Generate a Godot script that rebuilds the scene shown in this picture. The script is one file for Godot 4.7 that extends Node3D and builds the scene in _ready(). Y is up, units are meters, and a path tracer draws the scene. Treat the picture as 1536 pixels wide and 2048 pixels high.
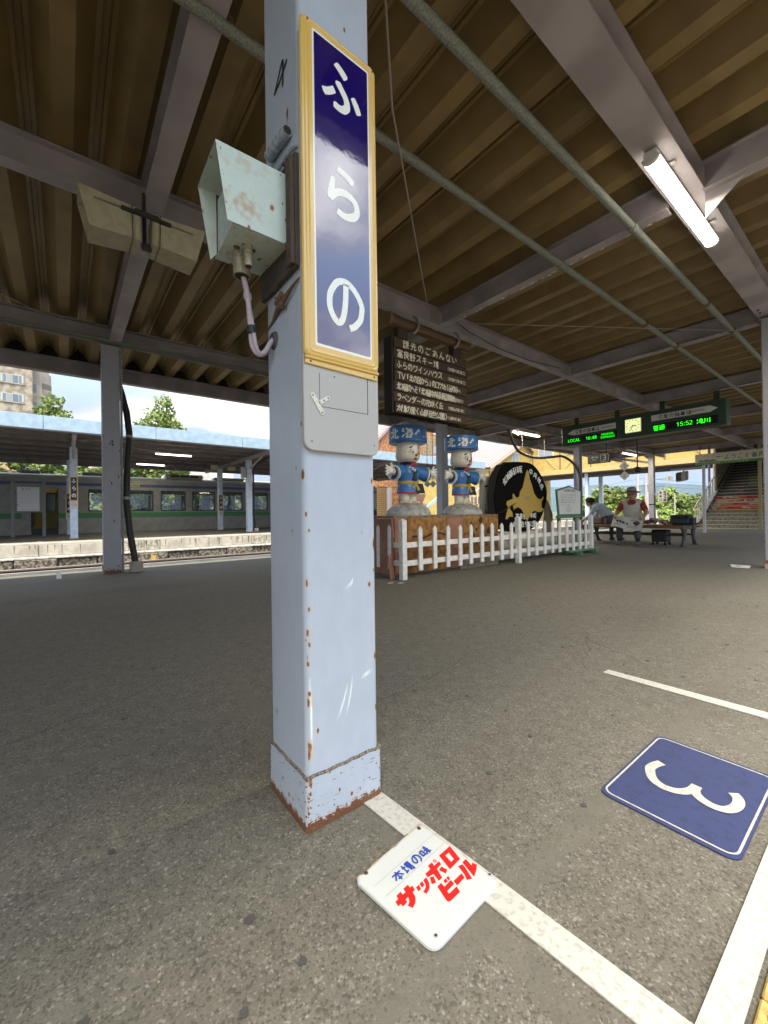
extends Node3D
# A railway platform under a folded steel canopy. x runs along the platform, y is up, -z crosses the tracks.

var used := {}
var mat_made := {}
var mesh_made := {}
var tex := {}
var fonts := {}
var rng := RandomNumberGenerator.new()


func _ready():
	rng.seed = 41
	# ---- camera
	var cam = Camera3D.new()
	cam.name = "camera"
	cam.position = Vector3(0, 0.8, 0)
	cam.basis = Basis(Vector3.UP, deg_to_rad(-38.093)) * Basis(Vector3.RIGHT, deg_to_rad(0.213)) * Basis(Vector3.BACK, deg_to_rad(-0.772))
	cam.keep_aspect = Camera3D.KEEP_HEIGHT
	cam.fov = 102.97
	cam.near = 0.05
	cam.far = 6000.0
	add_child(cam)
	# ---- sky, exposure
	var env = Environment.new()
	env.background_mode = Environment.BG_SKY
	var sky = Sky.new()
	var pan = PanoramaSkyMaterial.new()
	pan.panorama = sky_picture()
	sky.sky_material = pan
	env.sky = sky
	env.background_energy_multiplier = 1.0
	env.tonemap_mode = Environment.TONE_MAPPER_LINEAR
	env.tonemap_exposure = 3.8
	env.sdfgi_enabled = true
	env.ssao_enabled = true
	env.ssil_enabled = true
	env.fog_enabled = true
	env.fog_density = 0.00022
	env.fog_light_color = Color(0.70, 0.82, 0.98)
	var we = WorldEnvironment.new()
	we.name = "world_environment"
	we.environment = env
	add_child(we)
	# ---- hazy sun behind thin cloud, over the photographer's left shoulder
	var sun = DirectionalLight3D.new()
	sun.name = "sun"
	sun.light_energy = 0.6
	sun.light_color = Color(1.0, 0.95, 0.86)
	sun.light_angular_distance = 22.0
	sun.shadow_enabled = true
	sun.basis = Basis.looking_at(Vector3(0.36, -0.90, -0.34).normalized(), Vector3.UP)
	add_child(sun)
	make_textures()
	build_ground()
	build_canopy()
	build_pillars()
	build_main_pillar_gear()
	build_canopy_gear()
	build_floor_marks()
	build_opposite_platform()
	build_train()
	build_display()
	build_boards()
	build_bench_group()
	build_stairs()
	build_far_buildings()
	build_far_nature()
	settle()


func sky_picture():
	var w = 1024
	var h = 512
	var im = Image.create(w, h, false, Image.FORMAT_RGBF)
	var n = FastNoiseLite.new()
	n.seed = 7
	n.noise_type = FastNoiseLite.TYPE_SIMPLEX
	n.fractal_octaves = 5
	n.frequency = 1.0
	for j in h:
		var el = PI * (0.5 - (j + 0.5) / h)
		for i in w:
			var az = TAU * (i + 0.5) / w
			var c: Color
			if el <= 0.0:
				c = Color(0.22, 0.22, 0.21)
			else:
				var d = Vector3(cos(el) * sin(az), sin(el), cos(el) * cos(az))
				var q = d / (d.y + 0.16)
				var f = n.get_noise_3d(q.x * 0.9, q.z * 0.9, 0.0) * 0.5 + n.get_noise_3d(q.x * 2.6 + 9.0, q.z * 2.6, 3.0) * 0.22
				var t = smoothstep(-0.20, 0.30, f)
				var blue = Color(0.34, 0.44, 0.59).lerp(Color(0.39, 0.46, 0.55), exp(-d.y * 5.0))
				var grey = Color(0.46, 0.485, 0.52)
				var white = Color(1.02, 1.0, 0.96)
				c = blue.lerp(grey, smoothstep(0.0, 0.45, t)).lerp(white, smoothstep(0.35, 1.0, t))
				var glow = exp(-d.y * 4.5)
				c = c.lerp(Color(0.56, 0.60, 0.64), 0.30 * glow)
				# an overcast vault: about twice as bright overhead as at the skyline
				c = c * (0.41 + 1.55 * d.y) * lerpf(0.60, 1.0, smoothstep(0.12, 0.55, d.y))
			im.set_pixel(i, j, c)
	return ImageTexture.create_from_image(im)


# put every thing's own origin at the middle of its base, without moving its parts
func settle():
	for o in get_children():
		if not (o is Node3D) or o is MeshInstance3D or o is Light3D or o is Camera3D or o is MultiMeshInstance3D:
			continue
		var lo = Vector3(1e9, 1e9, 1e9)
		var hi = -lo
		for m in o.find_children("*", "MeshInstance3D", true, false):
			var b = m.global_transform * m.mesh.get_aabb()
			lo = lo.min(b.position)
			hi = hi.max(b.end)
		if lo.x > hi.x:
			continue
		var base = Vector3((lo.x + hi.x) * 0.5, lo.y, (lo.z + hi.z) * 0.5)
		var local = o.global_transform.affine_inverse() * base
		o.position = base
		for c in o.get_children():
			c.position -= local


# ------------------------------------------------------------------ names and tags
func numbered(called):
	if not used.has(called):
		used[called] = 0
		return called
	used[called] += 1
	return "%s_%03d" % [called, used[called]]


func tag(o, label, category, group = ""):
	o.set_meta("label", label)
	o.set_meta("category", category)
	if group != "":
		o.set_meta("group", group)
	return o


func thing(called, label, category, at = Vector3.ZERO, basis = Basis(), group = ""):
	var o = Node3D.new()
	o.name = numbered(called)
	add_child(o)
	o.transform = Transform3D(basis, at)
	return tag(o, label, category, group)


func part(parent, called, mesh, material, at = Vector3.ZERO, basis = Basis()):
	var o = MeshInstance3D.new()
	o.name = called
	o.mesh = mesh
	o.material_override = material
	o.transform = Transform3D(basis, at)
	parent.add_child(o, true)
	return o


func single(called, mesh, material, label, category, at = Vector3.ZERO, basis = Basis(), group = ""):
	var o = part(self, numbered(called), mesh, material, at, basis)
	return tag(o, label, category, group)


func structure(called, mesh, material, at = Vector3.ZERO, basis = Basis()):
	var o = part(self, numbered(called), mesh, material, at, basis)
	o.set_meta("kind", "structure")
	return o


func stuff(o):
	o.set_meta("kind", "stuff")
	return o


func copy_of(source, at, label, group = "", basis = null):
	var o = source.duplicate()
	var base = String(source.name)
	if base.length() > 4 and base.substr(base.length() - 4, 1) == "_" and base.substr(base.length() - 3).is_valid_int():
		base = base.substr(0, base.length() - 4)
	o.name = numbered(base)
	add_child(o)
	o.position = at
	if basis != null:
		o.basis = basis
	o.set_meta("label", label)
	if group != "":
		o.set_meta("group", group)
	return o


# ------------------------------------------------------------------ colours, textures, materials
func lin(r, g, b):
	return Color(r, g, b).linear_to_srgb()


func noise_image(kind, freq, size, sd, octaves = 4, ret = FastNoiseLite.RETURN_CELL_VALUE, jitter = 1.0):
	var n = FastNoiseLite.new()
	n.seed = sd
	n.noise_type = kind
	n.frequency = freq
	n.fractal_octaves = octaves
	if kind == FastNoiseLite.TYPE_CELLULAR:
		n.fractal_type = FastNoiseLite.FRACTAL_NONE
		n.cellular_return_type = ret
		n.cellular_jitter = jitter
	var im = n.get_seamless_image(size, size)
	im.convert(Image.FORMAT_L8)
	return im


func texture_of(im):
	return ImageTexture.create_from_image(im)


func make_textures():
	# asphalt: graded aggregate in worn binder, 1024 px for 2.1 m
	var size = 1024
	var big = noise_image(FastNoiseLite.TYPE_CELLULAR, 0.16, size, 3).get_data()
	var small = noise_image(FastNoiseLite.TYPE_CELLULAR, 0.34, size, 5).get_data()
	var soft = noise_image(FastNoiseLite.TYPE_SIMPLEX, 0.012, size, 6, 5).get_data()
	var gap = noise_image(FastNoiseLite.TYPE_CELLULAR, 0.16, size, 3, 1, FastNoiseLite.RETURN_DISTANCE2_SUB).get_data()
	var rough = noise_image(FastNoiseLite.TYPE_SIMPLEX, 0.2, size, 9, 3).get_data()
	var out = PackedByteArray()
	out.resize(size * size * 3)
	var hgt = PackedByteArray()
	hgt.resize(size * size)
	var to_srgb = PackedByteArray()
	to_srgb.resize(1001)
	for i in 1001:
		to_srgb[i] = int(clampf(Color(i / 1000.0, 0, 0).linear_to_srgb().r, 0, 1) * 255.0)
	for i in size * size:
		var b = big[i]
		var s = small[i]
		var g = gap[i]
		var v = 0.107 + 0.026 * (s / 255.0) + 0.016 * (b / 255.0 - 0.5)
		var warm = 1.0
		if b > 236 and g > 40:
			v = 0.130 + 0.10 * (s / 255.0)
			warm = 0.9
		elif s > 238:
			v = 0.14 + 0.08 * (rough[i] / 255.0)
		elif b < 22:
			v *= 0.74
		elif s < 26:
			v *= 0.70
		v *= 0.88 + 0.24 * (soft[i] / 255.0)
		out[i * 3] = to_srgb[int(clampf(v * 1.05, 0, 1) * 1000)]
		out[i * 3 + 1] = to_srgb[int(clampf(v * 0.965, 0, 1) * 1000)]
		out[i * 3 + 2] = to_srgb[int(clampf(v * (0.79 + 0.8 * (1.0 - warm)), 0, 1) * 1000)]
		hgt[i] = int(clampf(g * 0.9 + rough[i] * 0.35 + (b - 128) * 0.22, 0, 255))
	tex.asphalt = texture_of(Image.create_from_data(size, size, false, Image.FORMAT_RGB8, out))
	tex.asphalt_height = texture_of(Image.create_from_data(size, size, false, Image.FORMAT_L8, hgt))
	# general wear
	for spec in [["patch", 0.012, 0.925, 1.0, 4], ["fine", 0.08, 0.93, 1.0, 4], ["cloudy", 0.005, 0.86, 1.0, 4], ["stain", 0.013, 0.72, 1.0, 5], ["rusty", 0.02, 0.42, 1.0, 5]]:
		var d = noise_image(FastNoiseLite.TYPE_SIMPLEX, spec[1], 512, 11 + spec[4], spec[4]).get_data()
		for i in d.size():
			var t = d[i] / 255.0
			d[i] = int(255.0 * lerpf(spec[2], spec[3], smoothstep(0.1, 0.85, t)))
		tex[spec[0]] = texture_of(Image.create_from_data(512, 512, false, Image.FORMAT_L8, d))
	var wd0 = noise_image(FastNoiseLite.TYPE_SIMPLEX, 0.035, 512, 51, 4).get_data()
	for i in wd0.size():
		var t = wd0[i] / 255.0
		wd0[i] = int(255.0 * (1.0 - 0.08 * t - 0.07 * smoothstep(0.62, 0.82, t)))
	tex.worn = texture_of(Image.create_from_data(512, 512, false, Image.FORMAT_L8, wd0))
	tex.bump = texture_of(noise_image(FastNoiseLite.TYPE_SIMPLEX, 0.09, 512, 21, 4))
	tex.ripple = texture_of(noise_image(FastNoiseLite.TYPE_SIMPLEX, 0.01, 512, 23, 3))
	# wood grain, along v
	var wd = PackedByteArray()
	wd.resize(256 * 256)
	var n = FastNoiseLite.new()
	n.seed = 31
	n.frequency = 1.0
	for y in 256:
		for x in 256:
			var a = n.get_noise_2d(x * 0.11, y * 0.006)
			var b2 = n.get_noise_2d(x * 0.45 + 60.0, y * 0.02)
			wd[y * 256 + x] = int(255.0 * clampf(0.86 + 0.16 * a + 0.12 * b2, 0.4, 1.0))
	tex.wood = texture_of(Image.create_from_data(256, 256, false, Image.FORMAT_L8, wd))
	# ballast
	var bd = noise_image(FastNoiseLite.TYPE_CELLULAR, 0.06, 512, 44).get_data()
	for i in bd.size():
		bd[i] = 90 + bd[i] / 2
	tex.ballast = texture_of(Image.create_from_data(512, 512, false, Image.FORMAT_L8, bd))


# tri: metres per repeat of a triplanar texture (world), 0 = the mesh's own UVs
func M(key, col = Color.WHITE, rough = 0.7, metal = 0.0, texture = "", tri = 0.0, bump = 0.0):
	if mat_made.has(key):
		return mat_made[key]
	var m = StandardMaterial3D.new()
	m.resource_name = key
	m.albedo_color = col
	m.roughness = rough
	m.metallic = metal
	if texture != "":
		m.albedo_texture = tex[texture]
	if tri > 0.0:
		m.uv1_triplanar = true
		m.uv1_world_triplanar = true
		m.uv1_scale = Vector3.ONE / tri
	if bump > 0.0:
		m.heightmap_enabled = true
		m.heightmap_texture = tex.bump
		m.heightmap_scale = bump * 0.35
	mat_made[key] = m
	return m


func glow(key, col, energy):
	if mat_made.has(key):
		return mat_made[key]
	var m = StandardMaterial3D.new()
	m.albedo_color = col
	m.emission_enabled = true
	m.emission = col
	m.emission_energy_multiplier = energy
	m.roughness = 0.4
	mat_made[key] = m
	return m


func glass(key, col, alpha):
	if mat_made.has(key):
		return mat_made[key]
	var m = StandardMaterial3D.new()
	m.albedo_color = Color(col.r, col.g, col.b, alpha)
	m.transparency = BaseMaterial3D.TRANSPARENCY_ALPHA
	m.roughness = 0.03
	mat_made[key] = m
	return m


# ------------------------------------------------------------------ mesh tools
func st_new():
	var st = SurfaceTool.new()
	st.begin(Mesh.PRIMITIVE_TRIANGLES)
	return st


# a quad whose front looks along "out"; UVs in metres
func qd(st, a, b, c, d, out = null, uv = null):
	var n = (b - a).cross(c - a)
	if n.length_squared() < 1e-16:
		n = (c - a).cross(d - a)
	n = n.normalized()
	var p = [a, b, c, d]
	var t = uv
	if t == null:
		var e = (b - a)
		var el = e.length()
		var f = (d - a).length()
		t = [Vector2(0, 0), Vector2(el, 0), Vector2(el, f), Vector2(0, f)]
	if out != null and n.dot(out) < 0.0:
		p = [a, d, c, b]
		t = [t[0], t[3], t[2], t[1]]
		n = -n
	for k in [0, 2, 1, 0, 3, 2]:
		st.set_normal(n)
		st.set_uv(t[k])
		st.add_vertex(p[k])


func tri(st, a, b, c, out = null):
	var n = (b - a).cross(c - a).normalized()
	var p = [a, b, c]
	if out != null and n.dot(out) < 0.0:
		p = [a, c, b]
		n = -n
	for k in [0, 2, 1]:
		st.set_normal(n)
		st.set_uv(Vector2(p[k].x, p[k].y))
		st.add_vertex(p[k])


func add_box(st, c, s, bas = Basis(), bev = 0.0):
	var h = s * 0.5
	var b = minf(bev, minf(h.x, minf(h.y, h.z)) * 0.6)
	var pt = func(sx, sy, sz, full):
		var v = Vector3(sx * (h.x - (0.0 if full == 0 else b)), sy * (h.y - (0.0 if full == 1 else b)), sz * (h.z - (0.0 if full == 2 else b)))
		return c + bas * v
	for ax in 3:
		for s1 in [-1, 1]:
			var sg = [0, 0, 0]
			var cs = []
			for k in [[-1, -1], [1, -1], [1, 1], [-1, 1]]:
				sg[ax] = s1
				sg[(ax + 1) % 3] = k[0]
				sg[(ax + 2) % 3] = k[1]
				cs.append(pt.call(sg[0], sg[1], sg[2], ax))
			var o = Vector3.ZERO
			o[ax] = s1
			qd(st, cs[0], cs[1], cs[2], cs[3], bas * o)
	if b <= 0.0:
		return
	for ax in 3:
		var i = (ax + 1) % 3
		var j = (ax + 2) % 3
		for si in [-1, 1]:
			for sj in [-1, 1]:
				var sg = [0, 0, 0]
				sg[i] = si
				sg[j] = sj
				sg[ax] = -1
				var a = pt.call(sg[0], sg[1], sg[2], i)
				var d = pt.call(sg[0], sg[1], sg[2], j)
				sg[ax] = 1
				var b2 = pt.call(sg[0], sg[1], sg[2], i)
				var c2 = pt.call(sg[0], sg[1], sg[2], j)
				var o = Vector3.ZERO
				o[i] = si
				o[j] = sj
				qd(st, a, b2, c2, d, bas * o)
	for sx in [-1, 1]:
		for sy in [-1, 1]:
			for sz in [-1, 1]:
				tri(st, pt.call(sx, sy, sz, 0), pt.call(sx, sy, sz, 1), pt.call(sx, sy, sz, 2), bas * Vector3(sx, sy, sz))


func box(x, y, z, bev = 0.004):
	var key = "box %.4f %.4f %.4f %.4f" % [x, y, z, bev]
	if not mesh_made.has(key):
		var st = st_new()
		add_box(st, Vector3.ZERO, Vector3(x, y, z), Basis(), bev)
		mesh_made[key] = st.commit()
	return mesh_made[key]


func frame_of(dir):
	var up = Vector3.UP if absf(dir.y) < 0.95 else Vector3.RIGHT
	var x = up.cross(dir).normalized()
	return [x, dir.cross(x).normalized()]


# a round bar through points; radius may be a number or a list
func add_tube(st, pts, r, sides = 10, caps = true):
	var rings = []
	var fr = null
	for i in pts.size():
		var d = (pts[min(i + 1, pts.size() - 1)] - pts[max(i - 1, 0)]).normalized()
		if fr == null:
			fr = frame_of(d)
		else:
			var x = (fr[0] - d * fr[0].dot(d)).normalized()
			fr = [x, d.cross(x).normalized()]
		var rr = r[i] if r is Array else r
		var ring = []
		for k in sides:
			var a = TAU * k / sides
			var nn = fr[0] * cos(a) + fr[1] * sin(a)
			ring.append([pts[i] + nn * rr, nn])
		rings.append([ring, d])
	var run = 0.0
	for i in pts.size() - 1:
		var l = (pts[i + 1] - pts[i]).length()
		for k in sides:
			var k2 = (k + 1) % sides
			var q = [rings[i][0][k], rings[i][0][k2], rings[i + 1][0][k2], rings[i + 1][0][k]]
			var u = [Vector2(float(k) / sides, run), Vector2(float(k + 1) / sides, run), Vector2(float(k + 1) / sides, run + l), Vector2(float(k) / sides, run + l)]
			for m in [0, 2, 1, 0, 3, 2]:
				st.set_normal(q[m][1])
				st.set_uv(u[m])
				st.add_vertex(q[m][0])
		run += l
	if caps:
		for e in [0, pts.size() - 1]:
			var o = -rings[e][1] if e == 0 else rings[e][1]
			var ring = rings[e][0]
			for k in range(1, sides - 1):
				tri(st, ring[0][0], ring[k][0], ring[k + 1][0], o)


func tube(pts, r, sides = 10):
	var st = st_new()
	add_tube(st, pts, r, sides)
	return st.commit()


func bar(a, b, r, sides = 10):
	return tube([a, b], r, sides)


# profile of [radius, y] from bottom to top, spun about y
func add_lathe(st, prof, sides = 24, at = Vector3.ZERO, sx = 1.0, sz = 1.0):
	for i in prof.size() - 1:
		var p = prof[i]
		var q = prof[i + 1]
		var t = Vector2(q[0] - p[0], q[1] - p[1])
		if t.length() < 1e-6:
			continue
		for k in sides:
			var vs = []
			var ns = []
			for e in [[p, k], [p, k + 1], [q, k + 1], [q, k]]:
				var a = TAU * e[1] / sides
				vs.append(at + Vector3(e[0][0] * cos(a) * sx, e[0][1], e[0][0] * sin(a) * sz))
				ns.append(Vector3(t.y * cos(a) / sx, -t.x, t.y * sin(a) / sz).normalized())
			for m in [0, 1, 2, 0, 2, 3]:
				st.set_normal(ns[m])
				st.set_uv(Vector2(float(k) / sides, p[1]))
				st.add_vertex(vs[m])


func lathe(prof, sides = 24, sx = 1.0, sz = 1.0):
	var st = st_new()
	add_lathe(st, prof, sides, Vector3.ZERO, sx, sz)
	return st.commit()


# a flat outline (Vector2 list) given thickness along n; origin o, axes r (x) and u (y)
func add_slab(st, pts, o, r, u, n, thick, bev = 0.0):
	var idx = Geometry2D.triangulate_polygon(PackedVector2Array(pts))
	var P = func(p, z): return o + r * p.x + u * p.y + n * z
	var top = pts
	if bev > 0.0:
		var inner = Geometry2D.offset_polygon(PackedVector2Array(pts), -bev)
		if inner.size() == 1 and inner[0].size() == pts.size():
			var c = Vector2.ZERO
			for p in pts:
				c += p
			c /= pts.size()
			top = []
			for p in pts:
				var best = inner[0][0]
				for q in inner[0]:
					if p.distance_squared_to(q) < p.distance_squared_to(best):
						best = q
				top.append(best)
		else:
			bev = 0.0
	for k in range(0, idx.size(), 3):
		tri(st, P.call(top[idx[k]], thick), P.call(top[idx[k + 1]], thick), P.call(top[idx[k + 2]], thick), n)
		tri(st, P.call(pts[idx[k]], 0.0), P.call(pts[idx[k + 1]], 0.0), P.call(pts[idx[k + 2]], 0.0), -n)
	var area = 0.0
	for k in pts.size():
		area += pts[k].cross(pts[(k + 1) % pts.size()])
	var sgn = 1.0 if area > 0.0 else -1.0
	for k in pts.size():
		var p = pts[k]
		var q = pts[(k + 1) % pts.size()]
		var e = (q - p)
		var o2 = (r * e.y - u * e.x) * sgn
		qd(st, P.call(p, 0.0), P.call(q, 0.0), P.call(q, thick - bev), P.call(p, thick - bev), o2)
		if bev > 0.0:
			qd(st, P.call(p, thick - bev), P.call(q, thick - bev), P.call(top[(k + 1) % pts.size()], thick), P.call(top[k], thick), o2 + n)


func slab(pts, o, r, u, n, thick, bev = 0.0):
	var st = st_new()
	add_slab(st, pts, o, r, u, n, thick, bev)
	return st.commit()


func sheet(pts, y):
	return slab(pts, Vector3(0, y - 0.003, 0), Vector3.RIGHT, Vector3.BACK, Vector3.UP, 0.003)


func round_rect(x0, y0, x1, y1, r, n = 6):
	var out = []
	for c in [[x1 - r, y1 - r, 0], [x0 + r, y1 - r, 1], [x0 + r, y0 + r, 2], [x1 - r, y0 + r, 3]]:
		for k in n + 1:
			var a = PI / 2 * (c[2] + float(k) / n)
			out.append(Vector2(c[0] + r * cos(a), c[1] + r * sin(a)))
	return out


func mm(text):
	var out = []
	for w in text.split(" ", false):
		var f = w.split(",")
		out.append(Vector2(float(f[0]), float(f[1])) * 0.001)
	return out


# an I-beam along local x, flange bottom at y = 0
func ibeam(length, width, height, tf = 0.012, tw = 0.010):
	var key = "ibeam %.3f %.3f %.3f" % [length, width, height]
	if mesh_made.has(key):
		return mesh_made[key]
	var w = width / 2
	var t = tw / 2
	var p = [Vector2(-w, 0), Vector2(w, 0), Vector2(w, tf), Vector2(t, tf), Vector2(t, height - tf), Vector2(w, height - tf), Vector2(w, height), Vector2(-w, height), Vector2(-w, height - tf), Vector2(-t, height - tf), Vector2(-t, tf), Vector2(-w, tf)]
	var m = slab(p, Vector3.ZERO, Vector3(0, 0, 1), Vector3.UP, Vector3.RIGHT, length)
	mesh_made[key] = m
	return m


# ------------------------------------------------------------------ strokes
func smooth(pts, n = 5):
	if pts.size() < 3:
		return pts
	var out = []
	for i in pts.size() - 1:
		var p0 = pts[max(i - 1, 0)]
		var p3 = pts[min(i + 2, pts.size() - 1)]
		for k in n:
			out.append(pts[i].cubic_interpolate(pts[i + 1], p0, p3, float(k) / n))
	out.append(pts[-1])
	return out


# a ribbon of width w along pts: list of [left, right]
func ribbon(pts, w):
	var out = []
	for i in pts.size():
		var d0 = (pts[i] - pts[max(i - 1, 0)]).normalized()
		var d1 = (pts[min(i + 1, pts.size() - 1)] - pts[i]).normalized()
		if i == 0:
			d0 = d1
		if i == pts.size() - 1:
			d1 = d0
		var n = (d0.orthogonal() + d1.orthogonal())
		if n.length() < 0.2:
			n = d0.orthogonal()
		n = n.normalized()
		var k = w * 0.5 / maxf(n.dot(d0.orthogonal()), 0.55)
		out.append([pts[i] + n * k, pts[i] - n * k])
	return out


func add_stroke(st, pts, w, map, lift):
	var rb = ribbon(pts, w)
	for i in rb.size() - 1:
		var a = map.call(rb[i][0], lift)
		var b = map.call(rb[i][1], lift)
		var c = map.call(rb[i + 1][1], lift)
		var d = map.call(rb[i + 1][0], lift)
		qd(st, a, b, c, d, map.call((rb[i][0] + rb[i][1]) * 0.5, lift + 0.01) - map.call((rb[i][0] + rb[i][1]) * 0.5, lift))


func plane_map(o, r, u):
	var n = r.cross(u).normalized()
	return func(p, lift): return o + r * p.x + u * p.y + n * lift


func glyph(ch):
	var out = []
	if not GLYPH.has(ch):
		return out
	for s in GLYPH[ch].split(" ", false):
		var curved = s.ends_with("~")
		if curved:
			s = s.substr(0, s.length() - 1)
		var pts = []
		for k in s.length() / 2:
			pts.append(Vector2(("0x" + s.substr(k * 2, 1)).hex_to_int() / 15.0, 1.0 - ("0x" + s.substr(k * 2 + 1, 1)).hex_to_int() / 15.0))
		out.append(smooth(pts, 4) if curved else pts)
	return out


# text in stroke glyphs; size = em, weight = stroke width as a share of the em
func write(st, text, map, size, weight = 0.1, pitch = 1.05, at = Vector2.ZERO, sx = 1.0, vertical = false):
	var pen = at
	var k = 0
	for ch in text:
		for s in glyph(ch):
			var pts = []
			for p in s:
				pts.append(pen + Vector2(p.x * sx, p.y) * size)
			add_stroke(st, pts, weight * size, map, 0.0006 + 0.00008 * (k % 40))
			k += 1
		if vertical:
			pen.y -= size * pitch
		else:
			pen.x += size * pitch * sx
	return st


func lettering(text, o, r, u, size, weight = 0.1, pitch = 1.05, sx = 1.0, vertical = false):
	var st = st_new()
	write(st, text, plane_map(o, r, u), size, weight, pitch, Vector2.ZERO, sx, vertical)
	return st.commit()


func latin(text, size, depth = 0.002, bold = false):
	var key = "text %s %.4f" % [text, size]
	if mesh_made.has(key):
		return mesh_made[key]
	var f = SystemFont.new()
	f.font_names = ["Droid Sans"]
	if bold:
		f.font_weight = 700
	var t = TextMesh.new()
	t.font = f
	t.text = text
	t.font_size = 48
	t.pixel_size = size / 48.0
	t.depth = depth
	t.curve_step = 2.0
	mesh_made[key] = t
	return t


# basis whose x, y, z are right, up and the way the face looks
func facing(dir):
	var z = dir.normalized()
	var x = Vector3.UP.cross(z).normalized()
	return Basis(x, z.cross(x), z)


const FRONT := Basis(Vector3(1, 0, 0), Vector3(0, 1, 0), Vector3(0, 0, 1))


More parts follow.
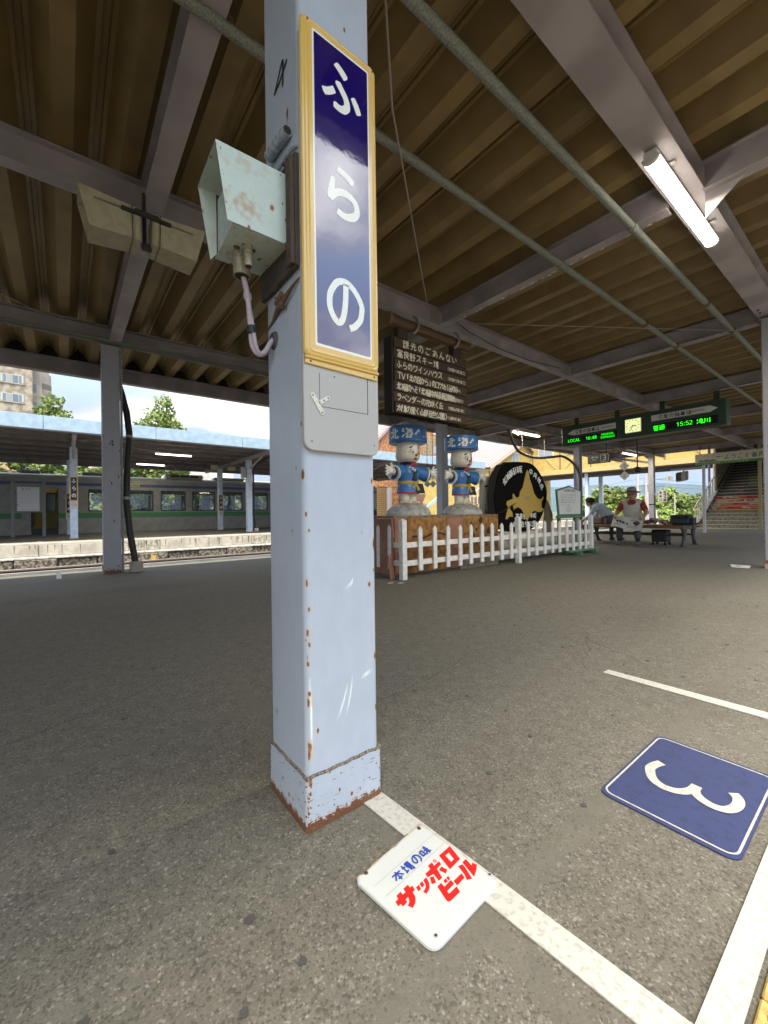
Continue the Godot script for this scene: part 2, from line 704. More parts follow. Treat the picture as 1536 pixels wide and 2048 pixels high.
# strokes on a 16 x 16 field: two hex digits a point (x, then y downwards); ~ rounds the stroke
const GLYPH := {
	"ふ": "6193 8476999C7D5C~ 482B B8EB", "ら": "61A3 5449 4977B7DABD6E~", "の": "83795C3B284482C4D8CC9E~",
	"観": "1373 4151 4164 1686 1B7B 1E7E 353E 92D2D89892 94D4 96D6 A88E C8CDED", "光": "8186 4255 C2A5 17E7 675B2E A7ADDDEB",
	"ご": "33A3 394DBD~ C1D3 E1F3", "あ": "24D4 716D A68B4D3B68B7EACE~", "ん": "812E 4B789AADCDE9~", "な": "2494 613A B2E5 B6BC8E6D8BED~",
	"い": "233A5D7B~ B4DA~", "富": "8082 2422E2E4 45C5 56B6B85856 39D9DE3E39 898E 3BDB", "良": "8082 32C2C83832 35C5 383E6C 79BCEE C98B",
	"野": "1262681812 1565 424E 1A7A 1E7E 92D2B5 94B6 87E7D9 B7BE9D", "ス": "32C2982D 98DD", "キ": "34C2 29D7 618E", "ー": "28D8",
	"場": "1565 313C 1D6B 82D2D68682 84D4 78E8 8ADADEBE A89D C99E", "ワ": "3833D3C95E", "イ": "C17629 868E", "ン": "3365 2D8BD4~",
	"ハ": "63581D~ A3C8ED~", "ウ": "8183 2824D4CA6E", "「": "C282828B", "」": "848D4D", "北": "1656 616D 1D6A 919DDDDB D496",
	"国": "22D2DE2E22 55B5 58B8 5BBB 858B 9AAB", "か": "25A5A97D5C~ 613D B3E8", "ロ": "23D3DD2D23", "ケ": "5127 44E4 A49A5E~",
	"地": "1565 313B 1D6B 78E6E9 A2AA 848DEDEA", "(": "A1757AAE~", ")": "51858A5E~", "〈": "A158AE", "〉": "51A85E",
	"麓": "4144 B1B4 2363 93D3 1616 18E8 2A7A 8ADA 4D4A 2EDE C6CE", "郷": "4215 5437371B 62A2A66662 6AAA 7A6E C2CE E2D6 D6EAEACB",
	"道": "2135 17575B1E 1EEE 83A4 7183 C1B3 63E3 75D5DC7C75 78D8 7ADA", "へ": "0A54FC", "そ": "42B237D6 96697DBE~",
	"中": "818E 34D4DA3A34", "央": "8189 3934C4C9 19E9 891E 89EE", "経": "4123 2356 5618 1858 385E 1A1D 6A6D 82D279 84DA B9BE 8BEB 7EEE",
	"緯": "4123 2356 5618 1858 385E 83E3 A1A5 85E5 97D7DA9A97 8CEC BABF", "度": "8182 22E2 323A1E 36D6 6469 A4A9 69A9 4BCB6F 6BDF",
	"測": "2234 1637 1D4A 52929A5A52 5595 5898 6B4E 8BAE B3BB E1EECD", "標": "1575 414E 4619 4678 84D4D78784 A2A7 C2C7 98D8 7AEA BABE 9B8D DBED",
	"花": "13E3 5155 B1B5 652A 484E D679 969EEDEB", "咲": "14545B1B14 7183 D1C3 84D4 77E7 A4A7 A76E A8EE", "く": "B148BE",
	"丘": "B242 424D 47E7 A7AD 1DED", "太": "15E5 8185 851E 85EE 7A8D", "陽": "12422547 1219 191E 82D2D68682 84D4 78E8 8ADADEBE 9A6E CA9E",
	"里": "32D2D83832 35D5 828E 2BDB 1EEE", "山": "818D 363D 3DDD D6DD", "部": "4142 1373 3437 6467 1878 2A6A6E2E2A 92D2B5DABB 929E",
	"自": "8163 43C3CE4E43 47C7 4ACA", "然": "4117 3262622B 3445 84E4 B1B57B B5EB 1D2F 5D5F 9DAF DDEF", "公": "6227 A2E7 874DCC AAEE",
	"園": "12E2EE1E12 44C4 8386 36D6 58A8AA5A58 8A4D 8ADD", "今": "8117 81E7 68A8 4BBB8F", "発": "22626218 3355 9193E8 D2B4 48B8 2AEA 685D1F A8AEEEEB",
	"車": "23D3 36C6CA3A36 38C8 1CEC 818F", "は": "322838 383E 74E4 B1BB9E7C9BEE~", "普": "4153 B1A3 13E3 6368 A3A8 18E8 3547 C5A7 4ACACF4F4A 4CCC",
	"通": "2134 17474B1E 1EEE 62D295 65D5DC 656C 68D8 959C", "滝": "2234 1546 1D4A A1A2 73D3 75E5 76D6DA7A76 78D8 A6ADEDEB", "川": "323A1E 838C D2DE",
	"乗": "C132 14E4 18E8 535B B3BB 1BEB 818F 8B2F 8BEF", "口": "33D3DD3D33", "新": "4142 1373 2435 6455 1777 1A7A 474E 4A1D D191 918E 95E5 C5CE",
	"得": "4115 5417 383E 72D2D77772 74D4 79E9 7BEB CBCEAE 8C9D", "方": "8182 14E4 742E 77C7BE8D", "面": "12E2 8264 24D4DE2E24 646E A4AE 67A7 6AAA",
	"点": "8186 83D3 36C6CA3A36 1C1F 5C6F 9CAF DCEF", "本": "14E4 818E 831B 83EB 5BBB", "町": "13636C1C13 434C 1767 82E2 B2BE9D",
	"味": "14545B1B14 94D4 77E7 B1BE B86D B8ED", "ラ": "32B2 25C5A94E", "ベ": "1955EB B2C4 D1E3", "ダ": "6127 43C3C38A2E 5589 D1E2 F0F1",
	"サ": "15E5 5159 B1B8AB6E", "ッ": "374A 7689 C7BA7E", "ポ": "14C4 717E 482B A8DB D1E1", "ビ": "313DCD 38B5 B1C3 D0E2", "ル": "515A1E~ 919DEA",
	"よ": "818B5E3C59ED~ 84D4", "う": "5193 3594C6BB6E~", "こ": "33B3 394DCD~", "り": "324A B2B97E~", "ば": "322838 383E 74C4 B1BB9E7C9BEE~ D0E1 F0F1",
	"海": "2234 1546 1D4A 8264 74E4 86D6CD7D86 59F9 A7A8 AAAB",
	"T": "22E2 828E", "V": "227E 7ED2", "を": "24C4 712A69AE~ D7696B8EDE~", "駅": "12127 22E2", "時": "22727D2D22 2878 94E4 B1B7 87E7 8AEA CACEAE", "刻": "8182 14E4 4528 3A1E D2DA E1EE",
}


# ------------------------------------------------------------------ ground
const BAY := 6.86
const X0 := 0.588
const ZN := -1.045
const ZF := -7.1


func build_ground():
	var n = FastNoiseLite.new()
	n.seed = 5
	n.frequency = 0.35
	n.fractal_octaves = 4
	var n2 = FastNoiseLite.new()
	n2.seed = 15
	n2.frequency = 1.6
	n2.fractal_octaves = 3
	var st = st_new()
	var xs = []
	var x = -22.0
	while x < 46.0:
		xs.append(x)
		x += 0.14 if x > -1.5 and x < 5.0 else 0.5
	var zs = []
	var z = -7.62
	while z < 0.62:
		zs.append(z)
		z += 0.14
	zs.append(0.62)
	var shade = func(p):
		var v = 0.98 + 0.20 * n.get_noise_2d(p.x, p.z) + 0.12 * n2.get_noise_2d(p.x * 0.6, p.z * 1.5)
		# paving lanes laid along the platform, each a little different
		v *= 1.0 + 0.05 * sin(p.z * 2.1 + 0.6 * n.get_noise_2d(p.x * 0.3, 4.0))
		# old dark seep line across the middle
		v *= 1.0 - 0.22 * exp(-pow((p.z + 5.3 + 0.35 * n.get_noise_2d(p.x, 9.0)) / 0.22, 2.0)) * smoothstep(4.0, -1.0, p.x)
		# worn, paler foot traffic in the middle of the platform
		v *= 1.0 + 0.16 * exp(-pow((p.z + 3.0) / 1.6, 2.0))
		return Color(v, v, v * 0.99)
	for i in xs.size() - 1:
		for j in zs.size() - 1:
			var q = [Vector3(xs[i], 0, zs[j]), Vector3(xs[i + 1], 0, zs[j]), Vector3(xs[i + 1], 0, zs[j + 1]), Vector3(xs[i], 0, zs[j + 1])]
			for k in [0, 1, 2, 0, 2, 3]:
				st.set_normal(Vector3.UP)
				st.set_color(shade.call(q[k]))
				st.set_uv(Vector2(q[k].x, q[k].z) / 1.15)
				st.add_vertex(q[k])
	var m = StandardMaterial3D.new()
	m.albedo_texture = tex.asphalt
	m.vertex_color_use_as_albedo = true
	m.roughness = 0.86
	m.metallic_specular = 0.4
	m.heightmap_enabled = true
	m.heightmap_texture = tex.asphalt_height
	m.heightmap_scale = 0.10
	structure("platform_asphalt", st.commit(), m)
	var conc = M("platform concrete", lin(0.42, 0.39, 0.33), 0.9, 0.0, "cloudy", 1.7, 0.3)
	structure("platform_body", box(60.0, 0.99, 8.2, 0.0), conc, Vector3(16, -0.503, -3.5))
	structure("platform_edge", box(60.0, 0.09, 0.20, 0.01), conc, Vector3(16, -0.04, -7.73))
	structure("platform_edge", box(60.0, 0.09, 0.20, 0.01), conc, Vector3(16, -0.04, 0.73))
	var bal = M("ballast", lin(0.30, 0.26, 0.21), 0.95, 0.0, "ballast", 1.2, 2.0)
	structure("track_ballast", box(160.0, 0.3, 9.6, 0.0), bal, Vector3(40, -1.05, -12.5))
	structure("track_ballast", box(160.0, 0.3, 14.0, 0.0), bal, Vector3(40, -1.05, 7.85))
	structure("track_ballast", box(160.0, 0.3, 6.0, 0.0), bal, Vector3(40, -1.05, -30.2))
	structure("terrain", box(5000.0, 0.5, 5000.0, 0.0), M("terrain", lin(0.10, 0.11, 0.06), 0.95, 0.0, "cloudy", 9.0), Vector3(0, -1.31, 0))
	var steel = M("rail steel", lin(0.30, 0.29, 0.28), 0.35, 0.6)
	var rust = M("rail side", lin(0.11, 0.06, 0.035), 0.9, 0.0, "patch", 0.5)
	var k = 0
	for zr in [-16.3, -15.23, -28.4, -27.35]:
		var t = thing("rail", ["grey rail next to the footing of the far platform", "grey rail one gauge out from the far platform footing", "far rail under the green striped train", "near rail under the green striped train"][k], "rail", Vector3(-30, -0.9, zr), Basis(), "rails of the tracks")
		part(t, "rail_web", ibeam(110.0, 0.13, 0.15, 0.02, 0.03), rust)
		part(t, "rail_head", box(110.0, 0.035, 0.065, 0.006), steel, Vector3(55, 0.168, 0))
		k += 1
	var slee = box(0.22, 0.12, 2.1, 0.01)
	var wood = M("sleeper", lin(0.10, 0.075, 0.055), 0.95, 0.0, "wood", 0.0)
	var first = null
	for i in 46:
		if first == null:
			first = single("sleeper", slee, wood, "dark timber sleeper in the ballast beneath the rails before the far platform", "sleeper", Vector3(-6.0, -0.945, -15.77), Basis(), "sleepers of the near track")
		else:
			copy_of(first, Vector3(-6.0 + 0.62 * i, -0.945, -15.77), "dark timber sleeper in the ballast beneath the rails before the far platform")


# ------------------------------------------------------------------ canopy
func build_canopy():
	var t = thing("station_canopy", "wide canopy of folded brown steel sheets on lilac grey beams overhead", "canopy")
	var deckm = M("deck paint", lin(0.235, 0.163, 0.060), 0.55, 0.0, "cloudy", 1.9)
	var beamm = M("beam paint", lin(0.37, 0.33, 0.355), 0.6, 0.0, "cloudy", 2.1)
	# one folded sheet, 0.41 m wide, running across the platform
	var prof = [Vector2(-0.205, 3.735), Vector2(-0.188, 3.735), Vector2(-0.182, 3.715), Vector2(-0.155, 3.715), Vector2(-0.058, 3.56), Vector2(0.058, 3.56), Vector2(0.155, 3.715), Vector2(0.182, 3.715), Vector2(0.188, 3.743), Vector2(0.214, 3.743)]
	var poly = prof.duplicate()
	for i in range(prof.size() - 1, -1, -1):
		poly.append(prof[i] + Vector2(0, 0.005))
	var sheet_m = slab(poly, Vector3(0, 0, -9.0), Vector3.RIGHT, Vector3.UP, Vector3(0, 0, 1), 9.58)
	var xx = 2.885 - 0.41 * 52
	while xx < 22.6:
		var p = part(t, "deck_sheet", sheet_m, deckm, Vector3(xx, 0, 0))
		p.position.y = 0.0
		xx += 0.41
	# beams along the platform
	var main_m = ibeam(41.0, 0.235, 0.19, 0.014, 0.012)
	part(t, "row_beam", main_m, beamm, Vector3(-18.2, 3.352, -1.065))
	part(t, "row_beam", ibeam(41.0, 0.16, 0.225, 0.014, 0.012), beamm, Vector3(-18.2, 3.325, -7.1))
	part(t, "purlin", ibeam(41.0, 0.12, 0.235, 0.010, 0.008), beamm, Vector3(-18.2, 3.30, -3.86))
	part(t, "eave_beam", ibeam(41.0, 0.14, 0.26, 0.010, 0.008), beamm, Vector3(-18.2, 3.285, -8.95))
	part(t, "eave_beam", ibeam(41.0, 0.14, 0.22, 0.010, 0.008), beamm, Vector3(-18.2, 3.32, 0.5))
	for zc in [-8.985, 0.555]:
		part(t, "eave_closure", box(41.0, 0.24, 0.02, 0.0), M("closure", lin(0.03, 0.026, 0.02), 0.9), Vector3(2.3, 3.66, zc))
	part(t, "eave_fascia", box(41.0, 0.30, 0.012, 0.002), M("fascia paint", lin(0.50, 0.62, 0.72), 0.5, 0.0, "patch", 1.7), Vector3(2.3, 3.67, -9.03))
	part(t, "eave_fascia", box(41.0, 0.30, 0.012, 0.002), mat_made["fascia paint"], Vector3(2.3, 3.67, 0.60))
	# beams across, on the column lines and midway
	var turn = Basis(Vector3.UP, PI / 2)
	var gus = slab([Vector2(0, 0), Vector2(0.24, 0), Vector2(0, 0.20)], Vector3.ZERO, Vector3(1, 0, 0), Vector3(0, -1, 0), Vector3(0, 0, 1), 0.010)
	for k in range(-2, 4):
		var x = X0 + BAY * k
		for mid in 2:
			var xb = x + BAY * 0.5 * mid
			if xb > 22.5:
				continue
			var w = 0.15 if mid == 0 else 0.12
			var spans = [[0.43, -0.945], [-1.19, -3.80], [-3.925, -7.015], [-7.185, -8.88]]
			for sp in spans:
				var l = sp[0] - sp[1]
				part(t, "cross_beam", ibeam(l, w, 0.23, 0.010, 0.008), beamm, Vector3(xb, 3.305 if sp[1] > -8 else 3.315, sp[0]), turn)
			part(t, "gusset_plate", gus, beamm, Vector3(xb + 0.005, 3.300, -0.943), Basis(Vector3.UP, -PI / 2))
			part(t, "gusset_plate", gus, beamm, Vector3(xb - 0.005, 3.298, -7.19), Basis(Vector3.UP, PI / 2))
		# raking strut from the column to the eave beam
		var a = Vector3(x, 2.98, ZF - 0.11)
		var b = Vector3(x, 3.30, ZF - 1.45)
		part(t, "eave_strut", box(0.10, 0.10, (b - a).length(), 0.006), beamm, (a + b) * 0.5, Basis.looking_at(b - a))
	# flaking paint along the lower flanges
	var flake_m = M("paint flake", lin(0.60, 0.57, 0.54), 0.8)
	var fmesh = []
	for k in 5:
		var fp = []
		for q in 7:
			var fa = TAU * q / 7.0
			fp.append(Vector2(cos(fa) * rng.randf_range(0.012, 0.03), sin(fa) * rng.randf_range(0.006, 0.014)))
		fmesh.append(slab(fp, Vector3.ZERO, Vector3(0, 0, 1), Vector3.RIGHT, Vector3(0, -1, 0), 0.0012))
	for k in 70:
		var on_mid = k % 2 == 0
		var fx0 = (X0 + BAY * 0.5 + 0.045) if on_mid else (X0 + BAY - 0.06)
		part(t, "paint_flake", fmesh[k % 5], flake_m if k % 3 != 0 else M("flake rust", lin(0.20, 0.12, 0.08), 0.85), Vector3(fx0 + rng.randf_range(-0.012, 0.010), 3.3048, rng.randf_range(-3.75, -1.25)), Basis(Vector3.UP, rng.randf_range(-0.3, 0.3)))
	# bolts on the main beam joints
	var bolt = lathe([[0.0, -0.016], [0.012, -0.016], [0.012, 0.0]], 6)
	for k in 3:
		for bx in [-0.42, -0.30]:
			for bz in [-0.06, 0.06]:
				part(t, "bolt", bolt, M("rusty bolt", lin(0.13, 0.085, 0.06), 0.8), Vector3(X0 + BAY * k + bx, 3.352, -1.065 + bz))


# ------------------------------------------------------------------ pillars
func paint_image(w, h, sd, base, chips, foot, side):
	# enamelled steel: soft mottling, rust pits with brown halos, rust creeping from the foot and the edges
	var n = FastNoiseLite.new()
	n.seed = sd
	n.frequency = 0.02
	n.fractal_octaves = 4
	var n2 = FastNoiseLite.new()
	n2.seed = sd + 7
	n2.frequency = 0.11
	n2.fractal_octaves = 3
	var r = RandomNumberGenerator.new()
	r.seed = sd
	var im = Image.create(w, h, false, Image.FORMAT_RGB8)
	var rust = Color(0.20, 0.075, 0.03)
	var pale = Color(0.46, 0.30, 0.17)
	for y in h:
		for x in w:
			var v = 1.0 + 0.05 * n.get_noise_2d(x, y) + 0.025 * n2.get_noise_2d(x * 2.0, y * 0.3)
			var c = Color(base.r * v, base.g * v, base.b * v)
			if foot > 0.0:
				var e = (h - y) / float(h) - foot * (1.0 + 0.6 * n.get_noise_2d(x * 1.4, 0.0) + 0.45 * n2.get_noise_2d(x * 0.5, y * 1.4))
				if e < 0.0:
					c = rust.lerp(Color(0.10, 0.055, 0.04), clampf(0.5 + n2.get_noise_2d(x, y), 0, 1))
				elif e < 0.05:
					c = c.lerp(pale, 0.75 * (1.0 - e / 0.05))
				if n2.get_noise_2d(x * 0.16 + 300.0, y * 1.1) > 0.54 + 0.25 * n.get_noise_2d(x * 0.7, 50.0) and y > h * 0.1:
					c = c.lerp(rust, 0.8)
			im.set_pixel(x, y, c.linear_to_srgb())
	for i in chips:
		var edge = r.randf() < side
		var cx = (r.randf_range(0.0, 0.06) if r.randf() < 0.7 else r.randf_range(0.94, 1.0)) * w if edge else r.randf() * w
		var cy = r.randf() * h
		var rad = r.randf_range(0.6, 2.2) if r.randf() < 0.75 else r.randf_range(2.0, 4.5)
		var tall = r.randf_range(1.0, 1.9)
		for dy in range(-14, 15):
			for dx in range(-9, 10):
				var px = int(cx) + dx
				var py = int(cy) + dy
				if px < 0 or py < 0 or px >= w or py >= h:
					continue
				var d = Vector2(dx, dy / tall).length() / rad + 0.35 * n2.get_noise_2d(px * 3.0, py * 3.0)
				if d < 1.0:
					im.set_pixel(px, py, Color(0.11, 0.045, 0.02).lerp(rust, d).linear_to_srgb())
				elif d < 1.9:
					var c0 = im.get_pixel(px, py).srgb_to_linear()
					im.set_pixel(px, py, c0.lerp(Color(0.52, 0.40, 0.27), 0.7 * (1.9 - d) / 0.9).linear_to_srgb())
	return im


func scuffs(im, list):
	# pale scrapes in the paint: start, end, width
	for s in list:
		var a = Vector2(s[0], s[1])
		var b = Vector2(s[2], s[3])
		var steps = int(a.distance_to(b) * 1.5) + 2
		for i in steps:
			var t = float(i) / (steps - 1)
			var p = a.lerp(b, t) + Vector2(sin(t * PI) * s[5], 0)
			for dx in range(-4, 5):
				for dy in range(-2, 3):
					var q = Vector2i(int(p.x) + dx, int(p.y) + dy)
					if q.x < 0 or q.y < 0 or q.x >= im.get_width() or q.y >= im.get_height():
						continue
					var k = (1.0 - absf(dx) / (s[4] + 0.5)) * (0.4 + 0.6 * rng.randf()) * sin(clampf(t, 0.08, 0.92) * PI)
					if k > 0.0:
						im.set_pixel(q.x, q.y, im.get_pixel(q.x, q.y).lerp(Color(0.96, 0.98, 0.95), clampf(k * 0.36, 0, 0.3)))


func skin(key, im, rough = 0.38):
	var m = StandardMaterial3D.new()
	m.resource_name = key
	m.albedo_texture = texture_of(im)
	m.roughness = rough
	mat_made[key] = m
	return m


# a square tube standing on y = y0, with rounded corners, UV 0..1 round each face (v downwards)
func add_square_tube(st, cx, cz, half, y0, y1, r = 0.018):
	var ring = []
	for c in [[half - r, half - r, 0], [-half + r, half - r, 1], [-half + r, -half + r, 2], [half - r, -half + r, 3]]:
		for k in 5:
			var a = PI / 2 * (c[2] + k / 4.0)
			ring.append([Vector2(c[0] + r * cos(a), c[1] + r * sin(a)), Vector2(cos(a), sin(a)), c[2], k])
	for i in ring.size():
		var p = ring[i]
		var q = ring[(i + 1) % ring.size()]
		# each segment belongs to the face it looks along most; u runs 0..1 as seen from outside
		var nm = (p[1] + q[1]) + 0.001 * p[1]
		var uu = func(v):
			var s = -v.y if nm.x > 0.0 else v.y
			if absf(nm.y) >= absf(nm.x):
				s = v.x if nm.y > 0.0 else -v.x
			return clampf(0.5 + s / (2.0 * half), 0.01, 0.99)
		var ua = uu.call(p[0])
		var ub = uu.call(q[0])
		var vs = [Vector3(cx + p[0].x, y0, cz + p[0].y), Vector3(cx + q[0].x, y0, cz + q[0].y), Vector3(cx + q[0].x, y1, cz + q[0].y), Vector3(cx + p[0].x, y1, cz + p[0].y)]
		var ns = [p[1], q[1], q[1], p[1]]
		var v0 = 1.0 if absf(nm.y) >= absf(nm.x) else 0.0
		var uv = [Vector2(ua, v0), Vector2(ub, v0), Vector2(ub, 1.0 - v0), Vector2(ua, 1.0 - v0)]
		if half > 0.117:
			uv = [Vector2(ua, 1), Vector2(ub, 1), Vector2(ub, 0), Vector2(ua, 0)]
		for k in [0, 1, 2, 0, 2, 3]:
			st.set_normal(Vector3(ns[k].x, 0, ns[k].y))
			st.set_uv(uv[k])
			st.add_vertex(vs[k])


func square_tube(half, y0, y1, r = 0.018):
	var st = st_new()
	add_square_tube(st, 0, 0, half, y0, y1, r)
	return st.commit()


func build_pillars():
	var base = Color(0.42, 0.475, 0.555)
	var im = paint_image(176, 1400, 3, base, 46, 0.0, 0.75)
	scuffs(im, [[92, 1196, 112, 1186, 1.2, 5.0], [70, 1345, 96, 1308, 1.4, 2.0], [92, 1342, 108, 1300, 1.2, 2.0], [130, 1306, 158, 1300, 1.4, 0.0], [8, 1290, 11, 1372, 2.5, 1.0]])
	# rust pits where they sit on the near face: height above the floor, share of the width, size
	for q in [[0.625, 0.02, 3.0], [0.50, 0.02, 3.4], [0.47, 0.05, 1.6], [0.42, 0.03, 2.0], [0.345, 0.045, 2.0], [0.325, 0.02, 3.6], [0.21, 0.03, 4.2], [0.19, 0.015, 4.5], [0.60, 0.88, 2.4], [0.395, 0.955, 2.8], [0.25, 0.965, 2.6], [0.80, 0.03, 1.8], [0.76, 0.06, 1.4], [0.70, 0.97, 1.6], [0.56, 0.05, 1.6]]:
		var cx = q[1] * 176.0
		var cy = (3.352 - q[0]) / 3.222 * 1400.0
		for dy in range(-12, 13):
			for dx in range(-10, 11):
				var px = int(cx) + dx
				var py = int(cy) + dy
				if px < 0 or px >= 176 or py < 0 or py >= 1400:
					continue
				var d = Vector2(dx * 0.8, dy * 0.75).length() / q[2] + rng.randf_range(-0.15, 0.15)
				if d < 1.0:
					im.set_pixel(px, py, Color(0.10, 0.045, 0.022).lerp(Color(0.26, 0.11, 0.05), d).linear_to_srgb())
				elif d < 2.2:
					im.set_pixel(px, py, im.get_pixel(px, py).lerp(Color(0.78, 0.66, 0.50), 0.55 * (2.2 - d) / 1.2))
	var shaft_m = skin("main shaft", im, 0.36)
	var foot_m = skin("main foot", paint_image(256, 164, 9, base, 50, 0.20, 0.5), 0.5)
	var far_m = skin("far shaft", paint_image(96, 900, 21, Color(0.335, 0.335, 0.39), 40, 0.0, 0.7), 0.4)
	var far_foot = skin("far foot", paint_image(128, 64, 23, Color(0.335, 0.335, 0.39), 30, 0.42, 0.5), 0.6)
	var cap = M("beam paint")
	var ink = M("ink", lin(0.012, 0.012, 0.014), 0.6)
	var weld = M("weld rust", lin(0.34, 0.27, 0.20), 0.8, 0.0, "rusty", 0.13, 0.6)
	# the near pillar
	var t = thing("station_pillar", "big pale blue steel pillar in the foreground with rusty foot", "pillar", Vector3(X0, 0, ZN))
	part(t, "shaft", square_tube(0.1135, 0.13, 3.352), shaft_m)
	part(t, "foot_sleeve", square_tube(0.1185, -0.002, 0.137, 0.012), foot_m)
	var w = st_new()
	for e in [[-1, 1, 1, 1], [-1, -1, -1, 1], [1, -1, 1, 1], [-1, -1, 1, -1]]:
		var pts = []
		for k in 13:
			var f = k / 12.0
			var q = Vector3(lerpf(e[0], e[2], f), 0, lerpf(e[1], e[3], f)) * 0.1155
			pts.append(q + Vector3(0, 0.136 + rng.randf_range(-0.002, 0.002), 0))
		add_tube(w, pts, 0.0045, 6)
	part(t, "weld_bead", w.commit(), weld)
	part(t, "cap_plate", box(0.30, 0.014, 0.30, 0.003), cap, Vector3(0, 3.344, 0))
	# a felt pen 4 on its left face
	var four = st_new()
	var fmap = plane_map(Vector3(-0.1138, 0, 0), Vector3(0, 0, 1), Vector3(0, 1, 0))
	var f4 = [Vector2(-1.022 - ZN, 2.030), Vector2(-1.078 - ZN, 1.979), Vector2(-1.040 - ZN, 1.986), Vector2(-0.994 - ZN, 2.006)]
	add_stroke(four, [f4[0], Vector2(-1.060 - ZN, 1.995), f4[1]], 0.009, fmap, 0.0012)
	add_stroke(four, [f4[1], f4[2], f4[3]], 0.009, fmap, 0.0014)
	add_stroke(four, [Vector2(-1.018 - ZN, 2.026), Vector2(-1.022 - ZN, 1.958)], 0.009, fmap, 0.0016)
	part(t, "pen_number", four.commit(), ink)
	# a cut pipe stub and torn straps left on the face
	var pm = M("stub paint", lin(0.45, 0.50, 0.56), 0.5, 0.0, "stain", 0.2, 0.3)
	part(t, "pipe_stub", bar(Vector3(-0.128, 1.792, 0.075), Vector3(-0.128, 1.806, -0.045), 0.014, 12), pm)
	part(t, "pipe_stub_mouth", lathe([[0.0, 0.0], [0.011, 0.0]], 12), M("dark hole", lin(0.03, 0.02, 0.015), 0.9), Vector3(-0.128, 1.7922, 0.0762), Basis(Vector3.RIGHT, PI / 2))
	part(t, "torn_strap", tube([Vector3(-0.117, 1.735, 0.11), Vector3(-0.118, 1.748, 0.075), Vector3(-0.117, 1.752, 0.02), Vector3(-0.119, 1.738, -0.05)], 0.0045, 6), pm)
	var rag = st_new()
	var rr = [Vector3(-0.116, 1.400, 0.112), Vector3(-0.122, 1.388, 0.085), Vector3(-0.126, 1.372, 0.04), Vector3(-0.124, 1.366, 0.0), Vector3(-0.116, 1.350, -0.06), Vector3(-0.115, 1.338, -0.112)]
	add_tube(rag, rr, [0.002, 0.004, 0.007, 0.008, 0.004, 0.0015], 7)
	part(t, "rusted_strap", rag.commit(), M("strap rust", lin(0.22, 0.14, 0.085), 0.9, 0.0, "stain", 0.08, 0.8))
	var lump = st_new()
	for k in 7:
		add_box(lump, Vector3(-0.122 + rng.randf_range(-0.006, 0.004), 1.374 + rng.randf_range(-0.016, 0.016), 0.02 + rng.randf_range(-0.03, 0.03)), Vector3(0.012, rng.randf_range(0.008, 0.018), rng.randf_range(0.012, 0.03)), Basis(Vector3(1, 0.4, 0.2).normalized(), rng.randf_range(-0.8, 0.8)), 0.003)
	part(t, "strap_clamp", lump.commit(), mat_made["strap rust"])
	# the other pillars of the grid
	var spots = [
		[X0 - 0.05, ZF, "lilac grey steel pillar numbered 4, near the left track edge", "4", 1.86],
		[X0 + BAY, ZN, "pale blue steel pillar cut by the right picture edge", "3", 1.80],
		[X0 + BAY - 0.02, ZF, "lilac grey steel pillar numbered 3, behind the two statues", "3", 1.62],
		[X0 + BAY * 2, ZF, "lilac grey steel pillar wrapped by a dark cable duct, behind the info board", "", 1.6],
		[X0 + BAY * 3, ZF, "lilac grey steel pillar with a black strap and boarding notice, behind the bench", "1", 1.95]]
	var first = null
	var made = []
	for s in spots:
		var p
		if first == null:
			p = thing("station_pillar", s[2], "pillar", Vector3(s[0], 0, s[1]), Basis(), "steel pillars of the canopy")
			part(p, "shaft", square_tube(0.108, 0.10, 3.33), far_m)
			part(p, "foot_sleeve", square_tube(0.115, -0.002, 0.11, 0.012), far_foot)
			part(p, "cap_plate", box(0.26, 0.014, 0.26, 0.003), cap, Vector3(0, 3.322, 0))
			var band = st_new()
			add_square_tube(band, 0, 0, 0.1095, 1.505, 1.515, 0.018)
			part(p, "paint_line", band.commit(), M("band", lin(0.52, 0.48, 0.42), 0.7, 0.0, "stain", 0.2))
			first = p
		else:
			p = copy_of(first, Vector3(s[0], 0, s[1]), s[2], "steel pillars of the canopy")
		made.append(p)
	for k in spots.size():
		if spots[k][3] != "":
			for f in [[Vector3(0, spots[k][4], 0.1092), FRONT], [Vector3(-0.1092, spots[k][4], 0), Basis(Vector3.UP, -PI / 2)]]:
				part(made[k], "painted_number", latin(spots[k][3], 0.12, 0.001), ink, f[0], f[1])


# ------------------------------------------------------------------ what hangs on the near pillar
# soft brown rust breaking through along the lower edge of the sheet
func bloom(im):
	var n = FastNoiseLite.new()
	n.seed = 3
	n.frequency = 0.035
	n.fractal_octaves = 5
	for y in im.get_height():
		for x in im.get_width():
			var d = Vector2((x - 48) / 42.0, (y - 112) / 24.0).length()
			var e = Vector2((x - 60) / 60.0, (y - 22) / 22.0).length()
			var k = clampf(1.15 - d + 1.3 * n.get_noise_2d(x, y), 0, 1) * 0.75
			k = maxf(k, clampf(0.9 - e + 1.6 * n.get_noise_2d(x + 90, y), 0, 1) * 0.38)
			k = maxf(k, clampf((x - 150) / 10.0 + 2.0 * n.get_noise_2d(x * 2.0, y * 2.0 + 70.0), 0, 1) * 0.35)
			if k > 0.0:
				var c = im.get_pixel(x, y).srgb_to_linear()
				im.set_pixel(x, y, c.lerp(Color(0.36, 0.235, 0.14), k).linear_to_srgb())
	return im


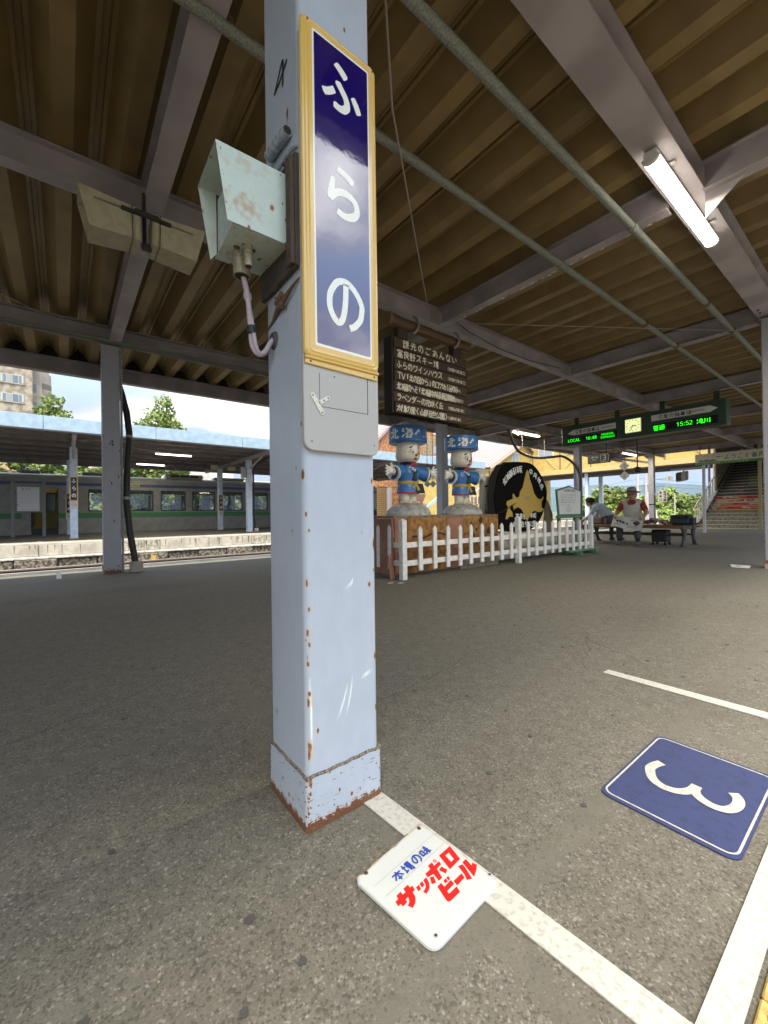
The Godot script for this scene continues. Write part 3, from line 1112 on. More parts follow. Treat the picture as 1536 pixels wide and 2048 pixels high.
const KANA_FU := ["564,1976 571,1984 577,1985 592,1977 604,1967 604,1961 597,1953 593,1951 577,1964 563,1973", "526,1895 543,1903 559,1916 567,1905 565,1899 549,1886 536,1879 530,1885", "569,1937 582,1939 600,1919 609,1904 612,1890 611,1879 605,1870 596,1862 583,1859 570,1860 560,1863 561,1877 567,1879 578,1877 587,1880 593,1887 592,1898 585,1908 571,1924 567,1931", "615,1916 621,1923 628,1925 638,1913 647,1893 645,1888 637,1883 633,1883"]
const KANA_RA := ["572,1711 576,1712 601,1706 621,1696 621,1689 616,1680 611,1680 593,1689 568,1697 567,1700", "550,1679 562,1677 562,1669 560,1648 571,1654 587,1658 605,1658 622,1651 635,1638 639,1620 638,1608 631,1595 617,1584 604,1580 589,1579 575,1581 566,1585 567,1593 571,1601 579,1599 592,1597 608,1603 619,1611 622,1621 618,1631 609,1637 594,1639 578,1636 567,1629 560,1622 554,1614 550,1614 539,1619 539,1626 542,1646"]
const KANA_NO := "591,1407 590,1371 586,1335 579,1310 570,1301 562,1302 550,1315 542,1334 541,1355 544,1372 553,1390 565,1405 578,1411 592,1413 607,1407 622,1395 635,1378 642,1361 641,1345 637,1326 626,1311 615,1300 602,1294"


func spline_loop(pts, n = 3):
	var out = []
	var c = pts.size()
	for i in c:
		var a = pts[i]
		var b = pts[(i + 1) % c]
		var p0 = pts[(i + c - 1) % c]
		var p3 = pts[(i + 2) % c]
		# keep real corners: only soften where the turn is gentle
		var t1 = (a - p0).normalized().dot((b - a).normalized())
		var t2 = (b - a).normalized().dot((p3 - b).normalized())
		out.append(a)
		if t1 > 0.55 and t2 > 0.55:
			for k in range(1, n):
				out.append(a.cubic_interpolate(b, p0, p3, float(k) / n))
	return out


func build_main_pillar_gear():
	var zf = ZN + 0.1135
	# grey wooden backing board
	var grey = M("backing wood", lin(0.46, 0.46, 0.44), 0.7, 0.0, "fine", 0.13, 0.1)
	var wb = thing("backing_board", "weathered grey plywood board behind the tall blue station sign", "board", Vector3(0, 0, zf + 0.001))
	var outline = []
	for p in round_rect(0.4705, 0.962, 0.7045, 2.035, 0.026, 5):
		outline.append(p)
	part(wb, "board", slab(outline, Vector3.ZERO, Vector3.RIGHT, Vector3.UP, Vector3(0, 0, 1), 0.013, 0.002), grey)
	var dark = M("groove", lin(0.06, 0.055, 0.05), 0.9)
	part(wb, "hatch_seam", box(0.0016, 0.10, 0.002, 0.0), dark, Vector3(0.6665, 1.126, 0.0128))
	part(wb, "hatch_seam", box(0.150, 0.0009, 0.002, 0.0), dark, Vector3(0.591, 1.0765, 0.0128))
	part(wb, "hatch_seam", box(0.0008, 0.085, 0.002, 0.0), dark, Vector3(0.5155, 1.119, 0.0128))
	var zinc = M("zinc plate", lin(0.62, 0.60, 0.50), 0.35, 0.75, "patch", 0.06)
	var strap = round_rect(-0.031, -0.0065, 0.031, 0.0065, 0.006)
	part(wb, "tee_bracket", slab(strap, Vector3(0.5085, 1.081, 0.0135), Vector3(0.54, -0.84, 0), Vector3(0.84, 0.54, 0), Vector3(0, 0, 1), 0.0018, 0.0005), zinc)
	part(wb, "tee_bracket", slab(round_rect(0.006, -0.006, 0.042, 0.006, 0.0055), Vector3(0.5085, 1.081, 0.0138), Vector3(0.84, 0.54, 0), Vector3(-0.54, 0.84, 0), Vector3(0, 0, 1), 0.0018, 0.0005), zinc)
	var head = lathe([[0.0, 0.0012], [0.0022, 0.0010], [0.0028, 0.0]], 10)
	var up = Basis(Vector3.RIGHT, PI / 2)
	for p in [Vector2(0.4955, 1.1015), Vector2(0.5215, 1.0605), Vector2(0.5145, 1.085), Vector2(0.527, 1.0925), Vector2(0.5395, 1.1005)]:
		part(wb, "screw", head, M("screw", lin(0.30, 0.27, 0.22), 0.4, 0.7), Vector3(p.x, p.y, 0.0156), up)
	for p in [Vector2(0.492, 0.985), Vector2(0.688, 0.992), Vector2(0.56, 1.16)]:
		part(wb, "nail", lathe([[0.0, 0.0004], [0.0022, 0.0]], 8), M("strap rust"), Vector3(p.x, p.y, 0.0131), up)
	# the station name sign: enamelled steel with a rolled yellow rim
	var s = thing("station_name_sign", "tall blue enamel name sign with yellow frame and three white kana, on the near pillar", "sign", Vector3(0, 0, zf + 0.015))
	var yel = M("yellow enamel", lin(0.66, 0.44, 0.115), 0.22)
	yel.clearcoat_enabled = true
	yel.clearcoat = 0.5
	yel.clearcoat_roughness = 0.08
	yel.heightmap_enabled = true
	yel.heightmap_texture = tex.ripple
	yel.heightmap_scale = 0.006
	var blue = M("blue enamel", lin(0.012, 0.005, 0.115), 0.055)
	blue.metallic_specular = 0.9
	blue.heightmap_enabled = true
	blue.heightmap_texture = tex.ripple
	blue.heightmap_scale = 0.010
	blue.uv1_scale = Vector3(3, 3, 3)
	blue.clearcoat_enabled = true
	blue.clearcoat = 0.8
	blue.clearcoat_roughness = 0.03
	var white = M("white enamel", lin(0.80, 0.83, 0.77), 0.12)
	# frame: outer rim, flute, flat land to the blue field; lofted rings
	var rings = [[0.468, 1.194, 0.692, 2.049, 0.0, 0.020], [0.466, 1.193, 0.700, 2.050, 0.006, 0.020], [0.469, 1.196, 0.697, 2.047, 0.0105, 0.018], [0.474, 1.200, 0.692, 2.043, 0.0125, 0.014], [0.478, 1.204, 0.689, 2.040, 0.0112, 0.012], [0.483, 1.209, 0.6855, 2.036, 0.0128, 0.010], [0.4885, 1.215, 0.682, 2.0335, 0.0112, 0.008], [0.4985, 1.2255, 0.6745, 2.0275, 0.0108, 0.005]]
	var st = st_new()
	var loops = []
	for r in rings:
		var l = []
		for p in round_rect(r[0] + 0.001, r[1], r[2], r[3], r[5], 6):
			l.append(Vector3(p.x, p.y, r[4]))
		loops.append(l)
	for i in loops.size() - 1:
		for k in loops[i].size():
			var k2 = (k + 1) % loops[i].size()
			qd(st, loops[i][k], loops[i][k2], loops[i + 1][k2], loops[i + 1][k], Vector3(0, 0, 1) + (loops[i][k] - Vector3(0.583, 1.62, 0)) * 0.3)
	part(s, "frame", st.commit(), yel)
	var inner = round_rect(0.4985, 1.2255, 0.6755, 2.0275, 0.005, 4)
	part(s, "white_line", slab(inner, Vector3.ZERO, Vector3.RIGHT, Vector3.UP, Vector3(0, 0, 1), 0.0107), white)
	part(s, "blue_field", slab(round_rect(0.5045, 1.2325, 0.6700, 2.0215, 0.0025, 2), Vector3(0, 0, 0.0105), Vector3.RIGHT, Vector3.UP, Vector3(0, 0, 1), 0.0008), blue)
	for g in [[KANA_FU, "kana_fu"], [KANA_RA, "kana_ra"]]:
		st = st_new()
		for o in g[0]:
			add_slab(st, spline_loop(mm(o)), Vector3(0, 0, 0.0112), Vector3.RIGHT, Vector3.UP, Vector3(0, 0, 1), 0.0007)
		part(s, g[1], st.commit(), white)
	st = st_new()
	add_stroke(st, smooth(mm(KANA_NO), 4), 0.0168, plane_map(Vector3(0, 0, 0.0114), Vector3.RIGHT, Vector3.UP), 0.0006)
	part(s, "kana_no", st.commit(), white)
	part(s, "bottom_lip", slab([Vector2(0.4735, 1.178), Vector2(0.6985, 1.1735), Vector2(0.6985, 1.191), Vector2(0.4735, 1.1925)], Vector3.ZERO, Vector3.RIGHT, Vector3.UP, Vector3(0, 0, 1), 0.0045, 0.001), yel)
	part(s, "lip_edge", bar(Vector3(0.471, 1.1935, 0.006), Vector3(0.699, 1.1925, 0.006), 0.0042, 10), yel)
	for p in [Vector3(0.4885, 1.1845, 0.0047), Vector3(0.687, 1.1825, 0.0047), Vector3(0.487, 2.039, 0.0125), Vector3(0.688, 2.037, 0.0125)]:
		part(s, "screw", head, mat_made["strap rust"], p, up)
	# pale green steel box with a flared hood, pipe stubs below
	var mint = skin("mint box", bloom(paint_image(160, 160, 77, Color(0.42, 0.515, 0.47), 12, 0.0, 0.6)), 0.42)
	var bx = thing("signal_box", "pale mint green metal box with flared hood and rust stains on the pillar", "box", Vector3(0, 0, 0))
	var wood = M("dark plank", lin(0.085, 0.062, 0.045), 0.85, 0.0, "wood", 0.0, 0.3)
	var bp = thing("mounting_plank", "dark weathered wooden plank between the mint box and the pillar", "plank", Vector3(0, 0, 0))
	part(bp, "plank", box(0.013, 0.285, 0.115, 0.002), wood, Vector3(0.4655, 1.567, -0.985))
	part(bp, "plank", box(0.013, 0.275, 0.112, 0.002), wood, Vector3(0.4655, 1.560, -1.101))
	part(bp, "cleat", box(0.012, 0.27, 0.028, 0.002), wood, Vector3(0.453, 1.562, -0.944))
	# body: shell of four walls, its mouth towards -x; the front wall flares out like a blinker
	var x1 = 0.4585
	var P = func(a, b, c): return Vector3(a, b, c)
	var ft = [P.call(0.278, 1.661, -0.960), P.call(x1, 1.667, -0.962), P.call(x1, 1.489, -0.962), P.call(0.303, 1.487, -0.960)]
	var plate = func(a, b, c, d, n, th):
		var s2 = st_new()
		qd(s2, a, b, c, d, n)
		qd(s2, a - n * th, b - n * th, c - n * th, d - n * th, -n)
		for e in [[a, b], [b, c], [c, d], [d, a]]:
			qd(s2, e[0], e[1], e[1] - n * th, e[0] - n * th, (e[0] + e[1]) * 0.5 - (a + b + c + d) * 0.25)
		return s2.commit()
	var uvplate = func(a, b, c, d, n, th):
		var s2 = st_new()
		qd(s2, a, b, c, d, n, [Vector2(0, 0), Vector2(1, 0), Vector2(1, 1), Vector2(0, 1)])
		qd(s2, a - n * th, b - n * th, c - n * th, d - n * th, -n)
		for e in [[a, b], [b, c], [c, d], [d, a]]:
			qd(s2, e[0], e[1], e[1] - n * th, e[0] - n * th, (e[0] + e[1]) * 0.5 - (a + b + c + d) * 0.25, [Vector2(0.1, 0.1), Vector2(0.3, 0.1), Vector2(0.3, 0.12), Vector2(0.1, 0.12)])
		return s2.commit()
	part(bx, "hood_side", uvplate.call(ft[0], ft[1], ft[2], ft[3], Vector3(0, 0, 1), 0.002), mint)
	var stain = M("rust bloom", lin(0.36, 0.22, 0.12), 0.75, 0.0, "stain", 0.05)
	part(bx, "hood_side", uvplate.call(P.call(0.292, 1.695, -1.172), P.call(0.335, 1.690, -1.160), P.call(0.335, 1.520, -1.160), P.call(0.322, 1.506, -1.172), Vector3(-0.2, 0, -1).normalized(), 0.002), mint)
	part(bx, "hood_top", uvplate.call(P.call(0.278, 1.661, -0.961), P.call(x1, 1.667, -0.963), P.call(x1, 1.690, -1.160), P.call(0.292, 1.695, -1.171), Vector3(0, 1, 0.11).normalized(), 0.002), mint)
	part(bx, "body", box(0.120, 0.160, 0.185, 0.003), mint, Vector3(0.3985, 1.588, -1.062))
	part(bx, "box_floor", uvplate.call(P.call(0.318, 1.489, -0.968), P.call(x1, 1.490, -0.966), P.call(x1, 1.502, -1.158), P.call(0.331, 1.506, -1.158), Vector3(0, -1, 0.06).normalized(), 0.002), mint)
	part(bx, "door_panel", box(0.003, 0.150, 0.160, 0.001), M("mint inner", lin(0.42, 0.50, 0.46), 0.5, 0.0, "patch", 0.2), Vector3(0.336, 1.583, -1.062))
	part(bx, "pipe_stub", tube([P.call(0.3765, 1.502, -1.08), P.call(0.3765, 1.436, -1.08)], 0.0215, 18), M("stub brass", lin(0.42, 0.38, 0.27), 0.45, 0.25, "stain", 0.05))
	part(bx, "pipe_stub", tube([P.call(0.3765, 1.500, -1.03), P.call(0.3765, 1.438, -1.03)], 0.011, 14), mat_made["stub brass"])
	part(bx, "stub_mouth", lathe([[0.0, 0.0], [0.018, 0.0]], 16), M("dark hole"), Vector3(0.3765, 1.4355, -1.08), Basis(Vector3.RIGHT, PI))
	part(bx, "stub_mouth", lathe([[0.0, 0.0], [0.008, 0.0]], 12), M("dark hole"), Vector3(0.3765, 1.4375, -1.03), Basis(Vector3.RIGHT, PI))
	for k in 5:
		part(bx, "rust_lump", lathe([[0.0, 0.002], [0.006, 0.0015], [0.009, 0.0]], 9), M("strap rust"), P.call(0.345 + 0.012 * k, 1.496 - 0.0006 * k, -1.02 - 0.013 * ((k * 3) % 5)), Basis(Vector3.RIGHT, PI))
	var hook = [P.call(0.4585, 1.690, -0.955), P.call(0.452, 1.706, -0.975), P.call(0.4585, 1.716, -0.99)]
	part(bx, "hook", tube(hook, 0.005, 8), M("strap rust"))
	part(bx, "hook", tube([P.call(0.458, 1.502, -0.95), P.call(0.448, 1.486, -0.958), P.call(0.458, 1.470, -0.966)], 0.005, 8), M("strap rust"))
	# bundled cable
	var cable = thing("bundled_cable", "pale mauve taped cable drooping from the mint box into the pillar", "cable")
	var path = [P.call(0.380, 1.46, -1.082), P.call(0.386, 1.43, -1.088), P.call(0.396, 1.40, -1.095), P.call(0.405, 1.35, -1.10), P.call(0.410, 1.305, -1.10), P.call(0.415, 1.268, -1.10), P.call(0.428, 1.248, -1.10), P.call(0.446, 1.256, -1.10), P.call(0.462, 1.285, -1.10), P.call(0.476, 1.30, -1.10)]
	var sm = []
	for i in path.size() - 1:
		for k in 4:
			sm.append(path[i].cubic_interpolate(path[i + 1], path[max(i - 1, 0)], path[min(i + 2, path.size() - 1)], k / 4.0))
	sm.append(path[-1])
	var lilac = M("cable jacket", lin(0.46, 0.39, 0.44), 0.5, 0.0, "patch", 0.08)
	for k in 2:
		var off = []
		for i in sm.size():
			off.append(sm[i] + Vector3(0.004 * (k - 0.5), 0.0, 0.006 * sin(i * 0.25 + k * PI)))
		part(cable, "strand", tube(off, 0.0072 - 0.001 * k, 9), lilac)
	part(cable, "tape", tube([sm[16] - Vector3(0, 0.006, 0), sm[15] + Vector3(0, 0.004, 0)], 0.0125, 12), M("black tape", lin(0.02, 0.02, 0.022), 0.6))
	part(cable, "tape", tube([sm[8] + Vector3(0, 0.004, 0), sm[9] - Vector3(0, 0.002, 0)], 0.0105, 12), lilac)
	part(cable, "grommet", lathe([[0.0, 0.010], [0.020, 0.008], [0.026, 0.0]], 14), M("grommet", lin(0.06, 0.06, 0.07), 0.6), Vector3(0.474, 1.296, -1.10), Basis(Vector3(0, 0, 1), PI / 2))


# ------------------------------------------------------------------ what hangs from the canopy
func lamp(at, length, label, along = Vector3.RIGHT, light = 2.6):
	var t = thing("tube_lamp", label, "lamp", at, Basis(along, Vector3.UP, along.cross(Vector3.UP)), "tube lamps of the canopies")
	var body = M("lamp body", lin(0.62, 0.60, 0.58), 0.45)
	part(t, "housing", box(length, 0.05, 0.085, 0.008), body, Vector3(0, 0.047, 0))
	var prof = []
	for k in 9:
		var a = PI + PI * k / 8.0
		prof.append(Vector2(0.052 * cos(a), 0.040 * sin(a)))
	part(t, "diffuser", slab(prof, Vector3(-length / 2 + 0.03, 0.022, 0), Vector3(0, 0, 1), Vector3.UP, Vector3.RIGHT, length - 0.06), glow("lamp glow", Color(1.0, 0.97, 0.90), 3.2))
	for e in [-1, 1]:
		var cap = []
		for k in 9:
			var a = PI + PI * k / 8.0
			cap.append(Vector2(0.055 * cos(a), 0.043 * sin(a)))
		part(t, "end_cap", slab(cap, Vector3(e * (length / 2 - 0.03) - (0.03 if e < 0 else 0.0), 0.022, 0), Vector3(0, 0, 1), Vector3.UP, Vector3.RIGHT, 0.03), body)
	for e in [-1, 1]:
		part(t, "clip", box(0.03, 0.012, 0.16, 0.002), M("clip steel", lin(0.25, 0.25, 0.23), 0.5, 0.3), Vector3(e * length * 0.33, 0.077, 0))
	var l = AreaLight3D.new()
	l.name = "lamp_light"
	l.area_size = Vector2(length - 0.1, 0.08)
	l.light_energy = light
	l.light_color = Color(1.0, 0.95, 0.84)
	l.area_range = 9.0
	l.shadow_enabled = true
	l.position = Vector3(0, -0.024, 0)
	l.basis = Basis(Vector3.RIGHT, -PI / 2)
	t.add_child(l)
	return t


func build_canopy_gear():
	var galv = M("galvanised", lin(0.25, 0.265, 0.235), 0.6, 0.1, "stain", 0.12)
	var coup = M("coupling rust", lin(0.17, 0.085, 0.045), 0.85, 0.0, "stain", 0.06)
	var k = 0
	for s in [[3.30, -1.44, 0.032, "speckled galvanised conduit pipe nearest the lit tube lamp, under the roof"], [3.30, -2.10, 0.030, "speckled galvanised conduit pipe running behind the sign's right edge"]]:
		var t = thing("conduit_pipe", s[3], "pipe", Vector3.ZERO, Basis(), "conduit pipes along the canopy")
		part(t, "pipe", bar(Vector3(-4, s[0] - 0.02, s[1]), Vector3(21.5, s[0] - 0.02, s[1]), s[2], 16), galv)
		for x in [3.95, 6.1, 7.3, 10.8, 14.3]:
			part(t, "coupling", bar(Vector3(x - 0.035, s[0] - 0.02, s[1]), Vector3(x + 0.035, s[0] - 0.02, s[1]), s[2] + 0.006, 16), coup if int(x * 10) % 3 == 1 else galv)
		for x in [0.59, 4.02, 7.44, 10.9]:
			part(t, "hanger", box(0.03, 0.05, 0.012, 0.002), coup, Vector3(x + 0.1, s[0] + 0.03, s[1]))
		k += 1
	# slack wires and rods
	var w = M("wire", lin(0.30, 0.26, 0.25), 0.6)
	single("tie_rod", tube([Vector3(0.98, 3.46, -1.25), Vector3(1.58, 3.24, -1.88), Vector3(3.62, 3.26, -3.64)], 0.006, 6), w, "thin slanting tie rod beside the right edge of the blue sign", "rod")
	single("brace_wire", bar(Vector3(3.66, 3.23, -3.72), Vector3(7.25, 3.22, -1.35), 0.0045, 6), w, "thin level brace wire from the hanging guide board to the right pillar", "wire")
	single("brace_wire", bar(Vector3(7.2, 3.18, -1.4), Vector3(10.5, 3.2, -6.9), 0.004, 6), w, "thin brace wire descending from the right pillar above the departure board", "wire")
	single("brace_wire", tube([Vector3(-0.9, 3.62, -6.7), Vector3(0.05, 3.40, -6.95), Vector3(0.4, 3.33, -7.0)], 0.007, 6), w, "bent brace wire left of the pillar numbered 4", "wire")
	single("brace_wire", bar(Vector3(0.72, 3.33, -7.0), Vector3(2.6, 3.25, -6.2), 0.0045, 6), w, "thin brace wire from the pillar numbered 4 towards the near pillar", "wire")
	var cw = M("black wire", lin(0.03, 0.028, 0.03), 0.6)
	single("loose_cable", tube([Vector3(-0.6, 3.36, -3.92), Vector3(0.1, 3.335, -3.93), Vector3(0.5, 3.42, -3.92)], 0.005, 6), cw, "thin loose black cable along the purlin at upper left", "cable")
	single("loose_cable", tube([Vector3(4.05, 3.50, -3.78), Vector3(4.5, 3.36, -3.77), Vector3(5.2, 3.285, -3.77), Vector3(6.0, 3.28, -3.77), Vector3(7.0, 3.36, -3.77)], 0.006, 6), cw, "sagging black cable on the purlin right of the hanging guide board", "cable")
	lamp(Vector3(4.02, 3.262, -1.075), 1.52, "bright tube lamp on the big beam at upper right")
	lamp(Vector3(11.45, 3.235, -7.32), 1.52, "lit tube lamp above the round black map slice")
	lamp(Vector3(19.45, 3.235, -7.38), 1.6, "small distant tube lamp beneath the departure board, near the platform 3 sign")
	# a run of conduit along the far beam, with clips
	var run = thing("cable_tray", "long grey green cable tray under the beam at the left pillar", "cable tray")
	part(run, "tray", box(22.0, 0.05, 0.06, 0.006), galv, Vector3(7.0, 3.30, -6.945))
	part(run, "cover", box(22.0, 0.012, 0.09, 0.003), M("tray cover", lin(0.10, 0.10, 0.09), 0.7), Vector3(7.0, 3.268, -6.955))
	# twin cream horn loudspeakers
	var cream = M("cream plastic", lin(0.42, 0.38, 0.26), 0.55, 0.0, "patch", 0.6)
	var bm = M("speaker bracket", lin(0.03, 0.026, 0.025), 0.6)
	for e in [-1, 1]:
		var t = thing("horn_speaker", ["cream box loudspeaker opening to the left below the crossing beams", "", "cream box loudspeaker opening to the right, next to the pale green box"][e + 1], "loudspeaker", Vector3(0.505 + 0.018 * e, 3.0, -3.60), Basis(Vector3(0, 0, 1), -0.02 * e), "twin loudspeakers under the roof")
		var st = st_new()
		# a flared square shell, deeper at the top rim
		var mouth = 0.395 * e
		var rim = [Vector3(mouth, 0.125, 0.11), Vector3(mouth, 0.125, -0.13), Vector3(mouth - 0.06 * e, -0.145, -0.13), Vector3(mouth - 0.06 * e, -0.145, 0.11)]
		var back = [Vector3(0.03 * e, 0.10, 0.10), Vector3(0.03 * e, 0.10, -0.12), Vector3(0.03 * e, -0.125, -0.12), Vector3(0.03 * e, -0.125, 0.10)]
		var inn = []
		for p in rim:
			inn.append(p * 0.93 + Vector3(mouth * 0.07, -0.001, -0.001))
		var deep = []
		for p in back:
			deep.append(Vector3(p.x + 0.16 * e, p.y * 0.6, p.z * 0.6))
		for i in 4:
			var j = (i + 1) % 4
			var mid = (rim[i] + rim[j] + back[i] + back[j]) * 0.25
			var o = Vector3(0, mid.y + 0.01, mid.z + 0.01).normalized()
			qd(st, rim[i], rim[j], back[j], back[i], o)
			qd(st, rim[i], rim[j], inn[j], inn[i], Vector3(e, 0, 0))
			qd(st, inn[i], inn[j], deep[j], deep[i], -o)
		qd(st, back[0], back[1], back[2], back[3], Vector3(-e, 0, 0))
		qd(st, deep[0], deep[1], deep[2], deep[3], Vector3(e, 0, 0))
		part(t, "shell", st.commit(), cream)
		part(t, "back_cap", box(0.05, 0.235, 0.235, 0.02), cream, Vector3(0.045 * e, -0.012, -0.01))
		part(t, "seam", box(0.004, 0.240, 0.240, 0.01), bm, Vector3(0.073 * e, -0.012, -0.01))
		part(t, "slot", box(0.22, 0.016, 0.004, 0.001), M("slot", lin(0.16, 0.15, 0.13), 0.7), Vector3(0.20 * e, 0.062, 0.106))
		part(t, "arm", box(0.15, 0.022, 0.03, 0.003), bm, Vector3(0.07 * e, 0.055, 0.118))
	var br = thing("speaker_bracket", "black bracket that holds the two cream loudspeakers", "bracket", Vector3(0.505, 3.0, -3.60))
	part(br, "stem", bar(Vector3(0, 0.31, -0.02), Vector3(0, -0.14, 0.0), 0.014, 10), bm)
	part(br, "foot", box(0.07, 0.05, 0.05, 0.01), bm, Vector3(0.01, -0.12, 0.01))
	part(br, "crossbar", box(0.16, 0.035, 0.03, 0.004), bm, Vector3(0, 0.055, 0.13))
	# bent black rainwater pipe beside the left pillar
	var dp = thing("rainwater_pipe", "bent black rainwater pipe standing beside the pillar numbered 4", "pipe")
	var pts = [Vector3(0.60, 2.95, -7.18), Vector3(0.69, 2.62, -7.18), Vector3(0.745, 2.36, -7.17), Vector3(0.775, 2.05, -7.16), Vector3(0.765, 1.92, -7.15), Vector3(0.742, 1.54, -7.13), Vector3(0.722, 1.07, -7.10), Vector3(0.755, 0.58, -7.04), Vector3(0.822, 0.09, -6.985)]
	part(dp, "pipe", tube(pts, 0.044, 14), M("pipe black", lin(0.022, 0.017, 0.013), 0.5, 0.0, "stain", 0.4))
	for c in [[Vector3(0.775, 2.02, -7.16), Vector3(0.771, 1.985, -7.157)], [Vector3(0.724, 1.10, -7.10), Vector3(0.7225, 1.06, -7.10)]]:
		part(dp, "clamp", bar(c[0], c[1], 0.049, 14), M("clamp steel", lin(0.34, 0.34, 0.31), 0.5, 0.4))
	part(dp, "concrete_foot", lathe([[0.0, 0.15], [0.075, 0.15], [0.085, 0.14], [0.09, 0.0]], 18), M("platform concrete"), Vector3(0.826, 0, -6.98))
	single("conduit", bar(Vector3(0.672, 0.0, -7.1), Vector3(0.672, 3.3, -7.1), 0.016, 10), M("stub paint"), "thin upright conduit against the right side of the pillar numbered 4", "pipe")
	# dark curved duct that sweeps to the info board's pillar
	var du = thing("cable_duct", "dark flexible cable duct curving from the roof down the pillar behind the info board", "duct")
	var dpt = [Vector3(10.4, 3.26, -7.25), Vector3(10.75, 2.80, -7.25), Vector3(11.1, 2.60, -7.25), Vector3(11.9, 2.52, -7.25), Vector3(12.9, 2.62, -7.25), Vector3(13.5, 2.68, -7.22), Vector3(13.95, 2.50, -7.12), Vector3(14.12, 2.15, -6.98), Vector3(14.15, 1.75, -6.95), Vector3(14.15, 1.2, -6.95), Vector3(14.15, 0.6, -6.95), Vector3(14.15, 0.0, -6.95)]
	var ds = []
	for i in dpt.size() - 1:
		for q in 4:
			ds.append(dpt[i].cubic_interpolate(dpt[i + 1], dpt[max(i - 1, 0)], dpt[min(i + 2, dpt.size() - 1)], q / 4.0))
	ds.append(dpt[-1])
	part(du, "duct", tube(ds, 0.042, 12), M("duct", lin(0.055, 0.045, 0.042), 0.6))
	for x in [11.15, 12.4]:
		part(du, "hanger", bar(Vector3(x, 2.6, -7.25), Vector3(x, 3.3, -7.25), 0.005, 6), w)


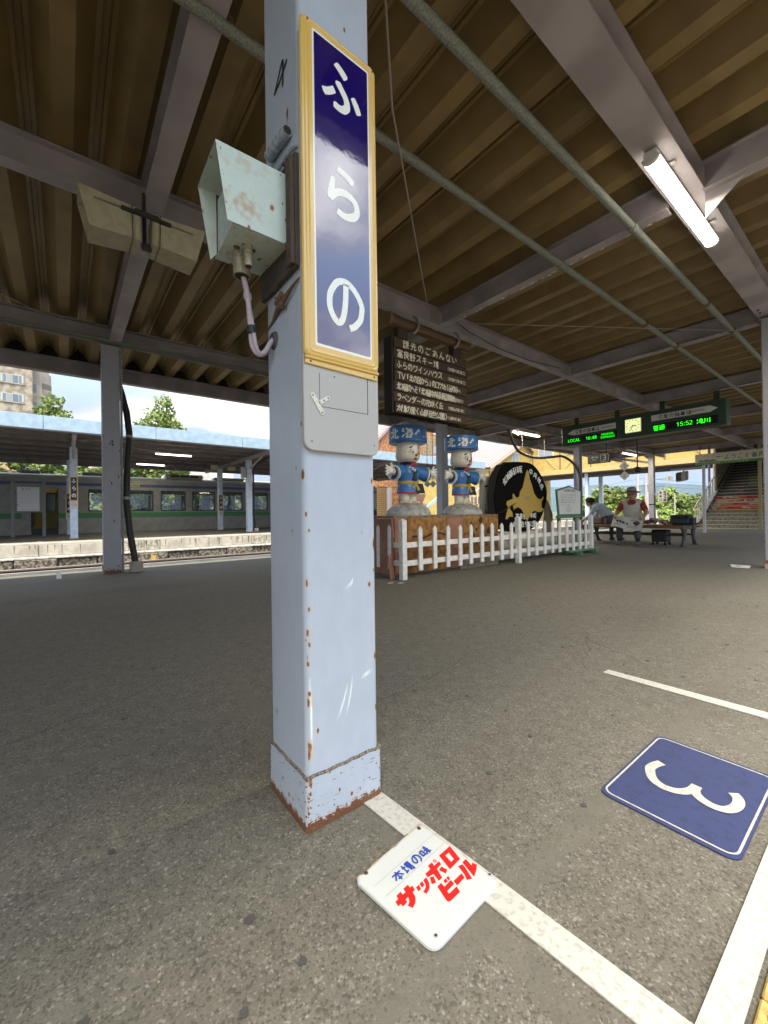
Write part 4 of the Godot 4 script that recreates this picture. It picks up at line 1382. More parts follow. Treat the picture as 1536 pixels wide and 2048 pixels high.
# ------------------------------------------------------------------ marks on the floor
func build_floor_marks():
	var white = M("road paint", lin(0.45, 0.44, 0.40), 0.75, 0.0, "worn", 0.42, 0.10)
	var old = M("worn paint", lin(0.62, 0.60, 0.54), 0.8, 0.0, "stain", 0.33, 0.2)
	var lines = [
		["white painted line from the near pillar, running under the beer plate", sheet([Vector2(0.642, -0.93), Vector2(0.707, -0.93), Vector2(0.762, -0.165), Vector2(0.700, -0.165)], 0.004)],
		["broad white painted line along the yellow studded tiles at lower right", sheet([Vector2(-2.0, -0.212), Vector2(7.5, -0.196), Vector2(7.5, -0.156), Vector2(-2.0, -0.163)], 0.008)],
		["short white painted line above the blue number 3 square", sheet([Vector2(2.080, -0.924), Vector2(2.136, -0.921), Vector2(2.156, -0.215), Vector2(2.090, -0.215)], 0.004)],
		["small white dash near the left track edge", sheet([Vector2(-0.10, -7.60), Vector2(-0.052, -7.56), Vector2(-0.034, -6.84), Vector2(-0.09, -6.83)], 0.004)]]
	for l in lines:
		single("painted_line", l[1], white, l[0], "line marking", Vector3.ZERO, Basis(), "white lines painted on the platform")
	single("painted_line", sheet([Vector2(-22, -7.60), Vector2(46, -7.60), Vector2(46, -7.34), Vector2(-22, -7.34)], 0.004), M("edge yellow", lin(0.72, 0.64, 0.40), 0.8, 0.0, "fine", 0.3), "pale yellow warning line along the far track edge", "line marking")
	# the blue square with its 3
	var sq = thing("platform_number_mark", "blue rounded square with a white 3 painted on the asphalt", "floor marking")
	part(sq, "blue_ground", slab(round_rect(1.186, -0.545, 1.648, -0.236, 0.028), Vector3(0, 0.001, 0), Vector3.RIGHT, Vector3.BACK, Vector3.UP, 0.003), M("floor blue", lin(0.021, 0.032, 0.112), 0.7, 0.0, "worn", 0.9, 0.06))
	var bd = round_rect(1.200, -0.536, 1.634, -0.244, 0.024)
	bd.append(bd[0])
	bd.append(bd[1])
	var st = st_new()
	var up = plane_map(Vector3(0, 0.004, 0), Vector3.RIGHT, Vector3.BACK)
	var flat = func(p, lift): return Vector3(p.x, 0.004 + lift, p.y)
	add_stroke(st, bd, 0.0052, flat, 0.0012)
	part(sq, "border_line", st.commit(), white)
	st = st_new()
	add_stroke(st, smooth(mm("1470,-478 1441,-488 1415,-491 1398,-486 1380,-478 1362,-466 1350,-450 1346,-430 1352,-408 1366,-392 1386,-381 1404,-377 1424,-376"), 3), 0.026, flat, 0.0016)
	part(sq, "number_stroke", st.commit(), white)
	st = st_new()
	add_stroke(st, smooth(mm("1413,-377 1390,-372 1372,-358 1361,-338 1359,-318 1366,-301 1382,-290 1404,-284 1428,-284 1450,-291 1464,-303"), 3), 0.026, flat, 0.0020)
	part(sq, "number_stroke", st.commit(), white)
	# enamel beer plate lying on the line
	var c = [Vector2(0.7055, -0.769), Vector2(0.4845, -0.742), Vector2(0.5165, -0.529), Vector2(0.7255, -0.541)]
	var t = thing("enamel_plate", "white enamel beer plate with red and blue lettering lying on the ground", "sign")
	var en = M("plate enamel", lin(0.49, 0.51, 0.49), 0.13)
	en.heightmap_enabled = true
	en.heightmap_texture = tex.ripple
	en.heightmap_scale = 0.008
	var ex = (c[0] - c[1]).normalized()
	var ey = (c[2] - c[1]).normalized()
	var out = []
	var soft = func(a, b, d, r):
		var u = (a - b).normalized()
		var v = (d - b).normalized()
		var res = []
		for k in 6:
			var f = k / 5.0
			var p = b + u * r * (1 - f) * (1 - f) + v * r * f * f
			res.append(p)
		return res
	# clockwise from the chipped corner, with the bite taken out of its rim
	out += [c[1] + ey * 0.012 + ex * 0.001, c[1] + ex * 0.010 - ey * 0.001, c[1] + ex * 0.016 + ey * 0.001, c[1] + ex * 0.021 + ey * 0.006, c[1] + ex * 0.026 + ey * 0.001]
	out += soft.call(c[1], c[0], c[3], 0.014)
	out += soft.call(c[0], c[3], c[2], 0.024)
	out += soft.call(c[3], c[2], c[1], 0.024)
	var flip = []
	for p in out:
		flip.append(p)
	part(t, "plate_rim", slab(flip, Vector3(0, 0.0035, 0), Vector3.RIGHT, Vector3.BACK, Vector3.UP, 0.0052, 0.0), en)
	var loops = []
	var cen = (c[0] + c[1] + c[2] + c[3]) * 0.25
	for r in [[1.0, 0.0086], [0.985, 0.0108], [0.965, 0.0120], [0.93, 0.0126]]:
		var lp = []
		for p in out:
			var q = cen + (p - cen) * r[0]
			lp.append(Vector3(q.x, r[1], q.y))
		loops.append(lp)
	st = st_new()
	for i in loops.size() - 1:
		for k in loops[i].size():
			var k2 = (k + 1) % loops[i].size()
			qd(st, loops[i][k], loops[i][k2], loops[i + 1][k2], loops[i + 1][k], Vector3.UP)
	var lastl = []
	for p in loops[-1]:
		lastl.append(Vector2(p.x, p.z))
	var idx = Geometry2D.triangulate_polygon(PackedVector2Array(lastl))
	for k in range(0, idx.size(), 3):
		tri(st, loops[-1][idx[k]], loops[-1][idx[k + 1]], loops[-1][idx[k + 2]], Vector3.UP)
	part(t, "plate_face", st.commit(), en)
	var rustm = M("strap rust")
	var k3 = 0
	for h in [Vector2(0.694, -0.761), Vector2(0.509, -0.741), Vector2(0.724, -0.561), Vector2(0.535, -0.543)]:
		var q = cen + (h - cen) * (0.965 if k3 > 1 else 0.955)
		part(t, "screw_hole", lathe([[0.0, 0.0132], [0.0028, 0.0132]], 12), M("dark hole"), Vector3(q.x, 0.0005, q.y))
		part(t, "hole_rim", lathe([[0.0028, 0.0130], [0.0050, 0.0129], [0.0054, 0.012]], 14), rustm if k3 < 2 else M("hole rim", lin(0.35, 0.34, 0.36), 0.5), Vector3(q.x, 0.0003, q.y))
		k3 += 1
	# its print: axes follow the plate's lower edge, letters read from its chipped side up
	var r = Vector3(0.195, 0, -0.021).normalized()
	var u = Vector3(r.z, 0, -r.x)
	var base = 0.0127
	var ln = M("thin grey print", lin(0.28, 0.29, 0.33), 0.4)
	var L = func(a, b):
		var s2 = st_new()
		add_stroke(s2, [a, b], 0.0011, func(p, lift): return Vector3(p.x, base + lift, p.y), 0.0003)
		return s2.commit()
	part(t, "print_line", L.call(Vector2(0.509, -0.699), Vector2(0.704, -0.720)), ln)
	part(t, "print_line", L.call(Vector2(0.514, -0.666), Vector2(0.708, -0.685)), ln)
	part(t, "blue_lettering", lettering("本場の味", Vector3(0.551, base, -0.671), r, u, 0.0275, 0.135, 1.08, 1.0), M("print blue", lin(0.03, 0.06, 0.30), 0.2))
	var red = M("print red", lin(0.72, 0.020, 0.018), 0.2)
	# the red brand letters, cut as bold flat shapes; each string is one stroke's outline in millimetres
	var shapes = [
		"565.8,-657.4 565.2,-649.4 571.9,-649.7 569.5,-639.0 562.5,-637.8 560.8,-629.4 556.5,-622.7 549.6,-616.7 539.8,-612.7 535.3,-622.6 541.8,-625.9 546.0,-631.1 548.0,-636.1 540.7,-635.4 539.5,-629.2 526.4,-627.0 526.6,-633.9 519.4,-633.4 521.0,-644.4 529.1,-645.5 530.8,-653.0 543.8,-654.8 542.6,-647.1 550.7,-647.4 552.3,-655.9",
		"583.5,-642.3 581.2,-632.6 573.2,-631.7 575.0,-641.7",
		"595.2,-644.3 592.6,-634.2 584.7,-633.3 586.4,-643.1",
		"608.6,-645.6 605.3,-635.0 598.4,-624.8 590.8,-620.2 582.8,-617.4 579.5,-624.5 587.6,-627.4 593.5,-631.9 596.6,-637.3 598.6,-644.5",
		"658.9,-656.7 657.2,-648.1 641.4,-645.7 634.7,-623.0 623.6,-622.4 626.1,-641.2 610.8,-643.3 612.4,-652.7 629.2,-654.5 631.7,-663.9 644.7,-664.4 642.3,-655.4",
		"622.9,-637.0 615.8,-623.1 606.1,-626.1 613.9,-640.4",
		"652.8,-644.0 657.9,-629.8 648.1,-625.1 642.4,-640.2",
		"647.7,-617.9 646.3,-610.5 639.7,-609.8 640.9,-617.3",
		"639.3,-616.8 637.6,-609.5 629.7,-609.6 630.9,-616.5",
		"623.6,-615.8 622.7,-605.4 645.1,-607.9 643.6,-597.1 619.8,-594.7 618.7,-588.5 643.3,-589.6 639.4,-577.0 612.7,-575.5 606.5,-576.0 603.4,-580.3 611.0,-614.9",
		"674.9,-604.2 672.0,-592.8 645.3,-590.4 647.7,-602.4",
		"694.0,-618.3 692.6,-608.6 682.8,-581.0 671.2,-586.3 677.5,-597.5 682.7,-620.9",
		"710.6,-622.7 707.9,-603.8 714.4,-606.9 718.3,-597.5 708.0,-589.7 689.5,-581.3 697.6,-621.5"
	]
	var k4 = 0
	for o in shapes:
		part(t, "red_letter_stroke", slab(spline_loop(mm(o)) if k4 in [0, 3, 13] else mm(o), Vector3(0, base + 0.0001, 0), Vector3.RIGHT, Vector3.BACK, Vector3.UP, 0.0003), red)
		k4 += 1
	var ring_o = mm("709.5,-670.2 701.0,-630.9 663.0,-626.7 669.9,-667.1")
	var ring_i = mm("693.2,-659.2 689.2,-639.4 679.1,-638.1 681.6,-658.1")
	for i in 4:
		part(t, "red_letter_stroke", slab([ring_o[i], ring_o[(i + 1) % 4], ring_i[(i + 1) % 4], ring_i[i]], Vector3(0, base + 0.0001, 0), Vector3.RIGHT, Vector3.BACK, Vector3.UP, 0.0003), red)
	var circ = []
	for i in 13:
		circ.append(Vector2(0.6522, -0.6628) + Vector2(cos(TAU * i / 12), sin(TAU * i / 12)) * 0.0030)
	st = st_new()
	add_stroke(st, circ, 0.0022, func(p, lift): return Vector3(p.x, base + lift, p.y), 0.0004)
	part(t, "red_letter_ring", st.commit(), red)
	# brown and yellow staining where the enamel has chipped along its upper rim
	for i in 16:
		var f = rng.randf_range(0.03, 0.97)
		var q0 = c[1].lerp(c[0], f) + Vector2(0.004, 0.0035) * rng.randf_range(0.6, 1.6)
		var l0 = rng.randf_range(0.003, 0.012)
		st = st_new()
		add_stroke(st, [q0 - ex * l0, q0, q0 + ex * l0], rng.randf_range(0.0008, 0.0026), func(p, lift): return Vector3(p.x, 0.0121 + lift, p.y), 0.0006)
		part(t, "edge_stain", st.commit(), M("edge stain %d" % (i % 2), [lin(0.42, 0.34, 0.17), lin(0.24, 0.12, 0.06)][i % 2], 0.6))
	# yellow studded tiles at the platform edge
	var tp = thing("tactile_paving", "row of yellow studded warning tiles along the near platform edge", "paving")
	var ty = M("tile yellow", lin(0.50, 0.345, 0.105), 0.75, 0.0, "stain", 0.21, 0.2)
	var dome = st_new()
	add_box(dome, Vector3(0, 0, 0), Vector3(0.297, 0.012, 0.297), Basis(), 0.003)
	for i in 5:
		for j in 5:
			add_lathe(dome, [[0.017, 0.006], [0.015, 0.009], [0.010, 0.011], [0.0, 0.0115]], 12, Vector3(-0.12 + 0.06 * i, 0, -0.12 + 0.06 * j))
	var dm = dome.commit()
	for i in 24:
		part(tp, "tactile_tile", dm, ty, Vector3(-1.97 + 0.3 * i, 0.006, -0.003))
	# grit: loose pale chips of stone
	var stone = st_new()
	add_box(stone, Vector3.ZERO, Vector3(1.0, 0.6, 0.8), Basis(Vector3(1, 1, 0).normalized(), 0.4), 0.25)
	var mmesh = MultiMesh.new()
	mmesh.transform_format = MultiMesh.TRANSFORM_3D
	mmesh.use_colors = true
	var sm = stone.commit()
	mmesh.mesh = sm
	var many = 4200
	mmesh.instance_count = many
	for i in many:
		var near = i < 3600
		var p = Vector3(rng.randf_range(-0.9, 2.6), 0, rng.randf_range(-2.4, -0.02)) if near else Vector3(rng.randf_range(-1.5, 6.0), 0, rng.randf_range(-4.6, -0.1))
		if i < 420:
			var a = rng.randf() * TAU
			var d = 0.13 + absf(rng.randfn(0, 0.10))
			p = Vector3(X0 + cos(a) * d * 1.15, 0, ZN + sin(a) * d * 1.15)
			if absf(p.x - X0) < 0.125 and absf(p.z - ZN) < 0.125:
				p.x -= 0.2
		var on_mark = (p.x > 1.17 and p.x < 1.66 and p.z > -0.56 and p.z < -0.22) or (p.x > 0.47 and p.x < 0.74 and p.z > -0.78 and p.z < -0.51)
		var s = rng.randf_range(0.0012, 0.0030) if rng.randf() < 0.85 else rng.randf_range(0.003, 0.0055)
		if on_mark:
			p.z -= 0.8
		var b = Basis(Vector3(rng.randfn(), rng.randfn(), rng.randfn()).normalized(), rng.randf() * TAU).scaled(Vector3(s, s * 0.7, s))
		mmesh.set_instance_transform(i, Transform3D(b, p + Vector3(0, s * 0.12, 0)))
		var v = rng.randf_range(0.09, 0.24)
		mmesh.set_instance_color(i, Color(v * 1.05, v, v * rng.randf_range(0.68, 0.98)))
	var gm = StandardMaterial3D.new()
	gm.vertex_color_use_as_albedo = true
	gm.roughness = 0.6
	var grit = MultiMeshInstance3D.new()
	grit.name = "stone_grit"
	grit.multimesh = mmesh
	grit.material_override = gm
	add_child(grit)
	tag(grit, "pale chips of grit strewn over the asphalt", "grit")
	stuff(grit)
	# trodden gum and oil spots
	var gum = st_new()
	for k in 150:
		var gp = Vector3(rng.randf_range(-1.0, 4.5), 0.0022, rng.randf_range(-3.6, -0.25))
		if gp.distance_to(Vector3(X0, 0, ZN)) < 0.35 or (gp.x > 1.15 and gp.x < 1.7 and gp.z > -0.58) or (gp.x > 0.45 and gp.x < 0.80 and gp.z > -0.80):
			continue
		var gr = rng.randf_range(0.004, 0.013)
		var pts = []
		for q in 9:
			var ga = TAU * q / 9.0
			pts.append(Vector2(gp.x + cos(ga) * gr * rng.randf_range(0.7, 1.1), gp.z + sin(ga) * gr * rng.randf_range(0.7, 1.1)))
		add_slab(gum, pts, Vector3(0, 0.0012, 0), Vector3.RIGHT, Vector3.BACK, Vector3.UP, 0.0012)
	var gum_o = part(self, numbered("gum_spots"), gum.commit(), M("gum", lin(0.055, 0.052, 0.048), 0.8))
	tag(gum_o, "small dark trodden spots scattered over the asphalt", "stains")
	stuff(gum_o)
	# hair cracks in the old surfacing
	var crack_m = M("crack", lin(0.022, 0.020, 0.017), 0.95)
	for c0 in [[2.05, -0.98, 0.35, 14, "crooked hair crack in the asphalt above the short white line"], [2.35, -0.80, 1.2, 12, "second hair crack in the asphalt at the right edge"], [0.95, -1.35, 0.2, 16, "long hair crack in the asphalt right of the near pillar"], [-0.35, -1.9, 0.5, 18, "long hair crack in the asphalt left of the near pillar"]]:
		var pp = [Vector2(c0[0], c0[1])]
		for k in c0[3]:
			pp.append(pp[-1] + Vector2(cos(c0[2]), -sin(c0[2])) * rng.randf_range(0.03, 0.07) + Vector2(rng.randf_range(-0.015, 0.015), rng.randf_range(-0.022, 0.022)))
		var cst = st_new()
		add_stroke(cst, pp, 0.0022, flat, -0.0026)
		single("surface_crack", cst.commit(), crack_m, c0[4], "crack")
	# litter
	var pap = thing("magazine", "white folded leaflet lying flat near the right pillar", "leaflet")
	part(pap, "sheet", slab([Vector2(7.483, -1.543), Vector2(7.48, -1.318), Vector2(7.189, -1.282), Vector2(7.173, -1.463)], Vector3(0, 0.002, 0), Vector3.RIGHT, Vector3.BACK, Vector3.UP, 0.006), M("paper", lin(0.74, 0.73, 0.70), 0.6))
	part(pap, "red_print", slab([Vector2(7.36, -1.45), Vector2(7.36, -1.40), Vector2(7.28, -1.39), Vector2(7.28, -1.44)], Vector3(0, 0.0085, 0), Vector3.RIGHT, Vector3.BACK, Vector3.UP, 0.001), M("paper red", lin(0.50, 0.09, 0.06), 0.6))
	for l in [[3.02, -3.55, "larger white scrap of paper at the fence corner post"], [2.93, -3.63, "smaller white scrap of paper left of the fence corner post"]]:
		single("paper_scrap", sheet([Vector2(-0.03, -0.012), Vector2(0.035, -0.016), Vector2(0.04, 0.012), Vector2(-0.025, 0.014)], 0.004), M("paper"), l[2], "litter", Vector3(l[0], 0.002, l[1]), Basis(Vector3.UP, l[0]))


# ------------------------------------------------------------------ the platform across the tracks
func small_sign(at, label, scale = 1.0, blank = false):
	var t = thing("name_sign", label, "sign", at, Basis().scaled(Vector3.ONE * scale), "blue name signs on the far platform")
	part(t, "frame", box(0.25, 0.93, 0.025, 0.004), M("yellow enamel"))
	part(t, "blue_field", box(0.19, 0.86, 0.006, 0.001), M("small sign blue", lin(0.016, 0.009, 0.055), 0.45), Vector3(0, 0, 0.0145))
	part(t, "kana", lettering("ふらの", Vector3(-0.078, 0.215, 0.0185), Vector3.RIGHT, Vector3.UP, 0.156, 0.13, 1.75, 1.0, true), M("white enamel"))
	part(t, "ad_plate", box(0.25, 0.25, 0.012, 0.003), M("plate enamel"), Vector3(0, -0.60, 0))
	var st = st_new()
	write(st, "サッポロ", plane_map(Vector3(-0.095, -0.62, 0.0075), Vector3.RIGHT, Vector3.UP), 0.046, 0.2, 1.0)
	write(st, "ビール", plane_map(Vector3(-0.035, -0.665, 0.0075), Vector3.RIGHT, Vector3.UP), 0.044, 0.2, 0.95)
	part(t, "red_lettering", st.commit(), M("print red"))
	part(t, "blue_lettering", lettering("本場の味", Vector3(-0.075, -0.552, 0.0075), Vector3.RIGHT, Vector3.UP, 0.034, 0.14), M("print blue"))
	return t


func build_opposite_platform():
	var conc = M("far concrete", lin(0.53, 0.49, 0.41), 0.9, 0.0, "cloudy", 2.3, 0.3)
	var asph = M("far asphalt", lin(0.125, 0.115, 0.095), 0.9, 0.0, "cloudy", 3.0)
	structure("far_platform", box(70.0, 0.9, 9.0, 0.0), asph, Vector3(12, -0.46, -21.75))
	var walls = thing("far_platform_wall", "pale streaked concrete facing of the far platform edge", "retaining wall")
	var stain = M("streaked concrete", lin(0.46, 0.42, 0.345), 0.9, 0.0, "stain", 1.1, 0.4)
	var alt = M("plain concrete", lin(0.47, 0.435, 0.36), 0.9, 0.0, "cloudy", 1.4, 0.3)
	for i in 24:
		part(walls, "wall_panel", box(1.72, 0.36, 0.07, 0.012), stain if i % 3 == 1 else alt, Vector3(-5.0 + 1.735 * i, -0.25, -17.2 + 0.004 * (i % 2)))
	for i in 90:
		var h = rng.randf_range(0.10, 0.34)
		part(walls, "drip_stain", slab([Vector2(-0.018, 0), Vector2(0.02, 0), Vector2(0.008, -h), Vector2(-0.006, -h)], Vector3(-4.5 + rng.randf() * 22.0, -0.075, -17.1615), Vector3.RIGHT, Vector3.UP, Vector3(0, 0, 1), 0.002), M("drip", lin(0.20, 0.17, 0.13), 0.9))
	part(walls, "coping", box(44.0, 0.075, 0.30, 0.012), conc, Vector3(15, -0.034, -17.32))
	part(walls, "ledge", box(44.0, 0.07, 0.34, 0.015), M("ledge paint", lin(0.60, 0.57, 0.52), 0.8, 0.0, "stain", 1.5), Vector3(15, -0.47, -17.10))
	var sm = M("old masonry", lin(0.30, 0.255, 0.195), 0.95, 0.0, "rusty", 1.4, 1.2)
	for i in 40:
		part(walls, "footing_block", box(1.05, 0.42, 0.30, 0.03), sm, Vector3(-5.0 + 1.07 * i, -0.72, -17.12 + 0.05 * sin(i * 2.1)))
	structure("far_warning_line", sheet([Vector2(-20, -17.62), Vector2(46, -17.62), Vector2(46, -17.48), Vector2(-20, -17.48)], 0.012), M("edge yellow"))
	single("painted_line", sheet([Vector2(-0.74, -18.3), Vector2(-0.62, -18.3), Vector2(-0.62, -17.75), Vector2(-0.74, -17.75)], 0.004), M("road paint"), "small white mark on the far platform beneath the poster board", "line marking")
	single("track_marker", box(0.16, 0.28, 0.05, 0.006), M("marker yellow", lin(0.55, 0.33, 0.05), 0.7), "small yellow marker low on the far platform wall, right of the black pipe", "marker", Vector3(2.55, -0.76, -16.92))
	# roof over it
	var t = thing("far_canopy", "long low platform roof with pale blue fascia across the tracks", "canopy")
	var fas = M("far fascia", lin(0.34, 0.46, 0.56), 0.45, 0.0, "patch", 2.2)
	var x0 = -16.0
	var x1 = 21.2
	for i in 12:
		var l = (x1 - x0) / 12
		part(t, "fascia_board", box(l - 0.012, 0.43, 0.03, 0.004), fas, Vector3(x0 + l * (i + 0.5), 3.785, -16.5))
	part(t, "gutter", box(x1 - x0, 0.05, 0.10, 0.01), M("gutter", lin(0.18, 0.17, 0.17), 0.6), Vector3((x0 + x1) / 2, 3.555, -16.56))
	part(t, "fascia_board", box(0.03, 0.43, 10.0, 0.004), fas, Vector3(x1 + 0.01, 3.785, -21.5))
	var under = M("far soffit", lin(0.20, 0.175, 0.165), 0.75, 0.0, "cloudy", 1.6)
	part(t, "roof_slab", box(x1 - x0, 0.06, 10.6, 0.0), under, Vector3((x0 + x1) / 2, 3.80, -21.8))
	for z in [-17.8, -19.2, -20.8, -22.3, -23.8, -25.6]:
		part(t, "purlin", box(x1 - x0, 0.13, 0.07, 0.004), under, Vector3((x0 + x1) / 2, 3.70, z))
	part(t, "eave_board", box(x1 - x0, 0.22, 0.05, 0.004), under, Vector3((x0 + x1) / 2, 3.66, -27.1))
	var lil = M("far beam", lin(0.36, 0.33, 0.36), 0.6, 0.0, "patch", 1.1)
	for k in 4:
		var x = 0.28 + 6.72 * k
		part(t, "cross_beam", box(0.12, 0.16, 10.3, 0.004), lil, Vector3(x, 3.545, -21.8))
		part(t, "diagonal_brace", bar(Vector3(x, 3.05, -19.2), Vector3(x, 3.50, -17.6), 0.045, 8), lil)
		for e in [-1, 1]:
			part(t, "wind_brace", bar(Vector3(x + 0.1, 3.70, -19.0), Vector3(x + 3.3, 3.70, -19.0 + 1.6 * e), 0.018, 6), lil)
	var post_m = M("far post", lin(0.52, 0.60, 0.72), 0.5, 0.0, "patch", 1.4)
	var n = 0
	var first = null
	var lab = ["pale far platform post with blue name sign, left of the pillar numbered 4", "lilac far platform post with name sign at back left", "pale far platform post with a black pipe, just left of the near pillar", "lilac far platform post with name sign before the train windows", "pale far platform post under the far roof end, behind the first statue", "lilac far platform post behind the first statue", "last pale front post of the far platform", "last lilac back post of the far platform"]
	for k in 4:
		for row in 2:
			var at = Vector3(0.28 + 6.72 * k - 0.07 * row, 0, -19.45 if row == 0 else -23.85)
			var p
			if first == null:
				p = thing("platform_post", lab[n], "post", at, Basis(), "posts of the far platform roof")
				part(p, "shaft", box(0.245, 3.45, 0.245, 0.02), post_m, Vector3(0, 1.74, 0))
				part(p, "base", box(0.28, 0.05, 0.28, 0.01), M("platform concrete"), Vector3(0, 0.025, 0))
				part(p, "collar", box(0.252, 0.02, 0.252, 0.006), lil, Vector3(0, 2.42, 0))
				first = p
			else:
				p = copy_of(first, at, lab[n])
			n += 1
	for s in [[Vector3(0.28, 1.89, -19.30), "blue name sign with small beer plate on the first far post"], [Vector3(0.17, 1.46, -23.70), "half hidden blue name sign on the far back post, left"], [Vector3(6.93, 1.52, -23.70), "shaded blue name sign on the far back post before the train windows"]]:
		small_sign(s[0], s[1])
	# downpipe and conduits at the second front post
	single("rainwater_pipe", tube([Vector3(7.75, 3.62, -18.6), Vector3(7.35, 3.30, -19.2), Vector3(7.2, 3.0, -19.4), Vector3(7.2, 0.9, -19.4), Vector3(7.28, 0.1, -19.35)], 0.045, 10), M("pipe black"), "black rainwater pipe curving down beside the far post left of the near pillar", "pipe")
	single("pipe_foot", box(0.18, 0.18, 0.18, 0.02), M("platform concrete"), "concrete foot of the far black rainwater pipe", "block", Vector3(7.3, 0.09, -19.34))
	single("junction_box", box(0.2, 0.5, 0.16, 0.01), M("far beam"), "small lilac equipment box high on the far post left of the near pillar", "box", Vector3(6.72, 2.85, -19.4))
	# speakers under that roof
	var cream = M("cream plastic")
	for e in [-1, 1]:
		var sp = thing("horn_speaker", ["left one of two small cream loudspeakers under the far roof", "", "right one of two small cream loudspeakers under the far roof"][e + 1], "loudspeaker", Vector3(6.55 + 0.45 * e, 3.30, -22.0), Basis(), "loudspeakers under the far roof")
		part(sp, "shell", box(0.42, 0.25, 0.25, 0.05), cream)
		part(sp, "mouth", box(0.02, 0.22, 0.22, 0.01), M("dark hole"), Vector3(0.21 * e, 0, 0))
		part(sp, "arm", bar(Vector3(-0.15 * e, 0.1, 0), Vector3(-0.15 * e, 0.35, 0), 0.02, 6), M("speaker bracket"))
	lamp(Vector3(3.75, 3.45, -19.5), 1.45, "lit tube lamp under the far roof, right of the black pipe", Vector3.RIGHT, 1.5)
	lamp(Vector3(3.5, 3.45, -23.8), 1.3, "lit tube lamp at the back of the far roof, above the train", Vector3.RIGHT, 1.5)
	# poster board
	var pb = thing("poster_board", "grey framed poster board with white timetable sheet in front of the train", "notice board", Vector3(-1.22, 0, -23.3))
	var gp = M("grey post", lin(0.20, 0.21, 0.215), 0.6, 0.0, "patch", 0.9)
	for e in [-1, 1]:
		part(pb, "post", box(0.12, 2.42, 0.12, 0.008), gp, Vector3(0.51 * e, 1.21, 0))
	part(pb, "frame", box(0.90, 1.15, 0.05, 0.006), gp, Vector3(0, 1.63, 0.01))
	part(pb, "head_rail", box(0.98, 0.05, 0.14, 0.006), gp, Vector3(0, 2.29, 0.03))
	part(pb, "timetable_sheet", box(0.73, 1.03, 0.012, 0.003), M("poster", lin(0.56, 0.57, 0.60), 0.35), Vector3(0, 1.63, 0.04))
	part(pb, "heading", lettering("富良野駅", Vector3(-0.22, 2.02, 0.047), Vector3.RIGHT, Vector3.UP, 0.085, 0.11, 1.25), M("print grey", lin(0.18, 0.19, 0.22), 0.6))
	for i in 9:
		part(pb, "print_row", box(0.50 + 0.10 * ((i * 7) % 3), 0.008, 0.003, 0.0), M("print pale", lin(0.36, 0.37, 0.41), 0.6), Vector3(0, 1.95 - 0.06 * i, 0.0475))
	part(pb, "lock", lathe([[0.0, 0.01], [0.018, 0.008], [0.02, 0.0]], 10), M("ink"), Vector3(-0.34, 1.38, 0.046), Basis(Vector3.RIGHT, PI / 2))


